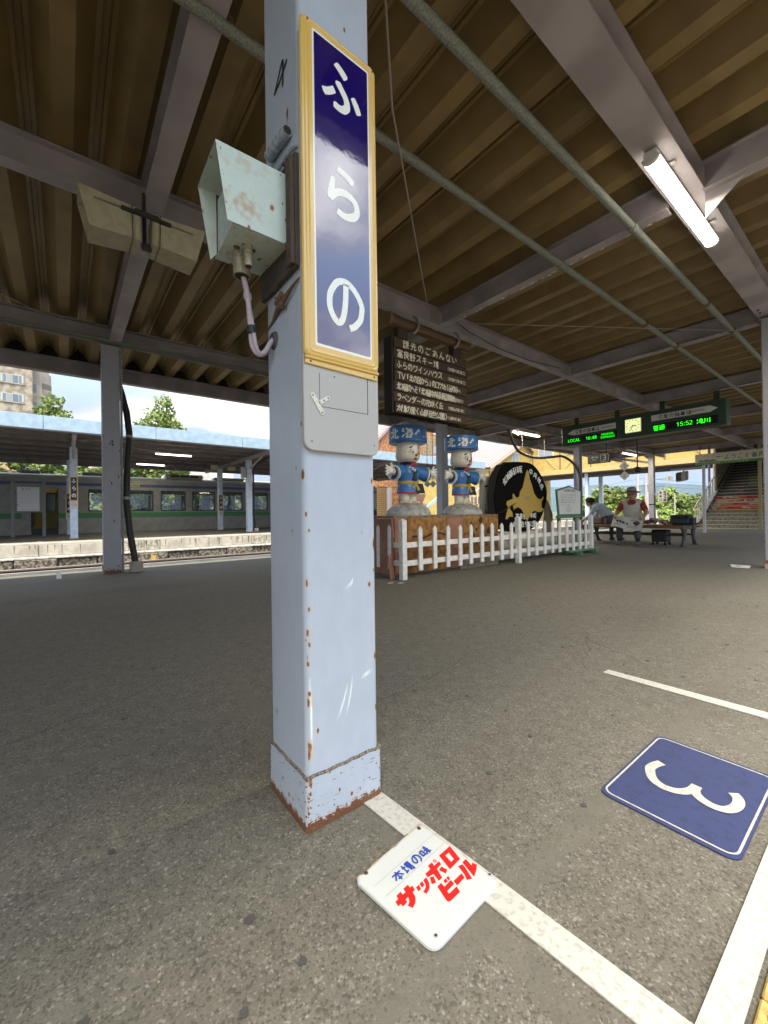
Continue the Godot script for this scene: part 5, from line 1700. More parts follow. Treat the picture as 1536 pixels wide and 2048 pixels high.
# ------------------------------------------------------------------ train
func build_train():
	var t = thing("railcar", "grey diesel railcar with green waist stripe standing at the far platform", "train", Vector3(0, 0, -26.45))
	var body = M("train silver", lin(0.25, 0.25, 0.232), 0.42, 0.25, "patch", 2.6)
	var green = M("train green", lin(0.035, 0.20, 0.045), 0.4)
	var blue = M("train blue", lin(0.045, 0.06, 0.22), 0.4)
	var thin = M("train thin stripe", lin(0.07, 0.11, 0.20), 0.4)
	var roofm = M("train roof", lin(0.42, 0.42, 0.40), 0.5, 0.1, "patch", 2.0)
	var black = M("train rubber", lin(0.012, 0.012, 0.013), 0.35)
	var inn = M("train inside", lin(0.62, 0.62, 0.58), 0.7)
	var pane = glass("train glass", Color(0.40, 0.52, 0.45), 0.10)
	var wx = []
	for k in 9:
		wx.append(1.645 + 1.69 * k)
	wx.append(-2.95)
	wx.sort()
	var ww = 1.30
	for side in [0, 1]:
		var z = 0.0 if side == 0 else -2.75
		part(t, "lower_side", box(34.0, 1.20, 0.06, 0.004), body, Vector3(3, 0.535, z)) if side == 1 else null
		if side == 0:
			# door opening between x -1.29 and -0.25
			part(t, "lower_side", box(18.55, 1.20, 0.06, 0.004), body, Vector3(9.025, 0.535, z))
			part(t, "lower_side", box(12.0, 1.20, 0.06, 0.004), body, Vector3(-7.29, 0.535, z))
			part(t, "upper_side", box(34.0, 0.58, 0.06, 0.004), body, Vector3(3, 2.56, z))
		else:
			part(t, "upper_side", box(34.0, 0.58, 0.06, 0.004), body, Vector3(3, 2.56, z))
		var edge = -14.0
		for x in wx:
			var w = ww if x > -2 else 0.62
			var a = edge
			var b = x - w / 2
			if side == 0 and a < -1.29 and b > -0.25:
				part(t, "window_post", box(-1.29 - a, 1.14, 0.06, 0.003), body, Vector3((-1.29 + a) / 2, 1.702, z))
				a = -0.25
			part(t, "window_post", box(b - a, 1.14, 0.06, 0.003), body, Vector3((a + b) / 2, 1.702, z))
			edge = x + w / 2
			# window with rounded black rubber and a pane
			var ring = st_new()
			var outer = round_rect(-w / 2 - 0.015, 1.118, w / 2 + 0.015, 2.287, 0.07, 4)
			var inner = round_rect(-w / 2 + 0.045, 1.178, w / 2 - 0.045, 2.227, 0.10, 4)
			var f = 0.036 if side == 0 else -0.036
			for i in outer.size():
				var j = (i + 1) % outer.size()
				qd(ring, Vector3(outer[i].x, outer[i].y, f), Vector3(outer[j].x, outer[j].y, f), Vector3(inner[j].x, inner[j].y, f), Vector3(inner[i].x, inner[i].y, f), Vector3(0, 0, f))
				qd(ring, Vector3(inner[i].x, inner[i].y, f), Vector3(inner[j].x, inner[j].y, f), Vector3(inner[j].x, inner[j].y, -f), Vector3(inner[i].x, inner[i].y, -f), Vector3(-inner[i].x, 1.7 - inner[i].y, 0))
			var wn = Node3D.new()
			wn.name = "window"
			t.add_child(wn, true)
			wn.position = Vector3(x, 0, z)
			part(wn, "rubber_frame", ring.commit(), black)
			part(wn, "pane", box(w - 0.06, 1.08, 0.008, 0.0), pane, Vector3(0, 1.702, f * 0.5))
			if side == 0 and x > -2:
				part(wn, "upper_bar", box(w - 0.1, 0.022, 0.02, 0.002), M("window alu", lin(0.35, 0.35, 0.34), 0.4, 0.5), Vector3(0, 2.03, -0.012))
		part(t, "window_post", box(20.0 - edge, 1.14, 0.06, 0.003), body, Vector3((20.0 + edge) / 2, 1.702, z))
		if side == 0:
			for seg in [[-0.25, 18.3], [-13.3, -1.65]]:
				var l = seg[1] - seg[0]
				part(t, "green_stripe", box(l, 0.235, 0.006, 0.001), green, Vector3((seg[0] + seg[1]) / 2, 0.93, 0.0335))
				part(t, "thin_stripe", box(l, 0.035, 0.006, 0.001), thin, Vector3((seg[0] + seg[1]) / 2, 0.793, 0.0335))
			part(t, "blue_band", box(34.0, 0.155, 0.006, 0.001), blue, Vector3(3, 2.53, 0.0335))
	# curtains and seats seen through the glass
	var cur = M("curtain", lin(0.035, 0.04, 0.03), 0.9)
	var seat = M("seat cloth", lin(0.06, 0.075, 0.075), 0.9)
	for k in 8:
		var xm = 1.645 + 1.69 * k + 0.845
		part(t, "curtain", slab([Vector2(-0.52, 2.02), Vector2(0.52, 2.02), Vector2(0.16, 1.55), Vector2(0.14, 1.18), Vector2(-0.14, 1.18), Vector2(-0.16, 1.55)], Vector3(xm, 0, -0.14), Vector3.RIGHT, Vector3.UP, Vector3(0, 0, 1), 0.03), cur)
		part(t, "seat_back", box(0.14, 0.75, 1.0, 0.04), seat, Vector3(xm - 0.62, 1.13, -0.70))
		part(t, "seat_back", box(0.14, 0.75, 1.0, 0.04), seat, Vector3(xm - 0.62, 1.13, -2.05))
	part(t, "inner_ceiling", box(34.0, 0.03, 2.66, 0.0), inn, Vector3(3, 2.50, -1.375))
	part(t, "inner_floor", box(34.0, 0.05, 2.66, 0.0), inn, Vector3(3, 0.05, -1.375))
	# roof: shallow arch
	var arch = []
	for i in 13:
		var a = PI * i / 12.0
		arch.append(Vector2(-1.375 + 1.41 * cos(a), 2.845 + 0.25 * pow(sin(a), 0.7)))
	part(t, "roof", slab(arch, Vector3(-14, 0, 0), Vector3(0, 0, 1), Vector3.UP, Vector3.RIGHT, 34.0), roofm)
	part(t, "rain_gutter", box(34.0, 0.05, 0.05, 0.01), roofm, Vector3(3, 2.86, 0.03))
	for e in [-14.0, 20.0]:
		part(t, "end_wall", box(0.06, 2.9, 2.75, 0.01), body, Vector3(e, 1.4, -1.375))
	# door leaf folded open: yellow vestibule behind
	var yel = M("vestibule yellow", lin(0.40, 0.29, 0.055), 0.6)
	part(t, "vestibule_wall", box(1.0, 2.2, 0.05, 0.004), yel, Vector3(-0.77, 1.1, -1.15))
	part(t, "vestibule_window", box(0.52, 0.90, 0.02, 0.004), M("vestibule pane", lin(0.16, 0.25, 0.14), 0.15), Vector3(-0.66, 1.62, -1.12))
	part(t, "door_header", box(1.04, 0.18, 0.04, 0.004), yel, Vector3(-0.77, 2.18, -0.02))
	part(t, "door_step", box(1.04, 0.30, 0.10, 0.006), black, Vector3(-0.77, 0.13, -0.02))
	part(t, "door_post", box(0.045, 2.2, 0.07, 0.004), black, Vector3(-0.26, 1.2, 0.0))
	part(t, "door_post", box(0.045, 2.2, 0.07, 0.004), black, Vector3(-1.28, 1.2, 0.0))
	part(t, "grab_rail", bar(Vector3(-1.16, 0.45, -0.05), Vector3(-1.16, 1.1, -0.05), 0.02, 6), black)
	part(t, "crew_door", box(0.9, 2.05, 0.02, 0.004), body, Vector3(-2.95, 1.05, 0.032))
	for e in [-1, 1]:
		part(t, "crew_door_seam", box(0.02, 2.05, 0.012, 0.0), black, Vector3(-2.95 + 0.46 * e, 1.05, 0.042))
	part(t, "skirt", box(34.0, 0.14, 0.05, 0.004), M("train under", lin(0.05, 0.05, 0.05), 0.8), Vector3(3, -0.13, -0.03))
	part(t, "underframe", box(32.0, 0.5, 2.3, 0.02), mat_made["train under"], Vector3(3, -0.45, -1.375))
	# on the roof
	for s in [[-1.35, 0.8, 0.10], [1.2, 0.9, 0.10], [12.2, 0.7, 0.10]]:
		part(t, "roof_vent", box(s[1], 0.14, 0.8, 0.03), M("vent grey", lin(0.13, 0.14, 0.15), 0.6), Vector3(s[0], 3.14, -0.9))
	part(t, "horn", box(0.16, 0.16, 0.2, 0.03), M("window alu"), Vector3(-1.45, 3.30, -0.8))
	part(t, "antenna", bar(Vector3(-1.35, 3.22, -0.8), Vector3(-0.9, 3.36, -0.8), 0.015, 6), M("window alu"))
	part(t, "cooler", box(2.1, 0.27, 1.5, 0.07), roofm, Vector3(5.75, 3.18, -1.1))
	for i in 3:
		part(t, "cooler_grille", box(0.48, 0.12, 0.02, 0.004), M("dark hole"), Vector3(5.2 + 0.53 * i, 3.19, -0.345))
	part(t, "cooler", box(1.9, 0.16, 1.5, 0.05), roofm, Vector3(8.4, 3.14, -1.1))
	part(t, "route_board", box(0.62, 0.16, 0.012, 0.003), M("route board", lin(0.52, 0.42, 0.12), 0.4), Vector3(3.02, 2.56, 0.041))
	part(t, "route_lettering", lettering("滝川ー富良野", Vector3(2.77, 2.515, 0.048), Vector3.RIGHT, Vector3.UP, 0.085, 0.12, 1.0), M("ink"))


# ------------------------------------------------------------------ statues, fence and what stands behind it
func build_display():
	# picket fence: pickets, rails and posts
	var fw = M("fence white", lin(0.80, 0.785, 0.75), 0.6, 0.0, "patch", 0.5)
	var t = thing("picket_fence", "low white picket fence round the statues and the black log slice", "fence")
	var pic = slab([Vector2(-0.032, 0), Vector2(0.032, 0), Vector2(0.032, 0.505), Vector2(0, 0.548), Vector2(-0.032, 0.505)], Vector3.ZERO, Vector3.RIGHT, Vector3.UP, Vector3(0, 0, 1), 0.022, 0.003)
	var px = [3.46, 3.71, 3.95, 4.19, 4.41, 4.65, 4.88, 5.11, 5.35, 5.81, 6.04, 6.29, 6.53, 6.76, 7.01, 7.24, 7.48, 7.70]
	for x in px:
		part(t, "picket", pic, fw, Vector3(x, 0.092 + rng.randf_range(-0.006, 0.006), -3.70), Basis(Vector3(0, 0, 1), rng.randf_range(-0.012, 0.012)))
	for z in [-3.93, -4.16, -4.39, -4.62, -4.85]:
		part(t, "picket", pic, fw, Vector3(3.175, 0.115, z), Basis(Vector3.UP, -PI / 2))
	var post = st_new()
	add_box(post, Vector3(0, 0.355, 0), Vector3(0.072, 0.71, 0.072), Basis(), 0.004)
	for k in 4:
		var b = Basis(Vector3.UP, PI / 2 * k)
		tri(post, b * Vector3(-0.036, 0.7105, 0.036), b * Vector3(0.036, 0.7105, 0.036), Vector3(0, 0.735, 0), Vector3(0, 1, 0))
	var pm = post.commit()
	for p in [Vector3(3.19, 0, -3.71), Vector3(5.56, 0, -3.71), Vector3(7.94, 0, -3.71), Vector3(3.19, 0, -5.2)]:
		part(t, "fence_post", pm, fw, p)
	for y in [0.412, 0.19]:
		part(t, "rail", box(2.30, 0.066, 0.022, 0.003), fw, Vector3(4.375, y, -3.722))
		part(t, "rail", box(2.31, 0.066, 0.022, 0.003), fw, Vector3(6.75, y - 0.004, -3.722))
		part(t, "rail", box(0.022, 0.066, 1.40, 0.003), fw, Vector3(3.197, y, -4.45))
	# boarded plinth
	var pl = thing("statue_plinth", "brown and ochre boarded plinth under the two statues", "plinth", Vector3(0, 0, 0))
	var ochre = M("plinth ochre", lin(0.36, 0.165, 0.04), 0.7, 0.0, "stain", 0.8, 0.2)
	var salmon = M("plinth salmon", lin(0.34, 0.165, 0.105), 0.75, 0.0, "cloudy", 0.9, 0.15)
	var spans = [[3.19, 3.40, salmon], [3.405, 4.115, ochre], [4.12, 4.465, salmon], [4.47, 5.26, ochre]]
	for s in spans:
		part(pl, "plinth_panel", box(s[1] - s[0], 0.70, 0.03, 0.004), s[2], Vector3((s[0] + s[1]) / 2, 0.385, -3.875))
	for z in [-4.13, -4.63, -5.13]:
		part(pl, "plinth_panel", box(0.03, 0.70, 0.49, 0.004), salmon, Vector3(3.175, 0.385, z))
	part(pl, "plinth_top", box(2.10, 0.03, 1.55, 0.006), M("plinth top", lin(0.27, 0.18, 0.10), 0.8, 0.0, "stain", 0.7), Vector3(4.225, 0.752, -4.64))
	part(pl, "loose_board", box(0.07, 0.30, 0.018, 0.003), salmon, Vector3(3.11, 0.15, -3.84), Basis(Vector3(0, 0, 1), 0.10))
	part(pl, "skirting", box(0.85, 0.13, 0.012, 0.003), M("skirt grey", lin(0.30, 0.25, 0.19), 0.9, 0.0, "stain", 0.4), Vector3(4.80, 0.064, -3.852))
	var paint = M("plinth drawing", lin(0.035, 0.025, 0.018), 0.8)
	var fp = plane_map(Vector3(0, 0, -3.8595), Vector3.RIGHT, Vector3.UP)
	var st = st_new()
	add_stroke(st, smooth([Vector2(3.47, 0.50), Vector2(3.60, 0.50), Vector2(3.68, 0.475), Vector2(3.78, 0.51), Vector2(3.95, 0.53), Vector2(4.09, 0.50)], 4), 0.022, fp, 0.001)
	part(pl, "drawn_line", st.commit(), paint)
	for q in [[3.62, 0.575, 0.05], [4.62, 0.63, 0.035], [4.74, 0.55, 0.03], [4.66, 0.46, 0.05], [4.84, 0.68, 0.055], [4.88, 0.49, 0.045], [5.02, 0.52, 0.06], [4.56, 0.50, 0.03]]:
		var bl = []
		for k in 10:
			var a = TAU * k / 10
			bl.append(Vector2(q[0] + cos(a) * q[2] * rng.randf_range(0.6, 1.0), q[1] + sin(a) * q[2] * rng.randf_range(0.7, 1.1)))
		part(pl, "paint_blot", slab(bl, Vector3(0, 0, -3.8592), Vector3.RIGHT, Vector3.UP, Vector3(0, 0, 1), 0.0015), paint)
	statue(Vector3(4.03, 0.767, -4.55), "larger painted dancer statue in a blue coat, nearer the blue sign", 1.0)
	statue(Vector3(5.22, 0.767, -4.55), "painted dancer statue in a blue coat, beside the black log slice", 0.99)
	# slice of a great log, painted black, with a yellow map
	var lg = thing("log_slice_sign", "round black painted log slice with a yellow map and white lettering", "sign")
	var rimp = mm("6256,1678 6619,1689 6820,1645 7000,1531 7156,1362 7247,1201 7229,1022 7141,829 6975,625 6764,501 6463,441 6179,451 5953,500 5781,598 5698,744 5660,927 5643,1084 5689,1241 5735,1374 5802,1509 5936,1610 6094,1661")
	var blk = M("log black", lin(0.008, 0.0075, 0.007), 0.75, 0.0, "", 0.0, 0.2)
	blk.metallic_specular = 0.12
	var bark = M("log side", lin(0.045, 0.04, 0.034), 0.85, 0.0, "stain", 0.25, 1.5)
	var ring = spline_loop(rimp, 3)
	part(lg, "painted_face", slab(ring, Vector3(0, 0, -4.225), Vector3.RIGHT, Vector3.UP, Vector3(0, 0, 1), 0.025, 0.008), blk)
	var back = []
	var cen = Vector2(6.42, 1.08)
	for p in ring:
		back.append(cen + (p - cen) * (1.0 + 0.02 * sin(p.x * 31.0)))
	st = st_new()
	for i in ring.size():
		var j = (i + 1) % ring.size()
		var o = Vector3(ring[i].x - cen.x, ring[i].y - cen.y, 0)
		qd(st, Vector3(ring[i].x, ring[i].y, -4.226), Vector3(ring[j].x, ring[j].y, -4.226), Vector3(back[j].x, back[j].y, -4.36), Vector3(back[i].x, back[i].y, -4.36), o)
	part(lg, "bark_side", st.commit(), bark)
	part(lg, "back_face", slab(back, Vector3(0, 0, -4.37), Vector3.RIGHT, Vector3.UP, Vector3(0, 0, 1), 0.01), bark)
	part(lg, "yellow_map", slab(mm("6590,1553 6634,1534 6673,1386 6734,1289 6806,1133 6908,1048 7012,1020 7121,1080 7093,1020 7051,976 7048,873 7142,836 7033,793 6953,786 6798,816 6695,760 6622,690 6566,627 6507,706 6413,832 6307,881 6213,861 6166,834 6144,902 6110,929 6076,902 6052,848 6119,793 6139,711 6094,719 6026,713 5969,674 5924,675 5949,754 5984,835 5996,888 5953,928 5976,982 6078,1010 6147,1024 6137,1092 6161,1120 6206,1080 6252,1039 6335,1068 6361,1152 6447,1237 6486,1322 6539,1465"), Vector3(0, 0, -4.2), Vector3.RIGHT, Vector3.UP, Vector3(0, 0, 1), 0.006, 0.0), M("map yellow", lin(0.50, 0.325, 0.055), 0.55))
	part(lg, "map_note", lettering("富良野", Vector3(6.50, 1.02, -4.193), Vector3.RIGHT, Vector3.UP, 0.05, 0.1, 1.2), M("print grey"))
	st = st_new()
	var wm = M("letter white", lin(0.70, 0.70, 0.66), 0.5)
	var arc = func(text, a0, a1, rx, ry, size):
		for k in text.length():
			var a = lerpf(a0, a1, float(k) / maxf(text.length() - 1, 1))
			var c = Vector2(cen.x + 0.06 + rx * sin(a), cen.y - 0.02 + ry * cos(a))
			var rr = Vector3(cos(a * 0.8), -sin(a * 0.8), 0)
			var uu = Vector3(sin(a * 0.8), cos(a * 0.8), 0)
			write(st, text[k], plane_map(Vector3(c.x, c.y, -4.1995) - rr * size / 2 - uu * size / 2, rr, uu), size, 0.15)
	arc.call("北海道経緯度", -1.02, -0.14, 0.66, 0.50, 0.125)
	arc.call("中央標点", 0.36, 1.12, 0.66, 0.50, 0.125)
	write(st, "富良野", plane_map(Vector3(6.22, 0.665, -4.1995), Vector3.RIGHT, Vector3.UP), 0.105, 0.15, 1.1)
	write(st, "本町", plane_map(Vector3(6.66, 0.675, -4.1995), Vector3.RIGHT, Vector3.UP), 0.105, 0.15, 1.1)
	write(st, "北海自然公園", plane_map(Vector3(6.12, 0.525, -4.1995), Vector3.RIGHT, Vector3.UP), 0.11, 0.15, 1.12)
	part(lg, "white_lettering", st.commit(), wm)
	single("thorny_vine", tube([Vector3(5.60, 0.80, -4.35), Vector3(5.75, 0.79, -4.17), Vector3(5.95, 0.86, -4.165), Vector3(6.15, 0.935, -4.17), Vector3(6.24, 0.945, -4.19)], 0.006, 6), M("vine", lin(0.03, 0.022, 0.015), 0.9), "thin dark bare twig reaching over the black log slice", "twig")
	# birch stump and lying birch logs
	var birch = M("birch bark", lin(0.58, 0.53, 0.45), 0.85, 0.0, "fine", 0.2, 0.6)
	var bk = M("birch scar", lin(0.045, 0.035, 0.028), 0.9)
	var bs = thing("birch_stump", "upright birch log post between second statue and black log slice", "log", Vector3(5.87, 0, -4.56))
	part(bs, "trunk", lathe([[0.0, 0.30], [0.118, 0.30], [0.120, 0.8], [0.112, 1.40], [0.108, 1.425], [0.0, 1.43]], 20), birch)
	for q in [[1.25, -0.35, 0.022], [1.08, 0.45, 0.030], [1.02, 0.2, 0.018], [0.92, -0.5, 0.012], [0.86, 0.3, 0.015], [1.33, 0.1, 0.010]]:
		part(bs, "bark_scar", lathe([[0.0, 0.006], [q[2] * 0.7, 0.004], [q[2], -0.004]], 8, 1.6, 1.0), bk, Vector3(0.114 * sin(q[1] - 0.5), q[0], 0.114 * cos(q[1] - 0.5)), Basis(Vector3.UP, q[1] - 0.5) * Basis(Vector3.RIGHT, PI / 2))
	for k in 5:
		single("birch_log", tube([Vector3(5.35 + 0.02 * k, 0.09 + 0.17 * (k / 3), -4.05 - 0.23 * (k % 3)), Vector3(7.30 - 0.05 * k, 0.09 + 0.17 * (k / 3), -4.10 - 0.23 * (k % 3))], 0.085, 14), birch, ["front birch log lying under the black log slice", "middle birch log lying under the black log slice", "rear birch log lying under the black log slice", "front birch log of the upper layer under the slice", "rear birch log of the upper layer under the slice"][k], "log", Vector3.ZERO, Basis(), "birch logs behind the fence")
	var tw = thing("bare_twigs", "tangle of dark bare twigs at the foot of the birch stump", "twigs")
	for k in 12:
		var a = rng.randf() * TAU
		var p = Vector3(5.82 + rng.randf_range(-0.1, 0.2), 0.62, -4.40)
		part(tw, "twig", tube([p, p + Vector3(cos(a) * 0.14, 0.16 + rng.randf() * 0.12, sin(a) * 0.05), p + Vector3(cos(a) * 0.24, 0.12 + rng.randf() * 0.22, 0.05)], [0.009, 0.006, 0.002], 5), bk)
	single("driftwood", tube([Vector3(7.42, 0.05, -4.25), Vector3(7.40, 0.45, -4.28), Vector3(7.46, 0.75, -4.30), Vector3(7.43, 1.02, -4.33)], [0.12, 0.10, 0.08, 0.03], 12), M("weathered stump", lin(0.30, 0.24, 0.17), 0.9, 0.0, "stain", 0.2, 1.2), "weathered brown stump between black log slice and info board", "stump")
	# green framed info board
	var ib = thing("info_board", "white notice board in a green house shaped frame inside the fence end", "notice board", Vector3(7.60, 0, -3.95))
	var gr = M("board green", lin(0.085, 0.20, 0.105), 0.6, 0.0, "patch", 0.4)
	var house = [Vector2(-0.40, 0.715), Vector2(0.43, 0.715), Vector2(0.45, 1.20), Vector2(0.0, 1.285), Vector2(-0.47, 1.195)]
	part(ib, "back_panel", slab(house, Vector3(0, 0, -0.02), Vector3.RIGHT, Vector3.UP, Vector3(0, 0, 1), 0.03, 0.003), gr)
	var inner = Geometry2D.offset_polygon(PackedVector2Array(house), -0.028)[0]
	part(ib, "white_sheet", slab(Array(inner), Vector3(0, 0, 0.009), Vector3.RIGHT, Vector3.UP, Vector3(0, 0, 1), 0.006), M("board white", lin(0.66, 0.665, 0.64), 0.5))
	var inkp = M("print grey")
	part(ib, "heading", lettering("北海道中央標点", Vector3(-0.22, 1.165, 0.0165), Vector3.RIGHT, Vector3.UP, 0.055, 0.13, 1.12), inkp)
	var rows = [["のごあんない富良野の道", 1.095], ["北海道の中央経緯度", 1.045], ["公園からの光の町ふらの", 1.000], ["観測標富良野自然公園", 0.955], ["花咲く丘の里山", 0.905], ["中央経緯", 0.855], ["北の国から", 0.815], ["太陽の里", 0.775]]
	var k2 = 0
	for r in rows:
		part(ib, "text_row", lettering(r[0], Vector3(-0.34 if k2 < 5 else -0.14, r[1], 0.0165), Vector3.RIGHT, Vector3.UP, 0.030, 0.11, 1.75 if k2 < 5 else 1.6), inkp)
		k2 += 1
	for e in [-1, 1]:
		part(ib, "leg", box(0.055, 0.74, 0.05, 0.004), gr, Vector3(0.30 * e - 0.02, 0.37, -0.035))
		part(ib, "foot", box(0.07, 0.06, 0.72, 0.006), gr, Vector3(0.30 * e - 0.02, 0.032, 0.03))
	part(ib, "cross_rail", box(0.95, 0.045, 0.05, 0.004), gr, Vector3(0.01, 0.69, 0.005))
	part(ib, "floor_board", box(1.2, 0.03, 0.10, 0.004), gr, Vector3(0.02, 0.075, 0.27))


func blob(c, r, sides = 16, rings = 10):
	var prof = []
	for i in rings + 1:
		var a = -PI / 2 + PI * i / rings
		prof.append([cos(a), sin(a)])
	var st = st_new()
	for i in rings:
		for k in sides:
			var vs = []
			for e in [[i, k], [i, k + 1], [i + 1, k + 1], [i + 1, k]]:
				var p = prof[e[0]]
				var a = TAU * e[1] / sides
				vs.append(Vector3(p[0] * cos(a), p[1], p[0] * sin(a)))
			for m in [0, 1, 2, 0, 2, 3]:
				st.set_normal((vs[m] / r).normalized())
				st.set_uv(Vector2(vs[m].x, vs[m].y))
				st.add_vertex(c + vs[m] * r)
	return st.commit()


# a painted fibreglass dancer facing +z: generic face, blue coat, arms spread, drum shaped hat
func statue(at, label, k):
	var t = thing("dancer_statue", label, "statue", at, Basis().scaled(Vector3.ONE * k), "dancer statues on the plinth")
	var grey = M("dome grey", lin(0.54, 0.55, 0.52), 0.6, 0.0, "stain", 0.9)
	var flesh = M("statue cream", lin(0.78, 0.72, 0.60), 0.4, 0.0, "patch", 0.5)
	var coat = M("statue blue", lin(0.05, 0.20, 0.52), 0.35, 0.0, "patch", 0.6)
	var white = M("statue white", lin(0.84, 0.84, 0.80), 0.4)
	var black = M("statue black", lin(0.012, 0.012, 0.016), 0.35)
	var red = M("statue red", lin(0.42, 0.022, 0.035), 0.4)
	var gold = M("statue gold", lin(0.48, 0.33, 0.055), 0.4)
	var dome = lathe([[0.34, 0.0], [0.335, 0.03], [0.31, 0.08], [0.26, 0.128], [0.19, 0.160], [0.0, 0.168]], 28)
	part(t, "dome_base", dome, grey)
	part(t, "sandal_mat", lathe([[0.155, 0.163], [0.150, 0.180], [0.0, 0.186]], 22, 1.0, 0.85), gold)
	for e in [-1, 1]:
		part(t, "leg", lathe([[0.078, 0.175], [0.070, 0.22], [0.078, 0.28], [0.085, 0.35]], 16), flesh, Vector3(0.072 * e, 0, 0))
		part(t, "foot", blob(Vector3(0.078 * e, 0.188, 0.055), Vector3(0.065, 0.032, 0.10), 14, 8), flesh)
		part(t, "sandal_strap", tube([Vector3(0.02 * e, 0.195, 0.06), Vector3(0.078 * e, 0.225, 0.045), Vector3(0.135 * e, 0.195, 0.06)], 0.008, 6), black)
	# coat: skirt, waist, chest
	part(t, "coat_hem", lathe([[0.184, 0.322], [0.188, 0.328], [0.186, 0.340]], 26, 1.0, 0.82), red)
	part(t, "coat", lathe([[0.150, 0.33], [0.184, 0.335], [0.176, 0.42], [0.162, 0.475], [0.168, 0.53], [0.190, 0.62], [0.178, 0.70], [0.118, 0.755], [0.0, 0.765]], 26, 1.0, 0.82), coat)
	part(t, "sash", lathe([[0.168, 0.455], [0.172, 0.468], [0.173, 0.492], [0.169, 0.503]], 26, 1.0, 0.84), gold)
	part(t, "sash_bow", slab([Vector2(-0.05, 0.0), Vector2(0.05, 0.005), Vector2(0.03, -0.04), Vector2(0.085, -0.115), Vector2(0.03, -0.125), Vector2(0.0, -0.05), Vector2(-0.035, -0.10), Vector2(-0.07, -0.085), Vector2(-0.025, -0.035)], Vector3(0.02, 0.488, 0.142), Vector3.RIGHT, Vector3.UP, Vector3(0, 0.1, 1).normalized(), 0.012, 0.003), gold)
	part(t, "coat_flap", slab([Vector2(0.0, 0.0), Vector2(0.11, 0.0), Vector2(0.16, -0.145), Vector2(-0.05, -0.145)], Vector3(0.05, 0.468, 0.143), Vector3.RIGHT, Vector3.UP, Vector3(0, 0, 1), 0.006, 0.002), black)
	# black collar bands crossing on the chest, with lettering
	for e in [-1, 1]:
		part(t, "collar_band", tube([Vector3(-0.115 * e, 0.745, 0.03), Vector3(-0.07 * e, 0.69, 0.115), Vector3(0.0, 0.60, 0.158), Vector3(0.02 * e, 0.51, 0.146)], 0.021, 8), black)
	part(t, "collar_lettering", lettering("ふらの", Vector3(-0.115, 0.70, 0.130), Vector3(0.72, -0.55, 0.42).normalized(), Vector3(0.6, 0.8, 0.2).normalized(), 0.045, 0.14, 0.95), white)
	part(t, "collar", lathe([[0.125, 0.735], [0.140, 0.760], [0.120, 0.785], [0.0, 0.79]], 24, 1.0, 0.9), black)
	part(t, "neck_scarf", blob(Vector3(0.0, 0.745, 0.115), Vector3(0.06, 0.035, 0.035), 12, 8), red)
	# sleeves and hands
	for e in [-1, 1]:
		part(t, "sleeve", tube([Vector3(0.10 * e, 0.67, 0.0), Vector3(0.20 * e, 0.645, 0.02), Vector3(0.315 * e, 0.615, 0.05)], [0.085, 0.095, 0.112], 18), coat)
		var cuff_c = Vector3(0.322 * e, 0.613, 0.052)
		part(t, "cuff", tube([cuff_c - Vector3(0.012 * e, -0.003, 0.003), cuff_c + Vector3(0.006 * e, 0, 0.002)], 0.117, 20), white)
		part(t, "cuff_lining", tube([cuff_c + Vector3(0.004 * e, 0, 0.002), cuff_c + Vector3(0.0085 * e, 0, 0.002)], 0.098, 20), M("lining", lin(0.025, 0.07, 0.19), 0.7))
		var wrist = cuff_c + Vector3(0.01 * e, 0.01, 0.01)
		part(t, "forearm", tube([wrist - Vector3(0.05 * e, 0, 0.01), wrist + Vector3(0.05 * e, 0.012, 0.014)], [0.056, 0.050], 14), flesh)
		var hb = wrist + Vector3(0.085 * e, 0.022, 0.026)
		part(t, "palm", blob(hb, Vector3(0.055, 0.058, 0.042), 14, 9), white)
		for f in 4:
			var s0 = hb + Vector3(0.030 * e, 0.038 - 0.026 * f, 0.004)
			var d = Vector3(0.062 * e, 0.030 - 0.022 * f, 0.012)
			part(t, "finger", tube([s0 - d * 0.2, s0 + d * 0.55, s0 + d * (0.95 if f == 1 or f == 2 else 0.82)], [0.0175, 0.0170, 0.0110], 9), white)
		part(t, "thumb", tube([hb + Vector3(-0.012 * e, 0.03, 0.018), hb + Vector3(-0.004 * e, 0.075, 0.030), hb + Vector3(0.008 * e, 0.100, 0.034)], [0.018, 0.017, 0.011], 9), white)
	# head: barrel that swells to the cheeks
	var prof = [[0.0, 0.770], [0.060, 0.772], [0.125, 0.790], [0.170, 0.825], [0.186, 0.870], [0.182, 0.930], [0.172, 1.01], [0.160, 1.085], [0.0, 1.09]]
	part(t, "head", lathe(prof, 30, 0.98, 1.0), flesh)
	# the face, carried on the head's curve; a = sideways angle, y = height
	var rad = func(y):
		for i in prof.size() - 1:
			if y >= prof[i][1] and y <= prof[i + 1][1]:
				return lerpf(prof[i][0], prof[i + 1][0], (y - prof[i][1]) / (prof[i + 1][1] - prof[i][1]))
		return 0.16
	var map = func(p, lift):
		var r = rad.call(p.y) + lift
		var a = p.x / 0.18
		return Vector3(sin(a) * r * 0.98, p.y, cos(a) * r)
	var oval = func(c, rx, ry, turn, lift, m, nm):
		var s2 = st_new()
		var prev = null
		for i in 17:
			var a = TAU * i / 16
			var v = Vector2(cos(a) * rx, sin(a) * ry).rotated(turn) + c
			if prev != null:
				tri(s2, map.call(c, lift + 0.001), map.call(prev, lift), map.call(v, lift), map.call(c, 1.0) - map.call(c, 0.0))
			prev = v
		return part(t, nm, s2.commit(), m)
	oval.call(Vector2(0, 0.90), 0.145, 0.118, 0.0, 0.0020, white, "face_paint")
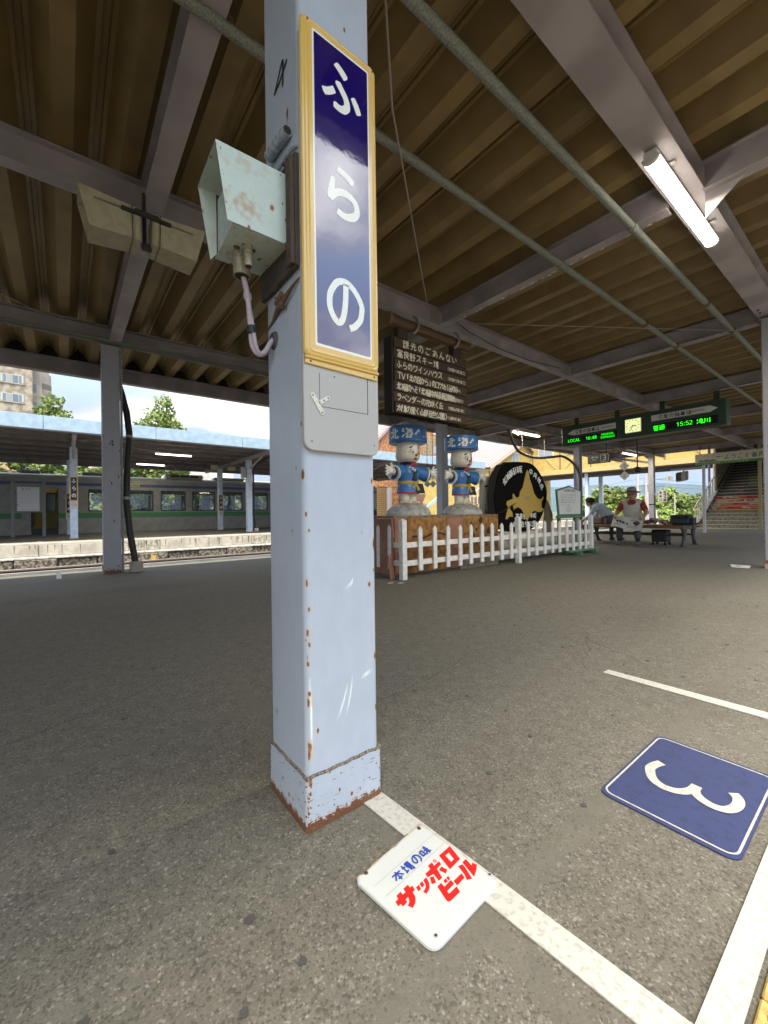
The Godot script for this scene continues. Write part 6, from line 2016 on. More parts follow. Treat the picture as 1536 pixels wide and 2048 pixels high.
	for e in [-1, 1]:
		oval.call(Vector2(0.062 * e, 0.918), 0.026, 0.038, 0.0, 0.0042, black, "eye_rim")
		oval.call(Vector2(0.062 * e, 0.918), 0.020, 0.033, 0.0, 0.0056, white, "eye_white")
		oval.call(Vector2(0.058 * e, 0.915), 0.011, 0.023, 0.0, 0.0070, black, "pupil")
		oval.call(Vector2(0.078 * e, 0.993), 0.034, 0.013, -0.45 * e, 0.0046, black, "eyebrow")
		for q in 4:
			var s3 = st_new()
			add_stroke(s3, [Vector2(0.075 * e + 0.008 * e * q, 0.948 - 0.012 * q), Vector2(0.090 * e + 0.010 * e * q, 0.962 - 0.014 * q)], 0.004, map, 0.0048)
			part(t, "eyelash", s3.commit(), black)
	part(t, "nose", blob(map.call(Vector2(0, 0.878), 0.004), Vector3(0.021, 0.021, 0.018), 12, 8), red)
	oval.call(Vector2(-0.014, 0.830), 0.017, 0.010, 0.4, 0.0052, red, "lip")
	oval.call(Vector2(0.014, 0.830), 0.017, 0.010, -0.4, 0.0052, red, "lip")
	oval.call(Vector2(0.0, 0.820), 0.023, 0.010, 0.0, 0.0050, red, "lip")
	# hat: a wide drum, lettered round its side
	var hat = lathe([[0.150, 1.065], [0.255, 1.060], [0.284, 1.075], [0.282, 1.285], [0.270, 1.298], [0.0, 1.310]], 36)
	part(t, "hat", hat, coat)
	var hs = st_new()
	var hm = func(p, lift):
		var a = p.x / 0.283
		var r = 0.2845 + lift
		return Vector3(sin(a) * r, p.y, cos(a) * r)
	write(hs, "北海へそ", hm, 0.172, 0.15, 1.17, Vector2(-0.495, 1.095))
	part(t, "hat_lettering", hs.commit(), white)
	return t


# ------------------------------------------------------------------ hanging boards and signs
func build_boards():
	# wooden guide board hung from a log by iron hooks
	var t = thing("guide_board", "dark wooden plank guide board with white lettering hanging from a log", "sign")
	var planks = [M("board plank a", lin(0.062, 0.037, 0.021), 0.75, 0.0, "wood", 0.0, 0.3), M("board plank b", lin(0.050, 0.030, 0.018), 0.75, 0.0, "wood", 0.0, 0.3), M("board plank c", lin(0.070, 0.042, 0.023), 0.75, 0.0, "wood", 0.0, 0.3)]
	var zb = -3.83
	for i in 7:
		part(t, "plank", box(1.335 + 0.02 * ((i * 5) % 3), 0.128, 0.035, 0.006), planks[i % 3], Vector3(3.862 + 0.004 * ((i * 7) % 5), 2.915 - 0.1345 * i, zb - 0.018))
	part(t, "side_board", box(0.03, 0.95, 0.155, 0.004), M("board edge", lin(0.018, 0.014, 0.012), 0.8), Vector3(3.175, 2.515, zb - 0.09))
	part(t, "back_board", box(1.33, 0.93, 0.015, 0.002), M("board edge"), Vector3(3.87, 2.51, zb - 0.155))
	var wm = M("board lettering", lin(0.60, 0.57, 0.48), 0.6)
	var rows = [["観光のごあんない", 3.33, 0.108, 1.18, 1.0], ["富良野スキー場", 3.235, 0.10, 1.05, 1.0], ["ふらのワインハウス", 3.225, 0.098, 1.0, 0.92], ["TV「北の国から」のロケ地(麓郷)", 3.235, 0.098, 0.86, 0.78], ["北海道のへそ「北海道中央経緯度観測標」", 3.225, 0.10, 0.80, 0.72], ["ラベンダーの花咲く丘", 3.225, 0.096, 0.92, 0.92], ["太陽の里〈山部自然公園〉", 3.22, 0.096, 0.86, 0.92]]
	var small = ["", "(北の里から場)車ご口", "(北の里から場)車ご口", "(車の口)場から", "(中央自然の里北口)", "(中部自山の道)車口", "(山部の中)車口"]
	for i in 7:
		part(t, "lettering", lettering(rows[i][0], Vector3(rows[i][1], 2.863 - 0.1345 * i, zb + 0.0005), Vector3.RIGHT, Vector3.UP, rows[i][2], 0.125, rows[i][3], rows[i][4]), wm)
		if small[i] != "":
			part(t, "small_lettering", lettering(small[i], Vector3(4.13, 2.880 - 0.1345 * i, zb + 0.0005), Vector3.RIGHT, Vector3.UP, 0.050, 0.11, 0.82, 0.80), wm)
	var logm = M("hanger log", lin(0.125, 0.066, 0.026), 0.6, 0.0, "wood", 0.0, 0.5)
	part(t, "hanging_log", tube([Vector3(3.10, 3.165, zb), Vector3(3.30, 3.160, zb), Vector3(4.30, 3.150, zb), Vector3(4.55, 3.145, zb)], [0.078, 0.070, 0.062, 0.066], 14), logm)
	part(t, "log_end", lathe([[0.0, 0.010], [0.080, 0.008], [0.084, -0.03]], 14), M("log end", lin(0.16, 0.095, 0.045), 0.8), Vector3(3.095, 3.165, zb), Basis(Vector3(0, 0, 1), PI / 2))
	for x in [3.34, 4.34]:
		part(t, "hanger_block", box(0.17, 0.19, 0.10, 0.01), planks[1], Vector3(x - 0.01, 3.06, zb - 0.03))
	var iron = M("hook iron", lin(0.24, 0.22, 0.21), 0.55, 0.3)
	for x in [3.51, 4.27]:
		part(t, "iron_hook", tube([Vector3(x, 3.31, zb), Vector3(x + 0.02, 3.25, zb + 0.055), Vector3(x + 0.018, 3.16, zb + 0.085), Vector3(x - 0.01, 3.09, zb + 0.07), Vector3(x - 0.04, 3.06, zb + 0.045)], 0.019, 8), iron)
	# departure board across the platform
	var d = thing("departure_board", "long dark green electric departure board with a square clock in its middle", "departure board")
	var dg = M("board case", lin(0.030, 0.055, 0.036), 0.45, 0.0, "patch", 0.9)
	part(d, "case", box(0.30, 0.445, 2.96, 0.01), dg, Vector3(9.15, 2.495, -3.348))
	var face = Basis(Vector3.UP, -PI / 2)
	var fx = 8.999
	var pale = M("board strip", lin(0.66, 0.65, 0.62), 0.5)
	var led = glow("led green", Color(0.14, 1.0, 0.08), 0.42)
	var ink = M("ink")
	var R = Vector3(0, 0, 1)
	part(d, "left_arrow_strip", slab([Vector2(-4.69, 2.545), Vector2(-4.56, 2.497), Vector2(-3.66, 2.503), Vector2(-3.66, 2.620), Vector2(-4.56, 2.613)], Vector3(fx, 0, 0), R, Vector3.UP, Vector3(-1, 0, 0), 0.004), pale)
	part(d, "right_arrow_strip", slab([Vector2(-3.01, 2.520), Vector2(-2.09, 2.520), Vector2(-1.985, 2.575), Vector2(-2.09, 2.634), Vector2(-3.01, 2.632)], Vector3(fx, 0, 0), R, Vector3.UP, Vector3(-1, 0, 0), 0.004), pale)
	part(d, "strip_lettering", lettering("今度の発車は", Vector3(fx - 0.0045, 2.517, -4.52), R, Vector3.UP, 0.085, 0.12, 1.06), ink)
	part(d, "strip_lettering", lettering("今度の発車は", Vector3(fx - 0.0045, 2.535, -2.90), R, Vector3.UP, 0.085, 0.12, 1.06), ink)
	part(d, "strip_note", latin("Departure", 0.055, 0.001), ink, Vector3(fx - 0.005, 2.565, -3.83), face)
	part(d, "strip_note", latin("Departure", 0.055, 0.001), ink, Vector3(fx - 0.005, 2.585, -2.30), face)
	for s in [[-4.69, -3.64], [-2.99, -1.98]]:
		part(d, "display_glass", box(0.004, 0.135, s[1] - s[0], 0.001), M("display black", lin(0.010, 0.014, 0.010), 0.2), Vector3(fx - 0.001, 2.385, (s[0] + s[1]) / 2))
	var dots = [["LOCAL", 0.095, -4.545, 2.382], ["16:48", 0.098, -4.165, 2.382], ["HIGASHI-", 0.062, -3.825, 2.413], ["SHIKAGOE", 0.062, -3.825, 2.352], ["15:52", 0.105, -2.475, 2.385]]
	for s in dots:
		part(d, "display_text", latin(s[0], s[1], 0.001), led, Vector3(fx - 0.0045, s[3], s[2]), face)
	part(d, "display_text", lettering("普通", Vector3(fx - 0.0035, 2.332, -2.985), R, Vector3.UP, 0.100, 0.13, 1.0), led)
	part(d, "display_text", lettering("滝川", Vector3(fx - 0.0035, 2.332, -2.295), R, Vector3.UP, 0.105, 0.13, 1.0), led)
	var cz = -3.33
	part(d, "clock_case", box(0.03, 0.285, 0.305, 0.02), M("clock rim", lin(0.50, 0.50, 0.42), 0.4), Vector3(fx - 0.01, 2.495, cz))
	part(d, "clock_face", box(0.004, 0.262, 0.282, 0.001), glow("clock glow", Color(0.86, 0.88, 0.62), 0.30), Vector3(fx - 0.0265, 2.495, cz))
	for h in 12:
		var a = TAU * h / 12.0
		part(d, "clock_mark", box(0.003, 0.020, 0.010, 0.0), ink, Vector3(fx - 0.029, 2.495 + 0.108 * cos(a), cz + 0.112 * sin(a)), Basis(Vector3.RIGHT, a))
	for hand in [[0.115, 0.010, 3.55], [0.075, 0.015, 1.80], [0.085, 0.006, 4.05]]:
		part(d, "clock_hand", box(0.003, hand[0], hand[1], 0.0), ink, Vector3(fx - 0.031, 2.495 + 0.4 * hand[0] * cos(hand[2]), cz + 0.4 * hand[0] * sin(hand[2])), Basis(Vector3.RIGHT, hand[2]))
	for z in [-4.55, -3.69, -2.87, -2.03]:
		part(d, "hanger", box(0.05, 0.19, 0.085, 0.004), dg, Vector3(9.15, 2.81, z))
	# it is bigger and hangs a bay further on, under the cross beam
	d.transform = Transform3D(Basis().scaled(Vector3.ONE * 1.19), Vector3(0, -0.152, 0))
	# dark platform 3 sign
	var p = thing("platform_sign", "dark grey hanging sign with a white framed 3 beside the lilac pillar", "sign", Vector3(13.0, 2.405, -5.79))
	part(p, "case", box(0.12, 0.285, 0.64, 0.01), M("sign dark", lin(0.035, 0.037, 0.045), 0.45))
	var wp = M("sign white", lin(0.62, 0.63, 0.62), 0.5)
	part(p, "number", latin("3", 0.23, 0.001), wp, Vector3(-0.0615, 0.005, 0.19), face)
	var fr = st_new()
	var rc = round_rect(0.075, -0.115, 0.305, 0.115, 0.03, 3)
	rc.append(rc[0])
	add_stroke(fr, rc, 0.010, plane_map(Vector3(-0.0605, 0, 0), R, Vector3.UP), 0.001)
	part(p, "number_frame", fr.commit(), wp)
	part(p, "lettering", lettering("のりば", Vector3(-0.0605, 0.015, -0.20), R, Vector3.UP, 0.065, 0.13, 1.05), wp)
	part(p, "lettering", latin("Track", 0.05, 0.001), wp, Vector3(-0.0615, -0.03, -0.12), face)
	for e in [-1, 1]:
		part(p, "hanger", bar(Vector3(0, 0.14, 0.22 * e), Vector3(0, 0.92, 0.22 * e), 0.012, 6), M("speaker bracket"))
	# diamonds with stopping place numbers
	var dia = [[Vector3(13.0, 2.105, -5.074), "1", "white diamond plate with a 1 hanging right of the platform 3 sign"], [Vector3(13.0, 1.818, -5.067), "2", "white diamond plate with a 2, lower of the hanging pair"], [Vector3(7.30, 1.535, -7.5), "4", "small white diamond plate with a 4 between the two statues, on the left"], [Vector3(7.50, 1.545, -7.5), "1", "small white diamond plate with a 1 between the two statues, on the right"]]
	for k in 4:
		var s = dia[k]
		var o = thing("diamond_plate", s[2], "sign", s[0], face if k < 2 else facing(Vector3(-0.68, 0, 0.73)), "diamond stopping place plates")
		var h = 0.142 if k < 2 else 0.088
		part(o, "plate", slab([Vector2(0, -h), Vector2(h, 0), Vector2(0, h), Vector2(-h, 0)], Vector3.ZERO, Vector3.RIGHT, Vector3.UP, Vector3(0, 0, 1), 0.008, 0.002), M("plate white", lin(0.60, 0.60, 0.57), 0.5))
		part(o, "number", latin(s[1], h * 1.15, 0.001), M("print grey") if k != 1 else M("number brown", lin(0.20, 0.09, 0.05), 0.6), Vector3(0, 0, 0.009))
		if k == 0 or k > 1:
			part(o, "rod", bar(Vector3(0, h * 0.9, -0.006), Vector3(0, 3.3 - s[0].y, -0.006), 0.007, 6), M("speaker bracket"))
		elif k == 1:
			part(o, "link", bar(Vector3(0, h, 0), Vector3(0, h + 0.03, 0), 0.006, 6), M("speaker bracket"))
	# dark round lamp or camera pod
	var pod = thing("hanging_pod", "dark round pod hanging from the roof beside the diamond plates", "camera", Vector3(14.0, 2.055, -5.085))
	part(pod, "body", blob(Vector3.ZERO, Vector3(0.105, 0.095, 0.105), 18, 10), M("pod", lin(0.030, 0.032, 0.030), 0.35))
	part(pod, "collar", lathe([[0.11, -0.01], [0.115, 0.0], [0.11, 0.02], [0.0, 0.06]], 18), M("speaker bracket"), Vector3(0, 0.04, 0))
	part(pod, "rod", bar(Vector3(0, 0.08, 0), Vector3(0, 1.24, 0), 0.018, 8), M("speaker bracket"))
	# mirror on a white bracket
	var mr = thing("platform_mirror", "rounded rectangular mirror on a white bracket arm left of the stairs", "mirror", Vector3(17.0, 1.955, -4.76))
	var orange = M("mirror rim", lin(0.50, 0.36, 0.24), 0.5)
	part(mr, "rim", slab(round_rect(-0.20, -0.165, 0.20, 0.165, 0.05), Vector3.ZERO, Vector3(-0.25, 0.12, 1).normalized(), Vector3.UP, Vector3(-1, 0, -0.25).normalized(), 0.05, 0.01), orange)
	var gl = M("mirror glass", lin(0.75, 0.77, 0.78), 0.03, 1.0)
	part(mr, "glass", slab(round_rect(-0.178, -0.143, 0.178, 0.143, 0.04), Vector3(-0.052, 0, -0.013), Vector3(-0.25, 0.12, 1).normalized(), Vector3.UP, Vector3(-1, 0, -0.25).normalized(), 0.004), gl)
	part(mr, "bracket", bar(Vector3(0.02, 0.16, 0.03), Vector3(0.02, 0.255, 0.03), 0.018, 8), M("white steel", lin(0.58, 0.57, 0.60), 0.5))
	part(mr, "arm", bar(Vector3(0.02, 0.245, -0.35), Vector3(0.02, 0.275, 0.64), 0.028, 10), M("white steel"))
	part(mr, "post", bar(Vector3(0.02, -1.955, 0.60), Vector3(0.02, 0.34, 0.60), 0.045, 12), M("white steel"))
	# notices on the last pillar
	var px = X0 + BAY * 3
	var nb = thing("boarding_notice", "upright white boarding notice with black characters on the strapped pillar", "notice", Vector3(px - 0.13, 1.41, ZF + 0.46))
	part(nb, "plate", box(0.03, 0.55, 0.34, 0.004), M("board white"))
	part(nb, "arm", box(0.03, 0.05, 0.5, 0.004), M("far beam"), Vector3(0.02, 0.1, -0.28))
	part(nb, "lettering", lettering("新得方面", Vector3(-0.0155, 0.125, 0.03), R, Vector3.UP, 0.115, 0.15, 1.05, 1.0, true), ink)
	part(nb, "lettering", lettering("乗車口", Vector3(-0.0155, 0.10, -0.135), R, Vector3.UP, 0.115, 0.15, 1.35, 1.0, true), ink)
	var n3 = thing("number_plate", "small pale plate with a 3 beside the strapped pillar", "sign", Vector3(px - 0.10, 2.18, ZF + 0.71))
	part(n3, "plate", box(0.03, 0.23, 0.23, 0.004), M("board white"))
	part(n3, "number", latin("3", 0.19, 0.001), ink, Vector3(-0.016, 0, 0), face)
	part(n3, "arm", box(0.02, 0.03, 0.55, 0.003), M("far beam"), Vector3(0.02, 0.0, -0.35))
	var bs = st_new()
	add_square_tube(bs, 0, 0, 0.1115, 1.02, 1.07, 0.018)
	single("black_strap", bs.commit(), M("black tape"), "black strap round the pillar behind the bench", "strap", Vector3(px, 0, ZF))
	# welcome banner above the stairs
	var b = thing("welcome_banner", "cream welcome banner with green lower band above the staircase", "banner", Vector3(21.0, 0, 0))
	part(b, "cloth", box(0.03, 0.36, 2.75, 0.004), M("banner cream", lin(0.66, 0.62, 0.52), 0.7, 0.0, "patch", 0.9), Vector3(0, 2.92, -4.04))
	part(b, "green_band", box(0.032, 0.10, 2.75, 0.004), M("banner green", lin(0.07, 0.26, 0.05), 0.7), Vector3(0, 2.695, -4.04))
	part(b, "lettering", lettering("ようこそ富良野へ", Vector3(-0.0155, 2.80, -4.47), R, Vector3.UP, 0.19, 0.13, 1.10), M("print grey"))
	part(b, "band_lettering", lettering("のりばの道 ふらの駅北海道", Vector3(-0.0165, 2.665, -5.1), R, Vector3.UP, 0.055, 0.14, 2.0), M("banner cream"))
	for q in [[-5.20, 0.055], [-5.02, 0.075], [-4.82, 0.065]]:
		part(b, "printed_hill", slab([Vector2(q[0] - 0.14, 2.76), Vector2(q[0] + 0.14, 2.76), Vector2(q[0] + 0.05, 2.78 + q[1]), Vector2(q[0] - 0.05, 2.79 + q[1])], Vector3(-0.0155, 0, 0), R, Vector3.UP, Vector3(-1, 0, 0), 0.001), M("banner print", lin(0.16, 0.18, 0.15), 0.7))
	part(b, "printed_bird", slab([Vector2(-4.76, 2.93), Vector2(-4.66, 2.965), Vector2(-4.52, 2.94), Vector2(-4.62, 2.905)], Vector3(-0.0155, 0, 0), R, Vector3.UP, Vector3(-1, 0, 0), 0.001), M("print grey"))
	for z in [-5.25, -4.95, -3.2]:
		part(b, "hanger", bar(Vector3(0, 3.08, z), Vector3(0, 3.45, z), 0.015, 6), M("speaker bracket"))


# ------------------------------------------------------------------ bodies
# bones: [a, b, radius a, radius b, colour]; one continuous skin over all of them (surface nets)
func body_mesh(bones, cell, k):
	var lo = Vector3(1e9, 1e9, 1e9)
	var hi = -lo
	for b in bones:
		for e in [[b[0], b[2]], [b[1], b[3]]]:
			lo = lo.min(e[0] - Vector3.ONE * (e[1] + k + 3 * cell))
			hi = hi.max(e[0] + Vector3.ONE * (e[1] + k + 3 * cell))
	var nx = int((hi.x - lo.x) / cell) + 2
	var ny = int((hi.y - lo.y) / cell) + 2
	var nz = int((hi.z - lo.z) / cell) + 2
	var f = PackedFloat32Array()
	f.resize(nx * ny * nz)
	f.fill(9.0)
	var near = PackedFloat32Array()
	near.resize(nx * ny * nz)
	near.fill(9.0)
	var who = PackedByteArray()
	who.resize(nx * ny * nz)
	for bi in bones.size():
		var b = bones[bi]
		var a: Vector3 = b[0]
		var ab: Vector3 = b[1] - b[0]
		var ll = maxf(ab.length_squared(), 1e-9)
		var rm = maxf(b[2], b[3]) + k + 2.5 * cell
		var l2 = ((b[0].min(b[1]) - Vector3.ONE * rm - lo) / cell).floor()
		var h2 = ((b[0].max(b[1]) + Vector3.ONE * rm - lo) / cell).ceil()
		for z in range(maxi(0, int(l2.z)), mini(nz, int(h2.z) + 1)):
			for y in range(maxi(0, int(l2.y)), mini(ny, int(h2.y) + 1)):
				var i = (z * ny + y) * nx
				for x in range(maxi(0, int(l2.x)), mini(nx, int(h2.x) + 1)):
					var p = lo + Vector3(x, y, z) * cell
					var t = clampf((p - a).dot(ab) / ll, 0.0, 1.0)
					var d = (p - a - ab * t).length() - lerpf(b[2], b[3], t)
					var g = f[i + x]
					var h = maxf(k - absf(d - g), 0.0) / k
					f[i + x] = minf(d, g) - h * h * k * 0.25
					if d < near[i + x]:
						near[i + x] = d
						who[i + x] = bi
	var vid = {}
	var verts = PackedVector3Array()
	var cols = PackedColorArray()
	var off = [0, 1, nx, nx + 1, nx * ny, nx * ny + 1, nx * ny + nx, nx * ny + nx + 1]
	var pos = [Vector3(0, 0, 0), Vector3(1, 0, 0), Vector3(0, 1, 0), Vector3(1, 1, 0), Vector3(0, 0, 1), Vector3(1, 0, 1), Vector3(0, 1, 1), Vector3(1, 1, 1)]
	var edges = [[0, 1], [2, 3], [4, 5], [6, 7], [0, 2], [1, 3], [4, 6], [5, 7], [0, 4], [1, 5], [2, 6], [3, 7]]
	for z in nz - 1:
		for y in ny - 1:
			for x in nx - 1:
				var i = (z * ny + y) * nx + x
				var m = 0
				for c in 8:
					if f[i + off[c]] < 0.0:
						m += 1
				if m == 0 or m == 8:
					continue
				var s = Vector3.ZERO
				var q = 0
				for e in edges:
					var fa = f[i + off[e[0]]]
					var fb = f[i + off[e[1]]]
					if (fa < 0.0) != (fb < 0.0):
						s += pos[e[0]].lerp(pos[e[1]], fa / (fa - fb))
						q += 1
				vid[i] = verts.size()
				verts.append(lo + (Vector3(x, y, z) + s / q) * cell)
				var best = i
				for c in 8:
					if near[i + off[c]] < near[best]:
						best = i + off[c]
				cols.append(bones[who[best]][4])
	var idx = PackedInt32Array()
	var steps = [[1, nx, nx * ny], [nx, nx * ny, 1], [nx * ny, 1, nx]]
	for i in vid:
		for s in steps:
			# the grid edge from this cell's low corner along s[0], shared by four cells
			var a = f[i]
			var b = f[i + s[0]]
			if (a < 0.0) == (b < 0.0):
				continue
			var q = [i, i - s[1], i - s[1] - s[2], i - s[2]]
			if not (vid.has(q[1]) and vid.has(q[2]) and vid.has(q[3])):
				continue
			var v = [vid[q[0]], vid[q[1]], vid[q[2]], vid[q[3]]]
			if a < 0.0:
				idx.append_array([v[0], v[2], v[1], v[0], v[3], v[2]])
			else:
				idx.append_array([v[0], v[1], v[2], v[0], v[2], v[3]])
	var nor = PackedVector3Array()
	nor.resize(verts.size())
	for j in range(0, idx.size(), 3):
		var n = (verts[idx[j + 2]] - verts[idx[j]]).cross(verts[idx[j + 1]] - verts[idx[j]])
		for w in 3:
			nor[idx[j + w]] += n
	for j in nor.size():
		nor[j] = nor[j].normalized()
	var arr = []
	arr.resize(Mesh.ARRAY_MAX)
	arr[Mesh.ARRAY_VERTEX] = verts
	arr[Mesh.ARRAY_NORMAL] = nor
	arr[Mesh.ARRAY_COLOR] = cols
	arr[Mesh.ARRAY_INDEX] = idx
	var mesh = ArrayMesh.new()
	mesh.add_surface_from_arrays(Mesh.PRIMITIVE_TRIANGLES, arr)
	return mesh


func cloth(key, rough = 0.85):
	if mat_made.has(key):
		return mat_made[key]
	var m = StandardMaterial3D.new()
	m.vertex_color_use_as_albedo = true
	m.roughness = rough
	mat_made[key] = m
	return m


# a hand: palm and five fingers curling round what it holds. w wrist, d towards the fingers, n out of the back of the hand
func hand_bones(w, d, n, side, skin_c):
	d = d.normalized()
	var r = d.cross(n).normalized() * side
	n = r.cross(d).normalized() * side
	var out = [[w, w + d * 0.05, 0.028, 0.030, skin_c], [w + d * 0.05 - r * 0.018, w + d * 0.075 - r * 0.026, 0.022, 0.018, skin_c], [w + d * 0.05 + r * 0.018, w + d * 0.075 + r * 0.026, 0.022, 0.018, skin_c]]
	for f in 4:
		var b = w + d * 0.080 + r * (-0.031 + 0.0207 * f)
		var l = [0.034, 0.040, 0.038, 0.030][f]
		var p1 = b + d * l - n * 0.008
		var p2 = p1 + (d * 0.35 - n).normalized() * l * 0.75
		var p3 = p2 + (-d * 0.55 - n).normalized() * l * 0.5
		out += [[b, p1, 0.0098, 0.0092, skin_c], [p1, p2, 0.0092, 0.0086, skin_c], [p2, p3, 0.0086, 0.0076, skin_c]]
	var t0 = w + d * 0.030 - r * 0.028
	var t1 = t0 + (d * 0.7 - r * 0.8).normalized() * 0.036
	var t2 = t1 + (d - n * 0.6).normalized() * 0.030
	out += [[t0, t1, 0.015, 0.0115, skin_c], [t1, t2, 0.0115, 0.0088, skin_c]]
	return out


func build_bench_group():
	# double sided bench along the middle of the platform
	var t = thing("platform_bench", "long brown slatted platform bench with grey iron legs", "bench", Vector3(10.86, 0, -4.0))
	var slat = M("bench wood", lin(0.24, 0.115, 0.05), 0.55, 0.0, "wood", 0.0, 0.2)
	var iron = M("bench iron", lin(0.10, 0.095, 0.088), 0.6, 0.3, "stain", 0.3)
	for i in 8:
		part(t, "slat", box(0.112, 0.036, 2.24, 0.008), slat, Vector3(-0.445 + 0.127 * i, 0.432, 0.0))
	for e in [-1, 1]:
		part(t, "front_edge", box(0.028, 0.06, 2.24, 0.006), slat, Vector3(0.508 * e, 0.415, 0))
	for z in [1.06, -1.06]:
		for e in [-1, 1]:
			part(t, "leg", tube([Vector3(0.40 * e, 0.41, z), Vector3(0.34 * e, 0.28, z), Vector3(0.33 * e, 0.14, z), Vector3(0.42 * e, 0.015, z)], [0.036, 0.030, 0.034, 0.040], 10), iron)
			part(t, "leg", tube([Vector3(0.20 * e, 0.41, z), Vector3(0.26 * e, 0.26, z), Vector3(0.28 * e, 0.15, z)], [0.030, 0.026, 0.026], 8), iron)
			part(t, "foot_pad", box(0.14, 0.03, 0.09, 0.01), iron, Vector3(0.43 * e, 0.016, z))
		part(t, "bearer", box(0.94, 0.05, 0.06, 0.006), iron, Vector3(0, 0.39, z))
	for x in [-0.30, 0.30]:
		part(t, "stretcher", bar(Vector3(x, 0.235, -1.06), Vector3(x, 0.235, 1.06), 0.020, 8), iron)
	# the reading man, facing the photographer
	var face = Basis(Vector3(0.13, 0, 0.99).normalized(), Vector3.UP, Vector3(-0.99, 0, 0.13).normalized())
	var man = thing("person", "seated person in a brimmed hat and pale vest reading a newspaper", "person", Vector3(10.46, 0, -3.91), face)
	var skin_c = Color(0.36, 0.185, 0.115)
	var shirt = Color(0.27, 0.028, 0.020)
	var pants = Color(0.055, 0.055, 0.058)
	var sock = Color(0.012, 0.012, 0.013)
	var shoe = Color(0.11, 0.10, 0.09)
	var b = []
	for e in [-1, 1]:
		var hip = Vector3(0.095 * e, 0.525, 0.02)
		var knee = Vector3(0.178 * e, 0.475, 0.43)
		var ankle = Vector3(0.182 * e, 0.16, 0.42)
		b += [[hip, knee, 0.095, 0.070, pants], [knee, Vector3(0.182 * e, 0.215, 0.425), 0.068, 0.066, pants], [Vector3(0.182 * e, 0.20, 0.42), Vector3(0.182 * e, 0.11, 0.42), 0.046, 0.042, sock], [Vector3(0.182 * e, 0.055, 0.405), Vector3(0.192 * e, 0.045, 0.565), 0.048, 0.040, shoe]]
		var sh = Vector3(0.195 * e, 0.955, 0.03)
		var el = Vector3(0.300 * e, 0.745, 0.12)
		var wr = Vector3(0.285 * e, 0.635, 0.335)
		b += [[Vector3(0.08 * e, 0.96, 0.02), sh - Vector3(0.03 * e, 0, 0), 0.085, 0.075, Color(0.52, 0.49, 0.43)], [sh, sh.lerp(el, 0.62), 0.070, 0.062, shirt], [sh.lerp(el, 0.6), el, 0.046, 0.042, skin_c], [el, wr, 0.042, 0.029, skin_c]]
	b += [[Vector3(0, 0.52, 0), Vector3(0, 0.66, 0.0), 0.155, 0.150, shirt], [Vector3(0, 0.66, 0.0), Vector3(0, 0.90, 0.03), 0.150, 0.145, shirt], [Vector3(0, 0.96, 0.02), Vector3(0, 1.06, 0.055), 0.070, 0.056, skin_c], [Vector3(0, 0.985, 0.03), Vector3(0, 1.00, 0.035), 0.078, 0.072, shirt]]
	part(man, "body", body_mesh(b, 0.016, 0.035), cloth("man cloth"))
	var hb = []
	var hc = Vector3(0, 1.155, 0.085)
	hb += [[hc + Vector3(0, 0.02, -0.015), hc + Vector3(0, 0.03, -0.01), 0.088, 0.088, skin_c], [hc + Vector3(0, -0.02, 0.02), hc + Vector3(0, -0.055, 0.035), 0.072, 0.050, skin_c], [hc + Vector3(0, -0.075, 0.055), hc + Vector3(0, -0.080, 0.055), 0.026, 0.026, skin_c], [hc + Vector3(0, 0.012, 0.085), hc + Vector3(0, -0.020, 0.104), 0.010, 0.015, skin_c], [hc + Vector3(-0.03, 0.028, 0.072), hc + Vector3(0.03, 0.028, 0.072), 0.014, 0.014, skin_c], [hc + Vector3(0, -0.08, -0.02), hc + Vector3(0, -0.12, -0.03), 0.055, 0.055, skin_c]]
	for e in [-1, 1]:
		hb += [[hc + Vector3(0.034 * e, -0.012, 0.070), hc + Vector3(0.040 * e, -0.022, 0.062), 0.020, 0.020, skin_c], [hc + Vector3(0.088 * e, 0.015, -0.01), hc + Vector3(0.090 * e, -0.025, -0.005), 0.014, 0.010, skin_c], [hc + Vector3(0.030 * e, 0.006, 0.082), hc + Vector3(0.034 * e, 0.006, 0.081), 0.009, 0.009, Color(0.03, 0.02, 0.016)], [hc + Vector3(0.080 * e, 0.02, -0.03), hc + Vector3(0.06 * e, -0.03, -0.065), 0.026, 0.030, Color(0.30, 0.29, 0.28)]]
	hb += [[hc + Vector3(-0.026, -0.047, 0.080), hc + Vector3(0.026, -0.047, 0.080), 0.008, 0.008, Color(0.22, 0.07, 0.055)], [hc + Vector3(-0.024, -0.038, 0.087), hc + Vector3(0.024, -0.038, 0.087), 0.009, 0.009, Color(0.34, 0.32, 0.30)]]
	part(man, "head", body_mesh(hb, 0.007, 0.016), cloth("man cloth"))
	var hd = []
	for e in [-1, 1]:
		hd += hand_bones(Vector3(0.285 * e, 0.635, 0.335), Vector3(-0.10 * e, -0.10, 1), Vector3(0.85 * e, 0.4, 0.1), e, skin_c)
	part(man, "hands", body_mesh(hd, 0.006, 0.006), cloth("man cloth"))
	# zipped vest over the red shirt, open in a V at the neck
	var vest_c = Color(0.52, 0.49, 0.43)
	var vb = [[Vector3(0, 0.585, 0.01), Vector3(0, 0.70, 0.015), 0.168, 0.166, vest_c], [Vector3(0, 0.70, 0.015), Vector3(0, 0.865, 0.035), 0.166, 0.150, vest_c]]
	for e in [-1, 1]:
		vb += [[Vector3(0.075 * e, 0.58, 0.03), Vector3(0.085 * e, 0.88, 0.045), 0.115, 0.105, vest_c], [Vector3(0.085 * e, 0.90, 0.05), Vector3(0.120 * e, 0.985, 0.025), 0.088, 0.078, vest_c], [Vector3(0.080 * e, 0.98, 0.055), Vector3(0.085 * e, 1.03, -0.01), 0.042, 0.036, vest_c]]
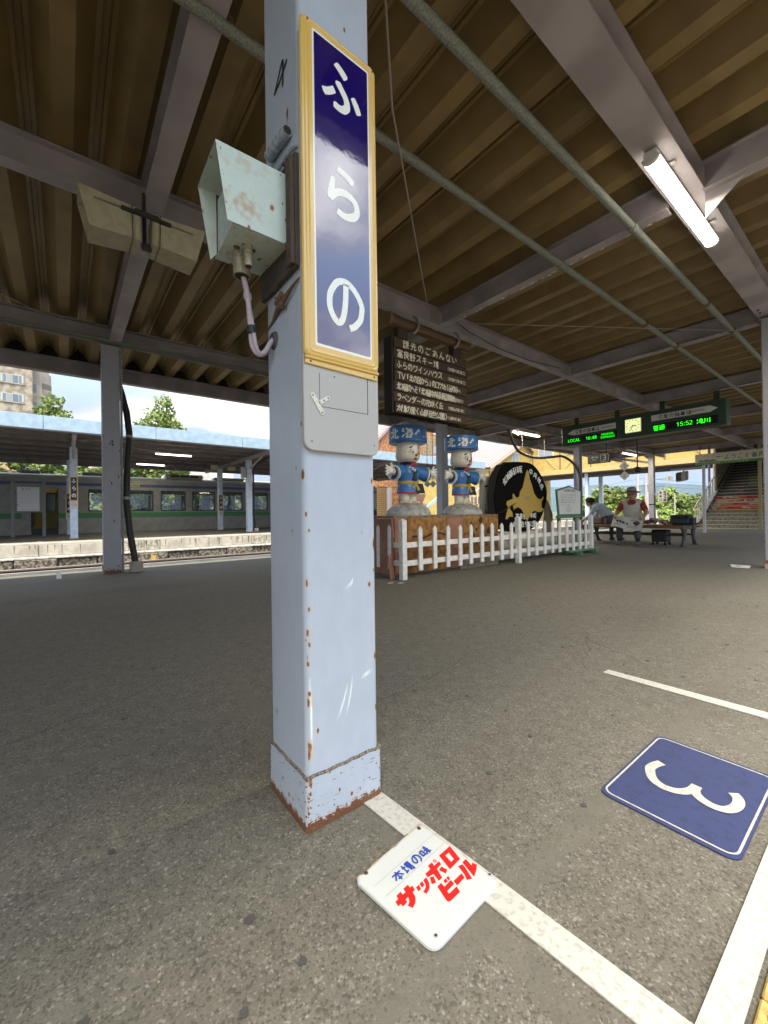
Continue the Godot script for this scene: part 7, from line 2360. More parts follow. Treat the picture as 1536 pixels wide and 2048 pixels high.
	part(man, "vest", body_mesh(vb, 0.014, 0.03), cloth("man cloth"))
	part(man, "shirt_front", slab([Vector2(-0.050, 1.035), Vector2(0.050, 1.035), Vector2(0.012, 0.90), Vector2(-0.012, 0.90)], Vector3(0, 0, 0.0), Vector3.RIGHT, Vector3(0, 0.86, -0.18).normalized() * 1.0, Vector3(0, 0.2, 1).normalized(), 0.01, 0.003), M("shirt red", lin(0.22, 0.022, 0.016), 0.8), Vector3(0, 0.02, 0.335))
	part(man, "vest_zip", box(0.014, 0.20, 0.01, 0.002), M("zip", lin(0.05, 0.05, 0.05), 0.5), Vector3(0, 0.80, 0.176), Basis(Vector3.RIGHT, -0.06))
	for e in [-1, 1]:
		part(man, "vest_pocket", box(0.09, 0.10, 0.012, 0.005), cloth("vest pocket"), Vector3(0.10 * e, 0.72, 0.172), Basis(Vector3.RIGHT, -0.04))
	mat_made["vest pocket"].vertex_color_use_as_albedo = false
	mat_made["vest pocket"].albedo_color = lin(0.47, 0.44, 0.38)
	var hat = M("hat felt", lin(0.25, 0.225, 0.185), 0.9, 0.0, "fine", 0.15)
	var hat_at = hc + Vector3(0, 0.075, -0.005)
	var tilt = Basis(Vector3.RIGHT, 0.18)
	part(man, "hat_brim", lathe([[0.0, -0.004], [0.10, -0.002], [0.150, -0.018], [0.178, -0.020], [0.178, -0.014], [0.150, -0.010], [0.10, 0.006], [0.0, 0.006]], 26), hat, hat_at, tilt)
	part(man, "hat_crown", lathe([[0.104, 0.0], [0.102, 0.05], [0.092, 0.095], [0.060, 0.112], [0.030, 0.104], [0.0, 0.098]], 26, 0.95, 1.08), hat, hat_at, tilt)
	part(man, "hat_band", lathe([[0.1055, 0.004], [0.1055, 0.030]], 26, 0.95, 1.08), M("hat ribbon", lin(0.045, 0.037, 0.030), 0.8), hat_at, tilt)
	# newspaper held open and sloping down to the reader's left
	var np = thing("newspaper", "open newspaper held on the knees of the seated person", "newspaper", Vector3(10.46, 0, -3.91), face)
	var news = M("newsprint", lin(0.52, 0.50, 0.46), 0.8)
	var npt = func(u, v):
		var bow = 0.05 * sin(u * PI * 2.0 + 0.4)
		return Vector3(-0.31 + 0.60 * u, 0.665 - 0.235 * v + bow * 0.5 - 0.06 * u * v - 0.02 * u, 0.34 + 0.24 * v + 0.5 * bow + 0.06 * sin(u * PI))
	for layer in 3:
		var s = st_new()
		var lf = Vector3(0.004 * layer, -0.005 * layer, -0.006 * layer)
		for i in 12:
			for j in 4:
				var q = [npt.call(i / 12.0, j / 4.0), npt.call((i + 1) / 12.0, j / 4.0), npt.call((i + 1) / 12.0, (j + 1) / 4.0), npt.call(i / 12.0, (j + 1) / 4.0)]
				qd(s, q[0] + lf, q[1] + lf, q[2] + lf, q[3] + lf, Vector3(0, 0.5, 1))
		part(np, "sheet", s.commit(), news)
	var prints = st_new()
	var pmap = func(p, lift): return npt.call(p.x, p.y) + Vector3(0, 0.5, 0.86) * lift * 3.0
	for r in [[0.10, 0.36, 0.30], [0.10, 0.36, 0.42], [0.60, 0.80, 0.22], [0.30, 0.48, 0.62], [0.52, 0.90, 0.80], [0.54, 0.86, 0.70], [0.08, 0.30, 0.75]]:
		add_stroke(prints, [Vector2(r[0], r[2]), Vector2((r[0] + r[1]) / 2, r[2]), Vector2(r[1], r[2])], 0.045, pmap, 0.001)
	part(np, "printed_column", prints.commit(), M("news grey", lin(0.24, 0.23, 0.22), 0.8))
	var heads = st_new()
	for r in [[0.16, 0.24, 0.50], [0.27, 0.33, 0.50], [0.36, 0.44, 0.52], [0.50, 0.55, 0.55], [0.70, 0.76, 0.40]]:
		add_stroke(heads, [Vector2(r[0], r[2]), Vector2(r[1], r[2])], 0.14, pmap, 0.0012)
	part(np, "headline", heads.commit(), M("ink"))
	# second person, bent over a bag on the far side of the bench
	var o2 = thing("person", "dark haired person in a pale blue shirt bending over a bag, behind the bench", "person", Vector3(11.10, 0, -4.72))
	var pale = Color(0.42, 0.48, 0.55)
	var dark = Color(0.10, 0.10, 0.11)
	var s2 = Color(0.40, 0.23, 0.16)
	var c = []
	c += [[Vector3(0, 0.54, 0.02), Vector3(0.02, 0.62, -0.02), 0.155, 0.150, dark], [Vector3(0.02, 0.64, -0.02), Vector3(0.0, 0.86, -0.21), 0.145, 0.135, pale], [Vector3(0, 0.86, -0.21), Vector3(0, 0.92, -0.30), 0.125, 0.095, pale], [Vector3(0, 0.95, -0.34), Vector3(0, 0.985, -0.40), 0.056, 0.054, s2]]
	for e in [-1, 1]:
		var hip = Vector3(0.05, 0.52, 0.09 * e)
		c += [[hip, Vector3(0.44, 0.48, 0.12 * e), 0.088, 0.066, dark], [Vector3(0.44, 0.48, 0.12 * e), Vector3(0.42, 0.13, 0.12 * e), 0.062, 0.048, dark], [Vector3(0.40, 0.05, 0.12 * e), Vector3(0.54, 0.045, 0.12 * e), 0.046, 0.038, Color(0.05, 0.05, 0.05)]]
		var sh = Vector3(0.155 * e, 0.87, -0.27)
		var el = Vector3(0.17 * e, 0.66, -0.40)
		c += [[Vector3(0.06 * e, 0.89, -0.26), sh, 0.085, 0.068, pale], [sh, el, 0.064, 0.052, pale], [el, el.lerp(Vector3(0.07 * e, 0.56, -0.60), 0.75), 0.048, 0.036, pale], [el, Vector3(0.07 * e, 0.565, -0.59), 0.034, 0.027, s2]]
	part(o2, "body", body_mesh(c, 0.016, 0.035), cloth("man cloth"))
	var h2 = []
	for e in [-1, 1]:
		h2 += hand_bones(Vector3(0.07 * e, 0.565, -0.59), Vector3(0, -0.2, -1), Vector3(0.4 * e, 1, 0), -e, s2)
	part(o2, "hands", body_mesh(h2, 0.006, 0.006), cloth("man cloth"))
	var hair = Color(0.012, 0.010, 0.010)
	var k2 = []
	var q2 = Vector3(0, 1.035, -0.475)
	k2 += [[q2, q2 + Vector3(0, -0.02, -0.02), 0.088, 0.086, s2], [q2 + Vector3(0, -0.06, -0.03), q2 + Vector3(0, -0.085, -0.03), 0.058, 0.045, Color(0.60, 0.62, 0.63)], [q2 + Vector3(0, -0.03, -0.095), q2 + Vector3(0, -0.055, -0.10), 0.012, 0.014, Color(0.60, 0.62, 0.63)], [q2 + Vector3(0, 0.03, 0.02), q2 + Vector3(0, 0.045, -0.03), 0.094, 0.085, hair], [q2 + Vector3(0, -0.02, 0.05), q2 + Vector3(0, 0.02, 0.05), 0.070, 0.080, hair]]
	for e in [-1, 1]:
		k2 += [[q2 + Vector3(0.075 * e, 0.0, -0.01), q2 + Vector3(0.085 * e, 0.02, 0.02), 0.03, 0.04, hair], [q2 + Vector3(0.088 * e, -0.02, -0.01), q2 + Vector3(0.088 * e, -0.045, -0.015), 0.012, 0.010, s2], [q2 + Vector3(0.03 * e, -0.012, -0.088), q2 + Vector3(0.034 * e, -0.012, -0.087), 0.009, 0.009, hair]]
	part(o2, "head", body_mesh(k2, 0.008, 0.014), cloth("man cloth"))
	# bags
	var bag = thing("travel_bag", "beige bag with a red side strip beside the bending person", "bag", Vector3(11.0, 0.455, -4.93))
	part(bag, "bag_body", box(0.30, 0.17, 0.26, 0.035), M("bag beige", lin(0.30, 0.25, 0.17), 0.8, 0.0, "patch", 0.2), Vector3(0, 0.085, 0))
	part(bag, "red_strip", box(0.10, 0.165, 0.03, 0.008), M("bag red", lin(0.22, 0.02, 0.022), 0.7), Vector3(-0.10, 0.083, 0.142))
	part(bag, "grey_cover", box(0.28, 0.15, 0.07, 0.02), M("bag grey", lin(0.23, 0.21, 0.19), 0.8), Vector3(0.02, 0.075, 0.185))
	var fl = thing("floral_bundle", "rumpled pink and grey patterned cloth bundle lying on the bench", "bundle", Vector3(10.72, 0.452, -3.53))
	var cols = [Color(0.42, 0.22, 0.19), Color(0.35, 0.31, 0.28), Color(0.46, 0.33, 0.28), Color(0.22, 0.19, 0.18), Color(0.40, 0.18, 0.13)]
	var fb = []
	for i in 26:
		var p = Vector3(rng.randf_range(-0.14, 0.14), 0, rng.randf_range(-0.25, 0.27))
		p.y = rng.randf_range(0.035, 0.055 + 0.09 * (1.0 - absf(p.z) / 0.32))
		fb.append([p, p + Vector3(rng.randf_range(-0.05, 0.05), 0.01, rng.randf_range(-0.06, 0.06)), rng.randf_range(0.030, 0.050), rng.randf_range(0.022, 0.04), cols[i % 5]])
	part(fl, "cloth", body_mesh(fb, 0.013, 0.02), cloth("man cloth"))
	var bp = thing("backpack", "navy and black travel bag on the right end of the bench", "backpack", Vector3(10.72, 0.452, -3.03))
	part(bp, "bag_body", box(0.27, 0.20, 0.40, 0.06), M("navy cloth", lin(0.022, 0.040, 0.062), 0.75, 0.0, "fine", 0.1), Vector3(0, 0.10, 0))
	part(bp, "top_flap", box(0.285, 0.09, 0.36, 0.04), M("black cloth", lin(0.014, 0.014, 0.016), 0.75, 0.0, "fine", 0.1), Vector3(0.01, 0.185, 0.0))
	part(bp, "side_pocket", box(0.22, 0.17, 0.06, 0.025), mat_made["black cloth"], Vector3(0, 0.09, 0.215))
	part(bp, "strap", tube([Vector3(-0.05, 0.03, 0.26), Vector3(-0.06, 0.06, 0.33), Vector3(-0.05, 0.13, 0.38)], 0.012, 7), mat_made["black cloth"])
	part(bp, "strap", tube([Vector3(-0.10, 0.02, 0.23), Vector3(-0.16, -0.06, 0.25), Vector3(-0.15, -0.16, 0.22)], 0.012, 7), mat_made["black cloth"])
	var cs = thing("suitcase", "black wheeled suitcase standing under the bench", "suitcase", Vector3(10.70, 0, -3.42))
	part(cs, "case", box(0.36, 0.27, 0.29, 0.03), M("case black", lin(0.016, 0.015, 0.015), 0.6), Vector3(0, 0.215, 0))
	for e in [[-1, -1], [1, -1], [-1, 1], [1, 1]]:
		part(cs, "wheel", bar(Vector3(0.14 * e[0] - 0.012, 0.033, 0.12 * e[1]), Vector3(0.14 * e[0] + 0.012, 0.033, 0.12 * e[1]), 0.032, 12), M("train rubber"))
		part(cs, "wheel_fork", box(0.03, 0.06, 0.03, 0.005), mat_made["case black"], Vector3(0.14 * e[0], 0.07, 0.12 * e[1]))
	part(cs, "handle", tube([Vector3(-0.19, 0.16, 0.12), Vector3(-0.21, 0.10, 0.17), Vector3(-0.20, 0.07, 0.20)], 0.010, 6), M("train rubber"))


# ------------------------------------------------------------------ stairs to the footbridge
func build_stairs():
	var t = thing("staircase", "wide concrete staircase with a painted mural on its risers, at right", "staircase")
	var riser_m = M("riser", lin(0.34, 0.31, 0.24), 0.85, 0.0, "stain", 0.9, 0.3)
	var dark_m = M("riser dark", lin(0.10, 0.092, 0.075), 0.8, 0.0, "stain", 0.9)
	var tread_m = M("tread", lin(0.42, 0.39, 0.32), 0.85, 0.0, "cloudy", 0.8)
	var w = 2.55
	var zc = -4.17
	var pal = [lin(0.42, 0.06, 0.03), lin(0.50, 0.20, 0.03), lin(0.52, 0.43, 0.27), lin(0.26, 0.03, 0.03), lin(0.44, 0.30, 0.06), lin(0.30, 0.36, 0.27), lin(0.55, 0.10, 0.06), lin(0.45, 0.42, 0.36)]
	for i in 24:
		var x = 21.55 + 0.31 * i
		var y = 0.155 * i
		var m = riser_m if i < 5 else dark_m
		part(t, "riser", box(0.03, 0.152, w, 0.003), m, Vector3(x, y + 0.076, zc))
		part(t, "tread", box(0.33, 0.026, w, 0.004), tread_m, Vector3(x + 0.145, y + 0.145, zc))
		part(t, "nosing", box(0.03, 0.020, w, 0.004), M("nosing", lin(0.50, 0.47, 0.40), 0.7), Vector3(x - 0.022, y + 0.146, zc))
		if i == 1 or i == 3:
			part(t, "sticker", box(0.004, 0.05, 0.16, 0.001), M("paper"), Vector3(x - 0.018, y + 0.08, zc + 0.95 - 0.05 * i))
		if i == 4:
			part(t, "painted_patch", box(0.004, 0.08, 1.5, 0.001), M("mural olive", lin(0.23, 0.19, 0.06), 0.7), Vector3(x - 0.018, y + 0.07, zc + 0.2))
		if i >= 5 and i < 9:
			part(t, "painted_patch", box(0.003, 0.146, w - 0.1, 0.0), M("mural %d" % (i % 8), pal[[0, 3, 2, 6][i - 5]], 0.7), Vector3(x - 0.0175, y + 0.076, zc))
			for k in 15:
				var pz = zc - w / 2 + 0.12 + 0.155 * k + rng.randf_range(-0.05, 0.05)
				var pts = []
				var n = 7
				for q in n:
					var a = TAU * q / n
					pts.append(Vector2(cos(a) * rng.randf_range(0.05, 0.14), sin(a) * rng.randf_range(0.025, 0.065)))
				part(t, "painted_patch", slab(pts, Vector3(x - 0.020 - 0.0004 * (k % 3), y + rng.randf_range(0.06, 0.10), pz), Vector3(0, 0, 1), Vector3.UP, Vector3(-1, 0, 0), 0.0015), M("mural %d" % ((k * 5 + i * 3) % 8), pal[(k * 5 + i * 3) % 8], 0.7))
		if i == 10:
			part(t, "painted_patch", slab([Vector2(-0.18, 0.03), Vector2(0.1, 0.03), Vector2(0.02, 0.12), Vector2(-0.10, 0.09)], Vector3(x - 0.017, y, zc - 0.45), Vector3(0, 0, 1), Vector3.UP, Vector3(-1, 0, 0), 0.002), M("mural 5", pal[5], 0.7))
		if i >= 12 and i < 16:
			var ww = [0.35, 0.62, 0.95, 0.55][i - 12]
			part(t, "painted_patch", box(0.003, 0.135, ww, 0.001), M("mural yellow", lin(0.20, 0.155, 0.025), 0.7), Vector3(x - 0.0175, y + 0.076, zc + 0.05 * (i - 13)))
			part(t, "painted_patch", box(0.003, 0.10, 0.22, 0.001), M("mural grey", lin(0.16, 0.14, 0.12), 0.7), Vector3(x - 0.019, y + 0.076, zc + 0.10 * (i - 14)))
		if i >= 16 and i < 18:
			part(t, "painted_patch", box(0.003, 0.13, 0.28, 0.001), M("mural grey"), Vector3(x - 0.0175, y + 0.076, zc + 0.10))
		if i >= 18 and i < 20:
			part(t, "painted_patch", box(0.003, 0.14, 0.66, 0.001), M("mural red", lin(0.26, 0.025, 0.02), 0.7), Vector3(x - 0.0175, y + 0.076, zc + 0.15))
	var side = M("stair side", lin(0.50, 0.45, 0.39), 0.8, 0.0, "stain", 1.2)
	part(t, "side_curb", slab([Vector2(21.45, -0.01), Vector2(21.95, -0.01), Vector2(29.2, 3.65), Vector2(29.2, 4.05), Vector2(21.45, 0.17)], Vector3(0, 0, -5.62), Vector3.RIGHT, Vector3.UP, Vector3(0, 0, 1), 0.17, 0.01), side)
	var rail = M("hand rail white", lin(0.66, 0.62, 0.58), 0.4)
	part(t, "hand_rail", tube([Vector3(21.15, 0.86, -5.55), Vector3(21.32, 0.86, -5.55), Vector3(24.22, 2.30, -5.55), Vector3(24.45, 2.28, -5.50), Vector3(24.75, 2.44, -5.44)], 0.030, 9), rail)
	for i in 9:
		var x = 21.40 + 0.33 * i
		part(t, "baluster", bar(Vector3(x, 0.14 + 0.5 * (x - 21.45), -5.55), Vector3(x, 0.88 + 0.497 * (x - 21.35), -5.55), 0.022, 8), rail)
	var hall = thing("stair_hall", "beige walled roofed hall over the upper flight of stairs", "building")
	var wall = M("hall wall", lin(0.48, 0.42, 0.33), 0.8, 0.0, "cloudy", 2.0)
	part(hall, "side_wall", slab([Vector2(24.55, 1.75), Vector2(29.3, 4.1), Vector2(33.0, 4.1), Vector2(33.0, 7.8), Vector2(24.55, 4.2)], Vector3(0, 0, -5.62), Vector3.RIGHT, Vector3.UP, Vector3(0, 0, 1), 0.12, 0.01), wall)
	part(hall, "dado", slab([Vector2(24.7, 1.80), Vector2(29.2, 4.08), Vector2(29.2, 4.16), Vector2(24.7, 1.90)], Vector3(0, 0, -5.50), Vector3.RIGHT, Vector3.UP, Vector3(0, 0, 1), 0.02, 0.002), M("dado dark", lin(0.06, 0.05, 0.045), 0.8))
	part(hall, "side_wall", slab([Vector2(21.6, 0.0), Vector2(33.0, 0.0), Vector2(33.0, 7.8), Vector2(21.6, 4.0)], Vector3(0, 0, -2.86), Vector3.RIGHT, Vector3.UP, Vector3(0, 0, 1), 0.12, 0.01), wall)
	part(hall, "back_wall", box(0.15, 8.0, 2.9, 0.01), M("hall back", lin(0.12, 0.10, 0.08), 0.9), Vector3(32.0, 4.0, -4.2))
	part(hall, "roof", slab([Vector2(22.6, 3.85), Vector2(33.2, 7.85), Vector2(33.2, 8.0), Vector2(22.6, 4.0)], Vector3(0, 0, -5.8), Vector3.RIGHT, Vector3.UP, Vector3(0, 0, 1), 3.2, 0.01), M("far soffit"))
	part(hall, "corner_post", bar(Vector3(24.5, 0.0, -5.56), Vector3(24.5, 4.2, -5.56), 0.07, 10), M("cream post", lin(0.56, 0.52, 0.34), 0.6))
	part(hall, "corner_post", bar(Vector3(24.0, 0.0, -5.66), Vector3(24.0, 4.1, -5.66), 0.05, 10), M("mauve post", lin(0.34, 0.22, 0.33), 0.6))
	single("portal_post", box(0.10, 3.3, 0.10, 0.01), M("portal cream", lin(0.30, 0.27, 0.15), 0.7), "olive cream post at the right edge of the staircase, below the banner", "post", Vector3(21.05, 1.65, -3.40))
	single("painted_line", sheet([Vector2(21.0, -5.5), Vector2(21.4, -5.5), Vector2(21.4, -2.6), Vector2(21.0, -2.6)], 0.008), M("edge yellow"), "pale yellow line on the floor at the foot of the stairs", "line marking")


# ------------------------------------------------------------------ buildings beyond the tracks
func build_far_buildings():
	var yel = M("yellow siding", lin(0.52, 0.385, 0.12), 0.75, 0.0, "patch", 4.0)
	var yel2 = M("yellow pale", lin(0.58, 0.43, 0.19), 0.75, 0.0, "patch", 3.0)
	var brown = M("brown trim", lin(0.20, 0.13, 0.09), 0.8)
	var redm = M("red roof", lin(0.37, 0.235, 0.22), 0.55, 0.0, "patch", 3.0)
	# gabled hall, gable towards the tracks
	var g = thing("yellow_hall", "yellow gabled station hall with a red ribbed metal roof across the tracks", "building")
	var gx0 = 28.45
	var gx1 = 39.0
	var gm = (gx0 + gx1) / 2
	var z = -22.0
	part(g, "gable_wall", slab([Vector2(gx0 + 0.3, -0.9), Vector2(gx1 - 0.3, -0.9), Vector2(gx1 - 0.3, 4.75), Vector2(gm, 7.35), Vector2(gx0 + 0.3, 4.75)], Vector3(0, 0, z - 0.2), Vector3.RIGHT, Vector3.UP, Vector3(0, 0, 1), 0.2, 0.01), yel)
	part(g, "side_wall", box(0.2, 5.6, 11.8, 0.01), yel, Vector3(gx0 + 0.4, 1.95, z - 6.1))
	part(g, "side_wall", box(0.2, 5.6, 11.8, 0.01), yel, Vector3(gx1 - 0.4, 1.95, z - 6.1))
	var slope = Vector2(gm - gx0, 2.72)
	for e in [-1, 1]:
		var n = 26
		for i in n:
			# ribs run from eave to ridge
			var zz = z + 0.35 - 12.6 * (i + 0.5) / n
			var a = Vector3(gm + e * (gm - gx0), 4.62, zz)
			var b = Vector3(gm + e * 0.02, 4.62 + slope.y, zz)
			var d = (b - a)
			var bas = Basis(d.normalized(), Vector3(0, 0, 1).cross(d.normalized()) * (1.0 if e < 0 else -1.0), Vector3(0, 0, 1) * (1.0 if e < 0 else -1.0))
			part(g, "roof_sheet", box(d.length(), 0.05, 12.6 / n - 0.015, 0.004), redm, (a + b) * 0.5, bas)
			part(g, "roof_rib", box(d.length(), 0.07, 0.05, 0.004), redm, (a + b) * 0.5 + bas.y * 0.045 + Vector3(0, 0, 6.3 / n), bas)
		var p = Vector3(gm + e * (gm - gx0), 4.52, z + 0.42)
		var q = Vector3(gm, 4.52 + slope.y, z + 0.42)
		var dd = (q - p)
		part(g, "barge_board", box(dd.length(), 0.20, 0.05, 0.004), M("barge pale", lin(0.50, 0.40, 0.33), 0.7), (p + q) * 0.5, Basis(dd.normalized(), Vector3(0, 0, 1).cross(dd.normalized()), Vector3(0, 0, 1)))
	part(g, "corner_trim", box(0.14, 5.6, 0.06, 0.01), brown, Vector3(gx0 + 0.36, 1.95, z + 0.03))
	for i in 3:
		part(g, "timber", box(0.09, 5.2, 0.05, 0.005), brown, Vector3(gx0 + 1.8 + 1.5 * i, 2.1, z + 0.03))
	var wn = Node3D.new()
	wn.name = "window"
	g.add_child(wn, true)
	wn.position = Vector3(gm - 1.1, 5.75, z + 0.02)
	part(wn, "frame", box(1.15, 0.95, 0.08, 0.01), M("board white"))
	for e in [-1, 1]:
		part(wn, "pane", box(0.48, 0.80, 0.03, 0.005), M("sky pane", lin(0.30, 0.34, 0.38), 0.08), Vector3(0.27 * e, 0, 0.04))
	# outside stair with white railing at its left
	for i in 9:
		part(g, "outer_step", box(0.36, 0.16, 1.4, 0.01), brown, Vector3(22.2 + 0.36 * i, 0.4 + 0.19 * i, -20.2))
	part(g, "outer_rail", bar(Vector3(22.0, 1.35, -19.5), Vector3(25.4, 3.15, -19.5), 0.05, 8), M("hand rail white"))
	for i in 9:
		part(g, "outer_baluster", bar(Vector3(22.1 + 0.4 * i, 0.35 + 0.21 * i, -19.5), Vector3(22.1 + 0.4 * i, 1.40 + 0.212 * i, -19.5), 0.03, 6), M("hand rail white"))
	# footbridge over the tracks
	var f = thing("footbridge", "yellow enclosed footbridge crossing the tracks behind the info board", "footbridge")
	part(f, "side_wall", box(0.25, 3.0, 20.0, 0.02), yel, Vector3(35.2, 6.0, -13.5))
	part(f, "far_wall", box(0.25, 3.0, 20.0, 0.02), yel, Vector3(38.2, 6.0, -13.5))
	part(f, "deck", box(3.3, 0.3, 20.0, 0.02), brown, Vector3(36.7, 4.15, -13.5))
	part(f, "roof", box(3.8, 0.2, 20.6, 0.03), redm, Vector3(36.7, 7.6, -13.5))
	part(f, "sill_band", box(0.35, 0.40, 20.2, 0.02), yel2, Vector3(35.05, 4.27, -13.5))
	part(f, "girder", box(0.3, 0.40, 20.0, 0.02), M("girder dark", lin(0.05, 0.042, 0.038), 0.7), Vector3(35.5, 3.86, -13.5))
	for i in 7:
		part(f, "timber", box(0.05, 3.0, 0.10, 0.005), brown, Vector3(35.06, 6.0, -5.5 - 2.7 * i))
		part(f, "diagonal_timber", box(0.05, 2.6, 0.09, 0.005), yel2, Vector3(35.055, 5.6, -6.8 - 2.7 * i), Basis(Vector3.RIGHT, 0.75 * (1 if i % 2 == 0 else -1)))
		var v = Node3D.new()
		v.name = "window"
		f.add_child(v, true)
		v.position = Vector3(35.05, 6.35, -6.85 - 2.7 * i)
		part(v, "frame", box(0.06, 1.1, 1.5, 0.01), M("board white"))
		part(v, "pane", box(0.03, 0.95, 1.35, 0.005), M("sky pane"), Vector3(-0.03, 0, 0))
	for zz in [-16.8, -22.5]:
		for x in [35.4, 38.0]:
			part(f, "bridge_post", box(0.28, 4.9, 0.28, 0.02), M("far post"), Vector3(x, 1.55, zz))
	# a pale roof edge further off, seen under the footbridge
	for q in [[Vector3(39.5, 5.3, -18.8), "left carved bracket under the footbridge edge"], [Vector3(39.5, 5.45, -14.2), "right carved bracket under the footbridge edge"]]:
		pass
	# brown timber building with shutters
	var b = thing("timber_building", "orange brown timber building with shutters behind the first statue", "building")
	var org = M("orange boards", lin(0.46, 0.215, 0.09), 0.8, 0.0, "stain", 3.0)
	var grb = M("grey boards", lin(0.36, 0.28, 0.18), 0.85, 0.0, "stain", 2.0)
	var bz = -36.0
	part(b, "core", slab([Vector2(27.4, -0.9), Vector2(38.0, -0.9), Vector2(38.0, 10.2), Vector2(31.0, 12.2), Vector2(27.4, 8.75)], Vector3(0, 0, bz - 8.0), Vector3.RIGHT, Vector3.UP, Vector3(0, 0, 1), 7.95, 0.02), org)
	for i in 31:
		var y = 4.85 + 0.2 * i
		var xl = 27.45 if y < 8.75 else 27.45 + (y - 8.75) * 1.05
		var xr = 33.15 if y < 8.6 else 31.9
		if xr - xl > 0.5:
			part(b, "board", box(xr - xl, 0.19, 0.06, 0.01), org, Vector3((xl + xr) / 2, y, bz))
		if y < 8.9:
			part(b, "board", box(4.05, 0.19, 0.06, 0.01), org, Vector3(35.3, y, bz - 0.01))
	for i in 13:
		part(b, "upright_board", box(0.30, 2.4, 0.06, 0.01), grb, Vector3(34.4 + 0.32 * i, 9.0, bz + 0.04 + 0.01 * (i % 2)))
	var ra = Vector3(26.7, 8.35, bz + 0.1)
	var rb = Vector3(31.2, 12.65, bz + 0.1)
	var rd = rb - ra
	part(b, "roof_edge", box(rd.length(), 0.35, 0.6, 0.03), M("roof mauve", lin(0.32, 0.235, 0.225), 0.7), (ra + rb) * 0.5 + Vector3(0, 0, -0.15), Basis(rd.normalized(), Vector3(0, 0, 1).cross(rd.normalized()), Vector3(0, 0, 1)))
	part(b, "roof_slope", box(rd.length(), 0.12, 9.0, 0.02), mat_made["roof mauve"], (ra + rb) * 0.5 + Vector3(-0.15, 0.15, -4.6), Basis(rd.normalized(), Vector3(0, 0, 1).cross(rd.normalized()), Vector3(0, 0, 1)))
	for i in 5:
		part(b, "panel", box(0.62, 0.85, 0.08, 0.02), org, Vector3(27.0 + 0.66 * i, 4.2, bz + 0.25))
	for i in 18:
		part(b, "shutter_slat", box(1.55, 0.18, 0.06, 0.01), M("shutter brown", lin(0.27, 0.18, 0.085), 0.75), Vector3(27.6, 3.55 - 0.225 * i, bz + 0.25), Basis(Vector3.RIGHT, 0.25))
	part(b, "pier", box(0.5, 4.6, 0.4, 0.02), M("far beam"), Vector3(28.75, 1.4, bz + 0.3))
	part(b, "panel", box(1.3, 4.6, 0.1, 0.02), org, Vector3(29.8, 1.4, bz + 0.25))
	part(b, "window", box(0.9, 0.9, 0.06, 0.01), M("sky pane"), Vector3(36.6, 8.6, bz + 0.08))
	# low sheds and stalls between the statues
	var sh = thing("kiosk", "brown sloping roof of a small kiosk behind the first statue", "kiosk", Vector3(22.6, 0, -24.5))
	part(sh, "body", box(1.9, 2.0, 1.6, 0.03), M("kiosk body", lin(0.34, 0.28, 0.22), 0.8, 0.0, "patch", 0.9), Vector3(0.2, 0.6, -0.6))
	part(sh, "roof", slab([Vector2(-0.75, 2.35), Vector2(0.80, 2.35), Vector2(0.30, 1.40), Vector2(-0.55, 1.20)], Vector3(0, 0, -0.2), Vector3.RIGHT, Vector3.UP, Vector3(0, 0, 1), 0.5, 0.02), M("kiosk roof", lin(0.19, 0.10, 0.065), 0.75))
	var aw = thing("awning", "pale blue sloping awning between the two statues", "awning", Vector3(24.0, 0, -24.2))
	part(aw, "cloth", slab([Vector2(-0.6, 1.4), Vector2(0.9, 2.3), Vector2(0.9, 1.9), Vector2(-0.6, 1.15)], Vector3.ZERO, Vector3.RIGHT, Vector3.UP, Vector3(0, 0, 1), 0.05, 0.01), M("awning blue", lin(0.36, 0.52, 0.62), 0.7))
	part(aw, "pole", bar(Vector3(-0.5, -0.9, 0), Vector3(-0.5, 1.4, 0), 0.03, 6), M("white steel"))
	# hotel
	var h = thing("hotel_block", "beige concrete hotel block with rounded corner balcony at far left", "building")
	var conc = M("hotel concrete", lin(0.40, 0.345, 0.27), 0.85, 0.0, "stain", 9.0)
	var shade_m = M("hotel side", lin(0.38, 0.33, 0.27), 0.85, 0.0, "cloudy", 7.0)
	part(h, "front_wall", box(20.0, 25.0, 8.0, 0.05), conc, Vector3(-13.15, 11.5, -74.0))
	part(h, "side_bay", box(1.0, 25.0, 6.0, 0.05), shade_m, Vector3(-2.75, 11.5, -74.2))
	part(h, "round_tower", lathe([[1.55, -1.0], [1.55, 16.7], [1.75, 16.9], [1.75, 20.4], [1.5, 20.5], [1.5, 24.0], [0.0, 24.0]], 30), shade_m, Vector3(-3.05, 0, -73.0))
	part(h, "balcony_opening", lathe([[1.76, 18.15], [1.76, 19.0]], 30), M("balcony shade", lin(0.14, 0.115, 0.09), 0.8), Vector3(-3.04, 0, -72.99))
	part(h, "balcony_rail", lathe([[1.78, 17.0], [1.80, 17.1], [1.80, 18.1], [1.78, 18.2]], 30), conc, Vector3(-3.03, 0, -72.98))
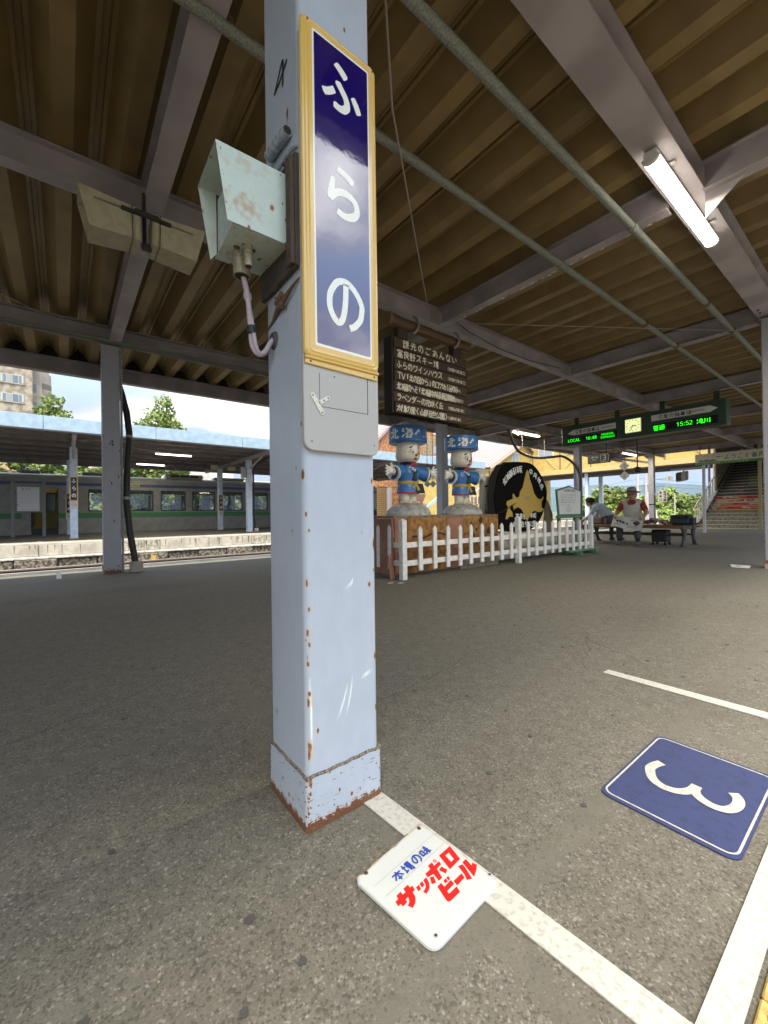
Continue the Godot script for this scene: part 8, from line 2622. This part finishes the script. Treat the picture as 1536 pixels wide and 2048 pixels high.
	for row in 4:
		var y = 18.62 - 2.42 * row + 0.02
		for grp in 4:
			var gx = -5.11 - 3.6 * grp
			part(h, "window_sill", box(2.5, 0.10, 0.12, 0.02), shade_m, Vector3(gx, y - 0.60, -69.96))
			for k in 4:
				var v = Node3D.new()
				v.name = "window"
				h.add_child(v, true)
				v.position = Vector3(gx - 0.87 + 0.58 * k, y, -69.98)
				part(v, "frame", box(0.56, 1.08, 0.06, 0.01), M("window frame pale", lin(0.52, 0.48, 0.42), 0.6))
				part(v, "pane", box(0.49, 0.98, 0.04, 0.005), M("hotel pane %d" % (k % 3), [lin(0.16, 0.20, 0.24), lin(0.28, 0.31, 0.32), lin(0.12, 0.17, 0.23)][k % 3], 0.08), Vector3(0, 0, 0.03))
				if k == 0 or k == 3:
					part(v, "curtain", box(0.18, 0.9, 0.02, 0.005), M("hotel curtain", lin(0.42, 0.44, 0.42), 0.8), Vector3(-0.12 if k == 0 else 0.12, 0, 0.06))
		part(h, "narrow_window", box(0.28, 0.85, 0.05, 0.01), M("hotel pane 2"), Vector3(-2.95, y - 0.4, -71.16))
	# pale low buildings behind the train
	var w1 = thing("white_building", "plain white low building behind the train, right of the trees", "building", Vector3(13.0, 0, -48.0))
	part(w1, "wall", box(3.4, 7.0, 5.0, 0.05), M("white wall", lin(0.60, 0.56, 0.54), 0.8, 0.0, "patch", 4.0), Vector3(0.0, 2.6, 0))
	part(w1, "roof", slab([Vector2(-1.6, 0), Vector2(5.6, 0), Vector2(4.4, 0.75), Vector2(-1.6, 0.75)], Vector3(1.5, 3.8, 1.0), Vector3.RIGHT, Vector3.UP, Vector3(0, 0, 1), 3.0, 0.05), M("white wall"))
	part(w1, "lower_wing", box(6.0, 4.8, 4.0, 0.05), M("white wall"), Vector3(4.2, 1.4, 1.0))
	var w2 = thing("pale_block", "pale orange and white building half hidden behind the trees at far left", "building", Vector3(-5.5, 0, -50.0))
	part(w2, "wall", box(6.0, 6.6, 5.0, 0.05), M("pale orange", lin(0.55, 0.36, 0.20), 0.8, 0.0, "patch", 4.0), Vector3(0, 2.4, 0))
	part(w2, "white_storey", box(9.0, 0.8, 4.0, 0.05), M("white wall"), Vector3(4.0, 5.55, -1.0))
	part(w2, "parapet", box(6.2, 0.25, 5.2, 0.05), M("white wall"), Vector3(0, 5.85, 0))
	var w3 = thing("white_shed", "white striped building end seen between the trees, left of the black pipe", "building", Vector3(3.4, 0, -47.0))
	part(w3, "wall", box(2.6, 6.6, 4.0, 0.05), M("white wall"), Vector3(0, 2.35, 0))
	for i in 5:
		part(w3, "louvre", box(2.62, 0.10, 0.05, 0.01), M("far beam"), Vector3(0, 5.3 - 0.35 * i, 2.01))


# ------------------------------------------------------------------ trees, hills, poles
func crown_mesh(sd, blobs, count, leaf, tone = 1.0):
	var r = RandomNumberGenerator.new()
	r.seed = sd
	var st = st_new()
	var vol = 0.0
	for b in blobs:
		vol += b[1] * b[1]
	for b in blobs:
		var n = int(count * b[1] * b[1] / vol)
		var base = r.randf_range(0.8, 1.2)
		for i in n:
			var d = Vector3(r.randfn(), r.randfn(), r.randfn()).normalized()
			var rad = b[1] * (0.45 + 0.62 * pow(r.randf(), 0.45)) * (0.86 + 0.2 * sin(d.x * 7.0 + d.y * 5.0 + sd))
			var c = b[0] + Vector3(d.x, d.y * b[2], d.z) * rad
			var s = leaf * r.randf_range(0.55, 1.2)
			var nn = (d + Vector3(r.randfn(), r.randfn() + 0.4, r.randfn()) * 0.7).normalized()
			var fr = frame_of(nn)
			var a = r.randf() * TAU
			var u = (fr[0] * cos(a) + fr[1] * sin(a)) * s
			var v = nn.cross(u).normalized() * s * 0.62
			var g = base * r.randf_range(0.65, 1.3) * tone
			st.set_color(Color(0.150 * g, 0.200 * g, 0.036 * g))
			# a leaf spray: bent diamond
			var tip = c + u + nn * s * 0.18
			var q = [c - u, c + v, tip, c - v]
			for k in [0, 1, 2, 0, 2, 3]:
				st.set_normal(nn)
				st.set_uv(Vector2(0, 0))
				st.add_vertex(q[k])
	return st.commit()


func tree(label, at, blobs, count, leaf, tone = 1.0, group = "", sd = 1):
	var t = thing("tree", label, "tree", at, Basis(), group)
	var lm
	if mat_made.has("leaf"):
		lm = mat_made.leaf
	else:
		lm = StandardMaterial3D.new()
		lm.vertex_color_use_as_albedo = true
		lm.roughness = 0.6
		lm.backlight_enabled = true
		lm.backlight = Color(0.55, 0.62, 0.25)
		mat_made.leaf = lm
	var bark = M("tree bark", lin(0.085, 0.065, 0.048), 0.95, 0.0, "stain", 0.8, 1.0)
	var top = Vector3.ZERO
	for b in blobs:
		if b[0].y > top.y:
			top = b[0]
	part(t, "trunk", tube([Vector3(0, -0.9, 0), Vector3(0.05, top.y * 0.3, 0.03), Vector3(top.x * 0.5, top.y * 0.65, top.z * 0.5), top], [0.03 * top.y, 0.024 * top.y, 0.016 * top.y, 0.004 * top.y], 9), bark)
	var limbs = st_new()
	for b in blobs:
		var s = Vector3(b[0].x * 0.2, b[0].y * 0.55, b[0].z * 0.2)
		add_tube(limbs, [s, s.lerp(b[0], 0.55) + Vector3(0, 0.15, 0), b[0]], [0.011 * top.y, 0.007 * top.y, 0.003 * top.y], 6)
	part(t, "limb", limbs.commit(), bark)
	var cr = part(t, "crown", crown_mesh(sd, blobs, count, leaf, tone), lm)
	return t


func random_blobs(sd, h, w, n):
	var r = RandomNumberGenerator.new()
	r.seed = sd
	var out = [[Vector3(0, h - w * 0.55, 0), w * 0.55, 0.95]]
	for i in n:
		var a = r.randf() * TAU
		var t = r.randf()
		var d = w * (0.25 + 0.65 * (1.0 - t))
		out.append([Vector3(cos(a) * d, lerpf(h * 0.28, h - w * 0.5, t), sin(a) * d), w * r.randf_range(0.30, 0.52), 0.85])
	return out


func build_far_nature():
	# hills
	var n = FastNoiseLite.new()
	n.seed = 12
	n.frequency = 0.0022
	n.fractal_octaves = 5
	var ridge = func(z):
		# heights read against z at x = 1500
		var k = [[-1600.0, 60.0], [-1000.0, 84.0], [-740.0, 97.0], [-660.0, 101.0], [-610.0, 103.0], [-545.0, 94.0], [-495.0, 98.0], [-438.0, 92.0], [-375.0, 80.0], [-330.0, 60.0], [-200.0, 45.0], [400.0, 70.0], [1600.0, 90.0]]
		for i in k.size() - 1:
			if z >= k[i][0] and z <= k[i + 1][0]:
				return lerpf(k[i][1], k[i + 1][1], smoothstep(0.0, 1.0, (z - k[i][0]) / (k[i + 1][0] - k[i][0])))
		return 60.0
	var st = st_new()
	var P = func(i, j):
		var z = -1600.0 + 40.0 * i
		var t = j / 12.0
		var x = lerpf(900.0, 1500.0, t) if j <= 12 else 1500.0 + (j - 12) * 200.0
		var h = ridge.call(z) * (pow(t, 1.3) if j <= 12 else maxf(0.0, 1.0 - (j - 12) * 0.25))
		h *= 1.0 + 0.30 * n.get_noise_2d(x, z) * (1.0 - absf(1.0 - t))
		return Vector3(x, h - 1.0, z)
	for i in 80:
		for j in 15:
			var q = [P.call(i, j), P.call(i + 1, j), P.call(i + 1, j + 1), P.call(i, j + 1)]
			qd(st, q[0], q[1], q[2], q[3], Vector3(-0.3, 1, 0))
	st.index()
	structure("hills", st.commit(), M("hill forest", lin(0.030, 0.055, 0.030), 0.95, 0.0, "stain", 120.0))
	# left of the picture, behind the train
	tree("tall feathery tree rising above the far roof, right of the pillar numbered 4", Vector3(6.6, 0, -40), [[Vector3(0.35, 10.2, 0), 1.05, 1.2], [Vector3(-0.2, 9.0, 0.3), 1.35, 0.9], [Vector3(-1.1, 8.3, 0), 1.1, 0.7], [Vector3(1.0, 8.6, 0.2), 1.05, 0.9], [Vector3(0.1, 7.4, -0.3), 1.7, 0.8], [Vector3(0, 5.6, 0), 2.0, 0.9], [Vector3(1.3, 6.9, 0), 1.2, 0.9], [Vector3(-1.7, 7.2, 0), 0.8, 0.7], [Vector3(0.6, 10.9, 0), 0.5, 1.2]], 5200, 0.16, 1.1, "", 3)
	tree("rounded tree beside the hotel, above the far roof at left", Vector3(-0.55, 0, -40), [[Vector3(-0.05, 9.5, 0), 0.75, 1.1], [Vector3(-0.55, 8.7, 0.2), 0.8, 0.8], [Vector3(0.45, 8.5, 0), 0.8, 0.9], [Vector3(0, 7.6, 0), 1.3, 0.8], [Vector3(0.2, 6.2, 0), 1.4, 0.8]], 2800, 0.15, 1.15, "", 5)
	var low = [[-6.2, -41.0, 5.6, 1.5], [-4.4, -40.0, 5.4, 1.5], [-2.6, -40.5, 5.9, 1.6], [-1.0, -39.5, 5.4, 1.4], [0.9, -40.5, 5.3, 1.4], [2.2, -41.5, 5.0, 1.1], [4.6, -40.0, 5.5, 1.4], [6.0, -39.5, 5.6, 1.5], [8.2, -40.0, 5.3, 1.5]]
	var words = ["leafy tree at the far left edge behind the train roof", "leafy tree behind the train, over the poster board's left post", "leafy tree behind the train, over the poster board", "leafy tree behind the train, left of the far name sign post", "leafy tree behind the far name sign post", "small leafy tree just left of the pillar numbered 4", "leafy tree right of the black pipe, behind the train roof", "leafy tree behind the lit far lamp", "leafy tree above the train's roof cooler"]
	for i in low.size():
		var s = low[i]
		tree(words[i], Vector3(s[0], 0, s[1]), random_blobs(40 + i, s[2], s[3], 7), 2600, 0.20, rng.randf_range(0.85, 1.15), "trees behind the train", 60 + i)
	for i in 12:
		tree("shrub of the green belt seen through the train windows", Vector3(-4.0 + 1.9 * i, -0.9, -34.0 - (i % 3)), random_blobs(80 + i, 4.3 + 0.3 * (i % 3), 1.6, 6), 1700, 0.22, rng.randf_range(0.8, 1.2), "shrubs behind the train", 90 + i)
	tree("distant tree top behind the far right end of the train", Vector3(21.5, 0, -62.0), random_blobs(7, 6.6, 1.6, 4), 900, 0.26, 0.9, "", 17)
	# right: trees beyond the tracks, below the hills
	var rt = [[58.0, -28.6, 3.2, 2.0], [60.0, -26.0, 4.9, 2.2], [60.0, -24.2, 4.7, 2.1], [62.0, -22.5, 3.2, 1.8], [62.0, -20.5, 2.7, 1.8], [61.0, -18.6, 4.2, 1.6], [60.0, -16.9, 3.2, 1.9], [59.0, -15.0, 2.9, 1.8], [60.0, -13.2, 2.6, 1.8], [66.0, -25.0, 3.6, 2.0], [66.0, -19.5, 3.4, 2.0], [64.0, -30.5, 3.8, 2.0], [64.0, -11.5, 3.0, 2.0]]
	var rw = ["green tree left of the bending person, beyond the tracks", "tall green tree between the lilac pillar and the reading person", "rounded green tree just left of the reading person's hat", "low tree behind the reading person's vest", "low tree right of the reading person", "slim tree behind the strapped pillar", "broad tree right of the strapped pillar", "tree behind the thin light pole near the stairs", "tree beside the foot of the stair hand rail", "back row tree behind the reading person", "back row tree behind the strapped pillar", "tree far left behind the info board", "tree hidden partly by the stair curb"]
	for i in rt.size():
		var s = rt[i]
		tree(rw[i], Vector3(s[0], -0.4, s[1]), random_blobs(120 + i, s[2] * 0.88 + 0.4, s[3], 8), 2600, 0.26, rng.randf_range(0.95, 1.3), "trees beyond the tracks at right", 140 + i)
	var m = crown_mesh(9, [[Vector3(58, -0.2, -30), 1.6, 0.7], [Vector3(58, -0.2, -27), 1.7, 0.7], [Vector3(58, -0.3, -24), 1.7, 0.7], [Vector3(58, -0.2, -21), 1.8, 0.7], [Vector3(58, -0.2, -18), 1.8, 0.7], [Vector3(58, -0.2, -15), 1.7, 0.7], [Vector3(58, -0.2, -12), 1.7, 0.7]], 9000, 0.24, 1.15)
	var hedge = part(self, numbered("undergrowth"), m, mat_made.leaf)
	tag(hedge, "low green undergrowth along the far tracks", "undergrowth")
	stuff(hedge)
	var belt = []
	for i in 15:
		belt.append([Vector3(-7.0 + 2.0 * i, 0.9 + 0.5 * (i % 2), -36.0), 1.9, 0.95])
	var wall_of_green = part(self, numbered("undergrowth"), crown_mesh(19, belt, 9000, 0.24, 1.1), mat_made.leaf)
	tag(wall_of_green, "low green undergrowth seen through the train windows", "undergrowth")
	stuff(wall_of_green)
	# poles and the signal gantry
	var pw = M("pole pale", lin(0.50, 0.49, 0.50), 0.7)
	for s in [[45.0, -19.7, 3.9, 0.07, "thin pale pole left of the reading person"], [45.0, -16.35, 4.5, 0.13, "pale concrete pole with crossarms above the reading person's hat"], [45.0, -15.6, 5.2, 0.12, "upright pale concrete pole of the gantry, right of the crossarms"], [45.0, -13.23, 2.25, 0.06, "short thin pale pole right of the strapped pillar"]]:
		var p = thing("utility_pole", s[4], "pole", Vector3(s[0], 0, s[1]), Basis(), "poles beyond the tracks")
		part(p, "shaft", tube([Vector3(0, -0.9, 0), Vector3(0, s[2], 0)], [s[3], s[3] * 0.75], 10), pw)
		part(p, "cap", blob(Vector3(0, s[2], 0), Vector3(s[3], s[3], s[3]), 10, 6), pw)
		if s[3] == 0.13:
			for k in 4:
				part(p, "crossarm", box(0.05, 0.06, 0.9 - 0.15 * k, 0.01), pw, Vector3(0, 3.6 - 0.28 * k, 0.1))
	var lean = thing("utility_pole", "leaning pale stay pole right of the gantry", "pole", Vector3(45.0, 0, -14.85), Basis(), "poles beyond the tracks")
	part(lean, "shaft", tube([Vector3(0, -0.9, 0.2), Vector3(0, 5.2, -0.62)], [0.13, 0.10], 10), pw)
	var ga = thing("signal_gantry", "thin steel signal gantry with a dark bracket behind the reading person", "gantry", Vector3(45.0, 0, -15.5))
	var gs = M("gantry steel", lin(0.16, 0.17, 0.18), 0.6)
	for y in [2.62, 3.1]:
		part(ga, "beam", box(0.07, 0.05, 2.9, 0.005), gs, Vector3(0, y, 0))
	for k in 10:
		part(ga, "lattice_bar", bar(Vector3(0, 2.62, -1.4 + 0.29 * k), Vector3(0, 3.1, -1.4 + 0.29 * (k + (k % 2) * 0.9)), 0.015, 5), gs)
	part(ga, "knee_brace", bar(Vector3(0, 2.60, 1.2), Vector3(0, 2.0, 0.15), 0.035, 6), gs)
	part(ga, "leg", bar(Vector3(0, -0.9, 0.0), Vector3(0, 2.62, 0.0), 0.10, 8), pw)
	part(ga, "ladder", box(0.05, 3.0, 0.25, 0.01), pw, Vector3(-0.1, 0.7, -0.05))
	var wi = M("far wire", lin(0.10, 0.10, 0.11), 0.7)
	for k in 3:
		single("overhead_wire", tube([Vector3(45, 4.0 - 0.35 * k, -16.3), Vector3(52, 3.2 - 0.3 * k, -11.0), Vector3(60, 3.3 - 0.3 * k, -4.0)], 0.015, 5), wi, ["top overhead wire sagging to the right before the hills", "middle overhead wire sagging to the right before the hills", "lowest overhead wire sagging to the right before the hills"][k], "wire")
	single("overhead_wire", tube([Vector3(45, 3.9, -16.3), Vector3(43, 3.3, -18.5), Vector3(40, 3.4, -21.0)], 0.015, 5), wi, "overhead wire running left from the crossarm pole", "wire")
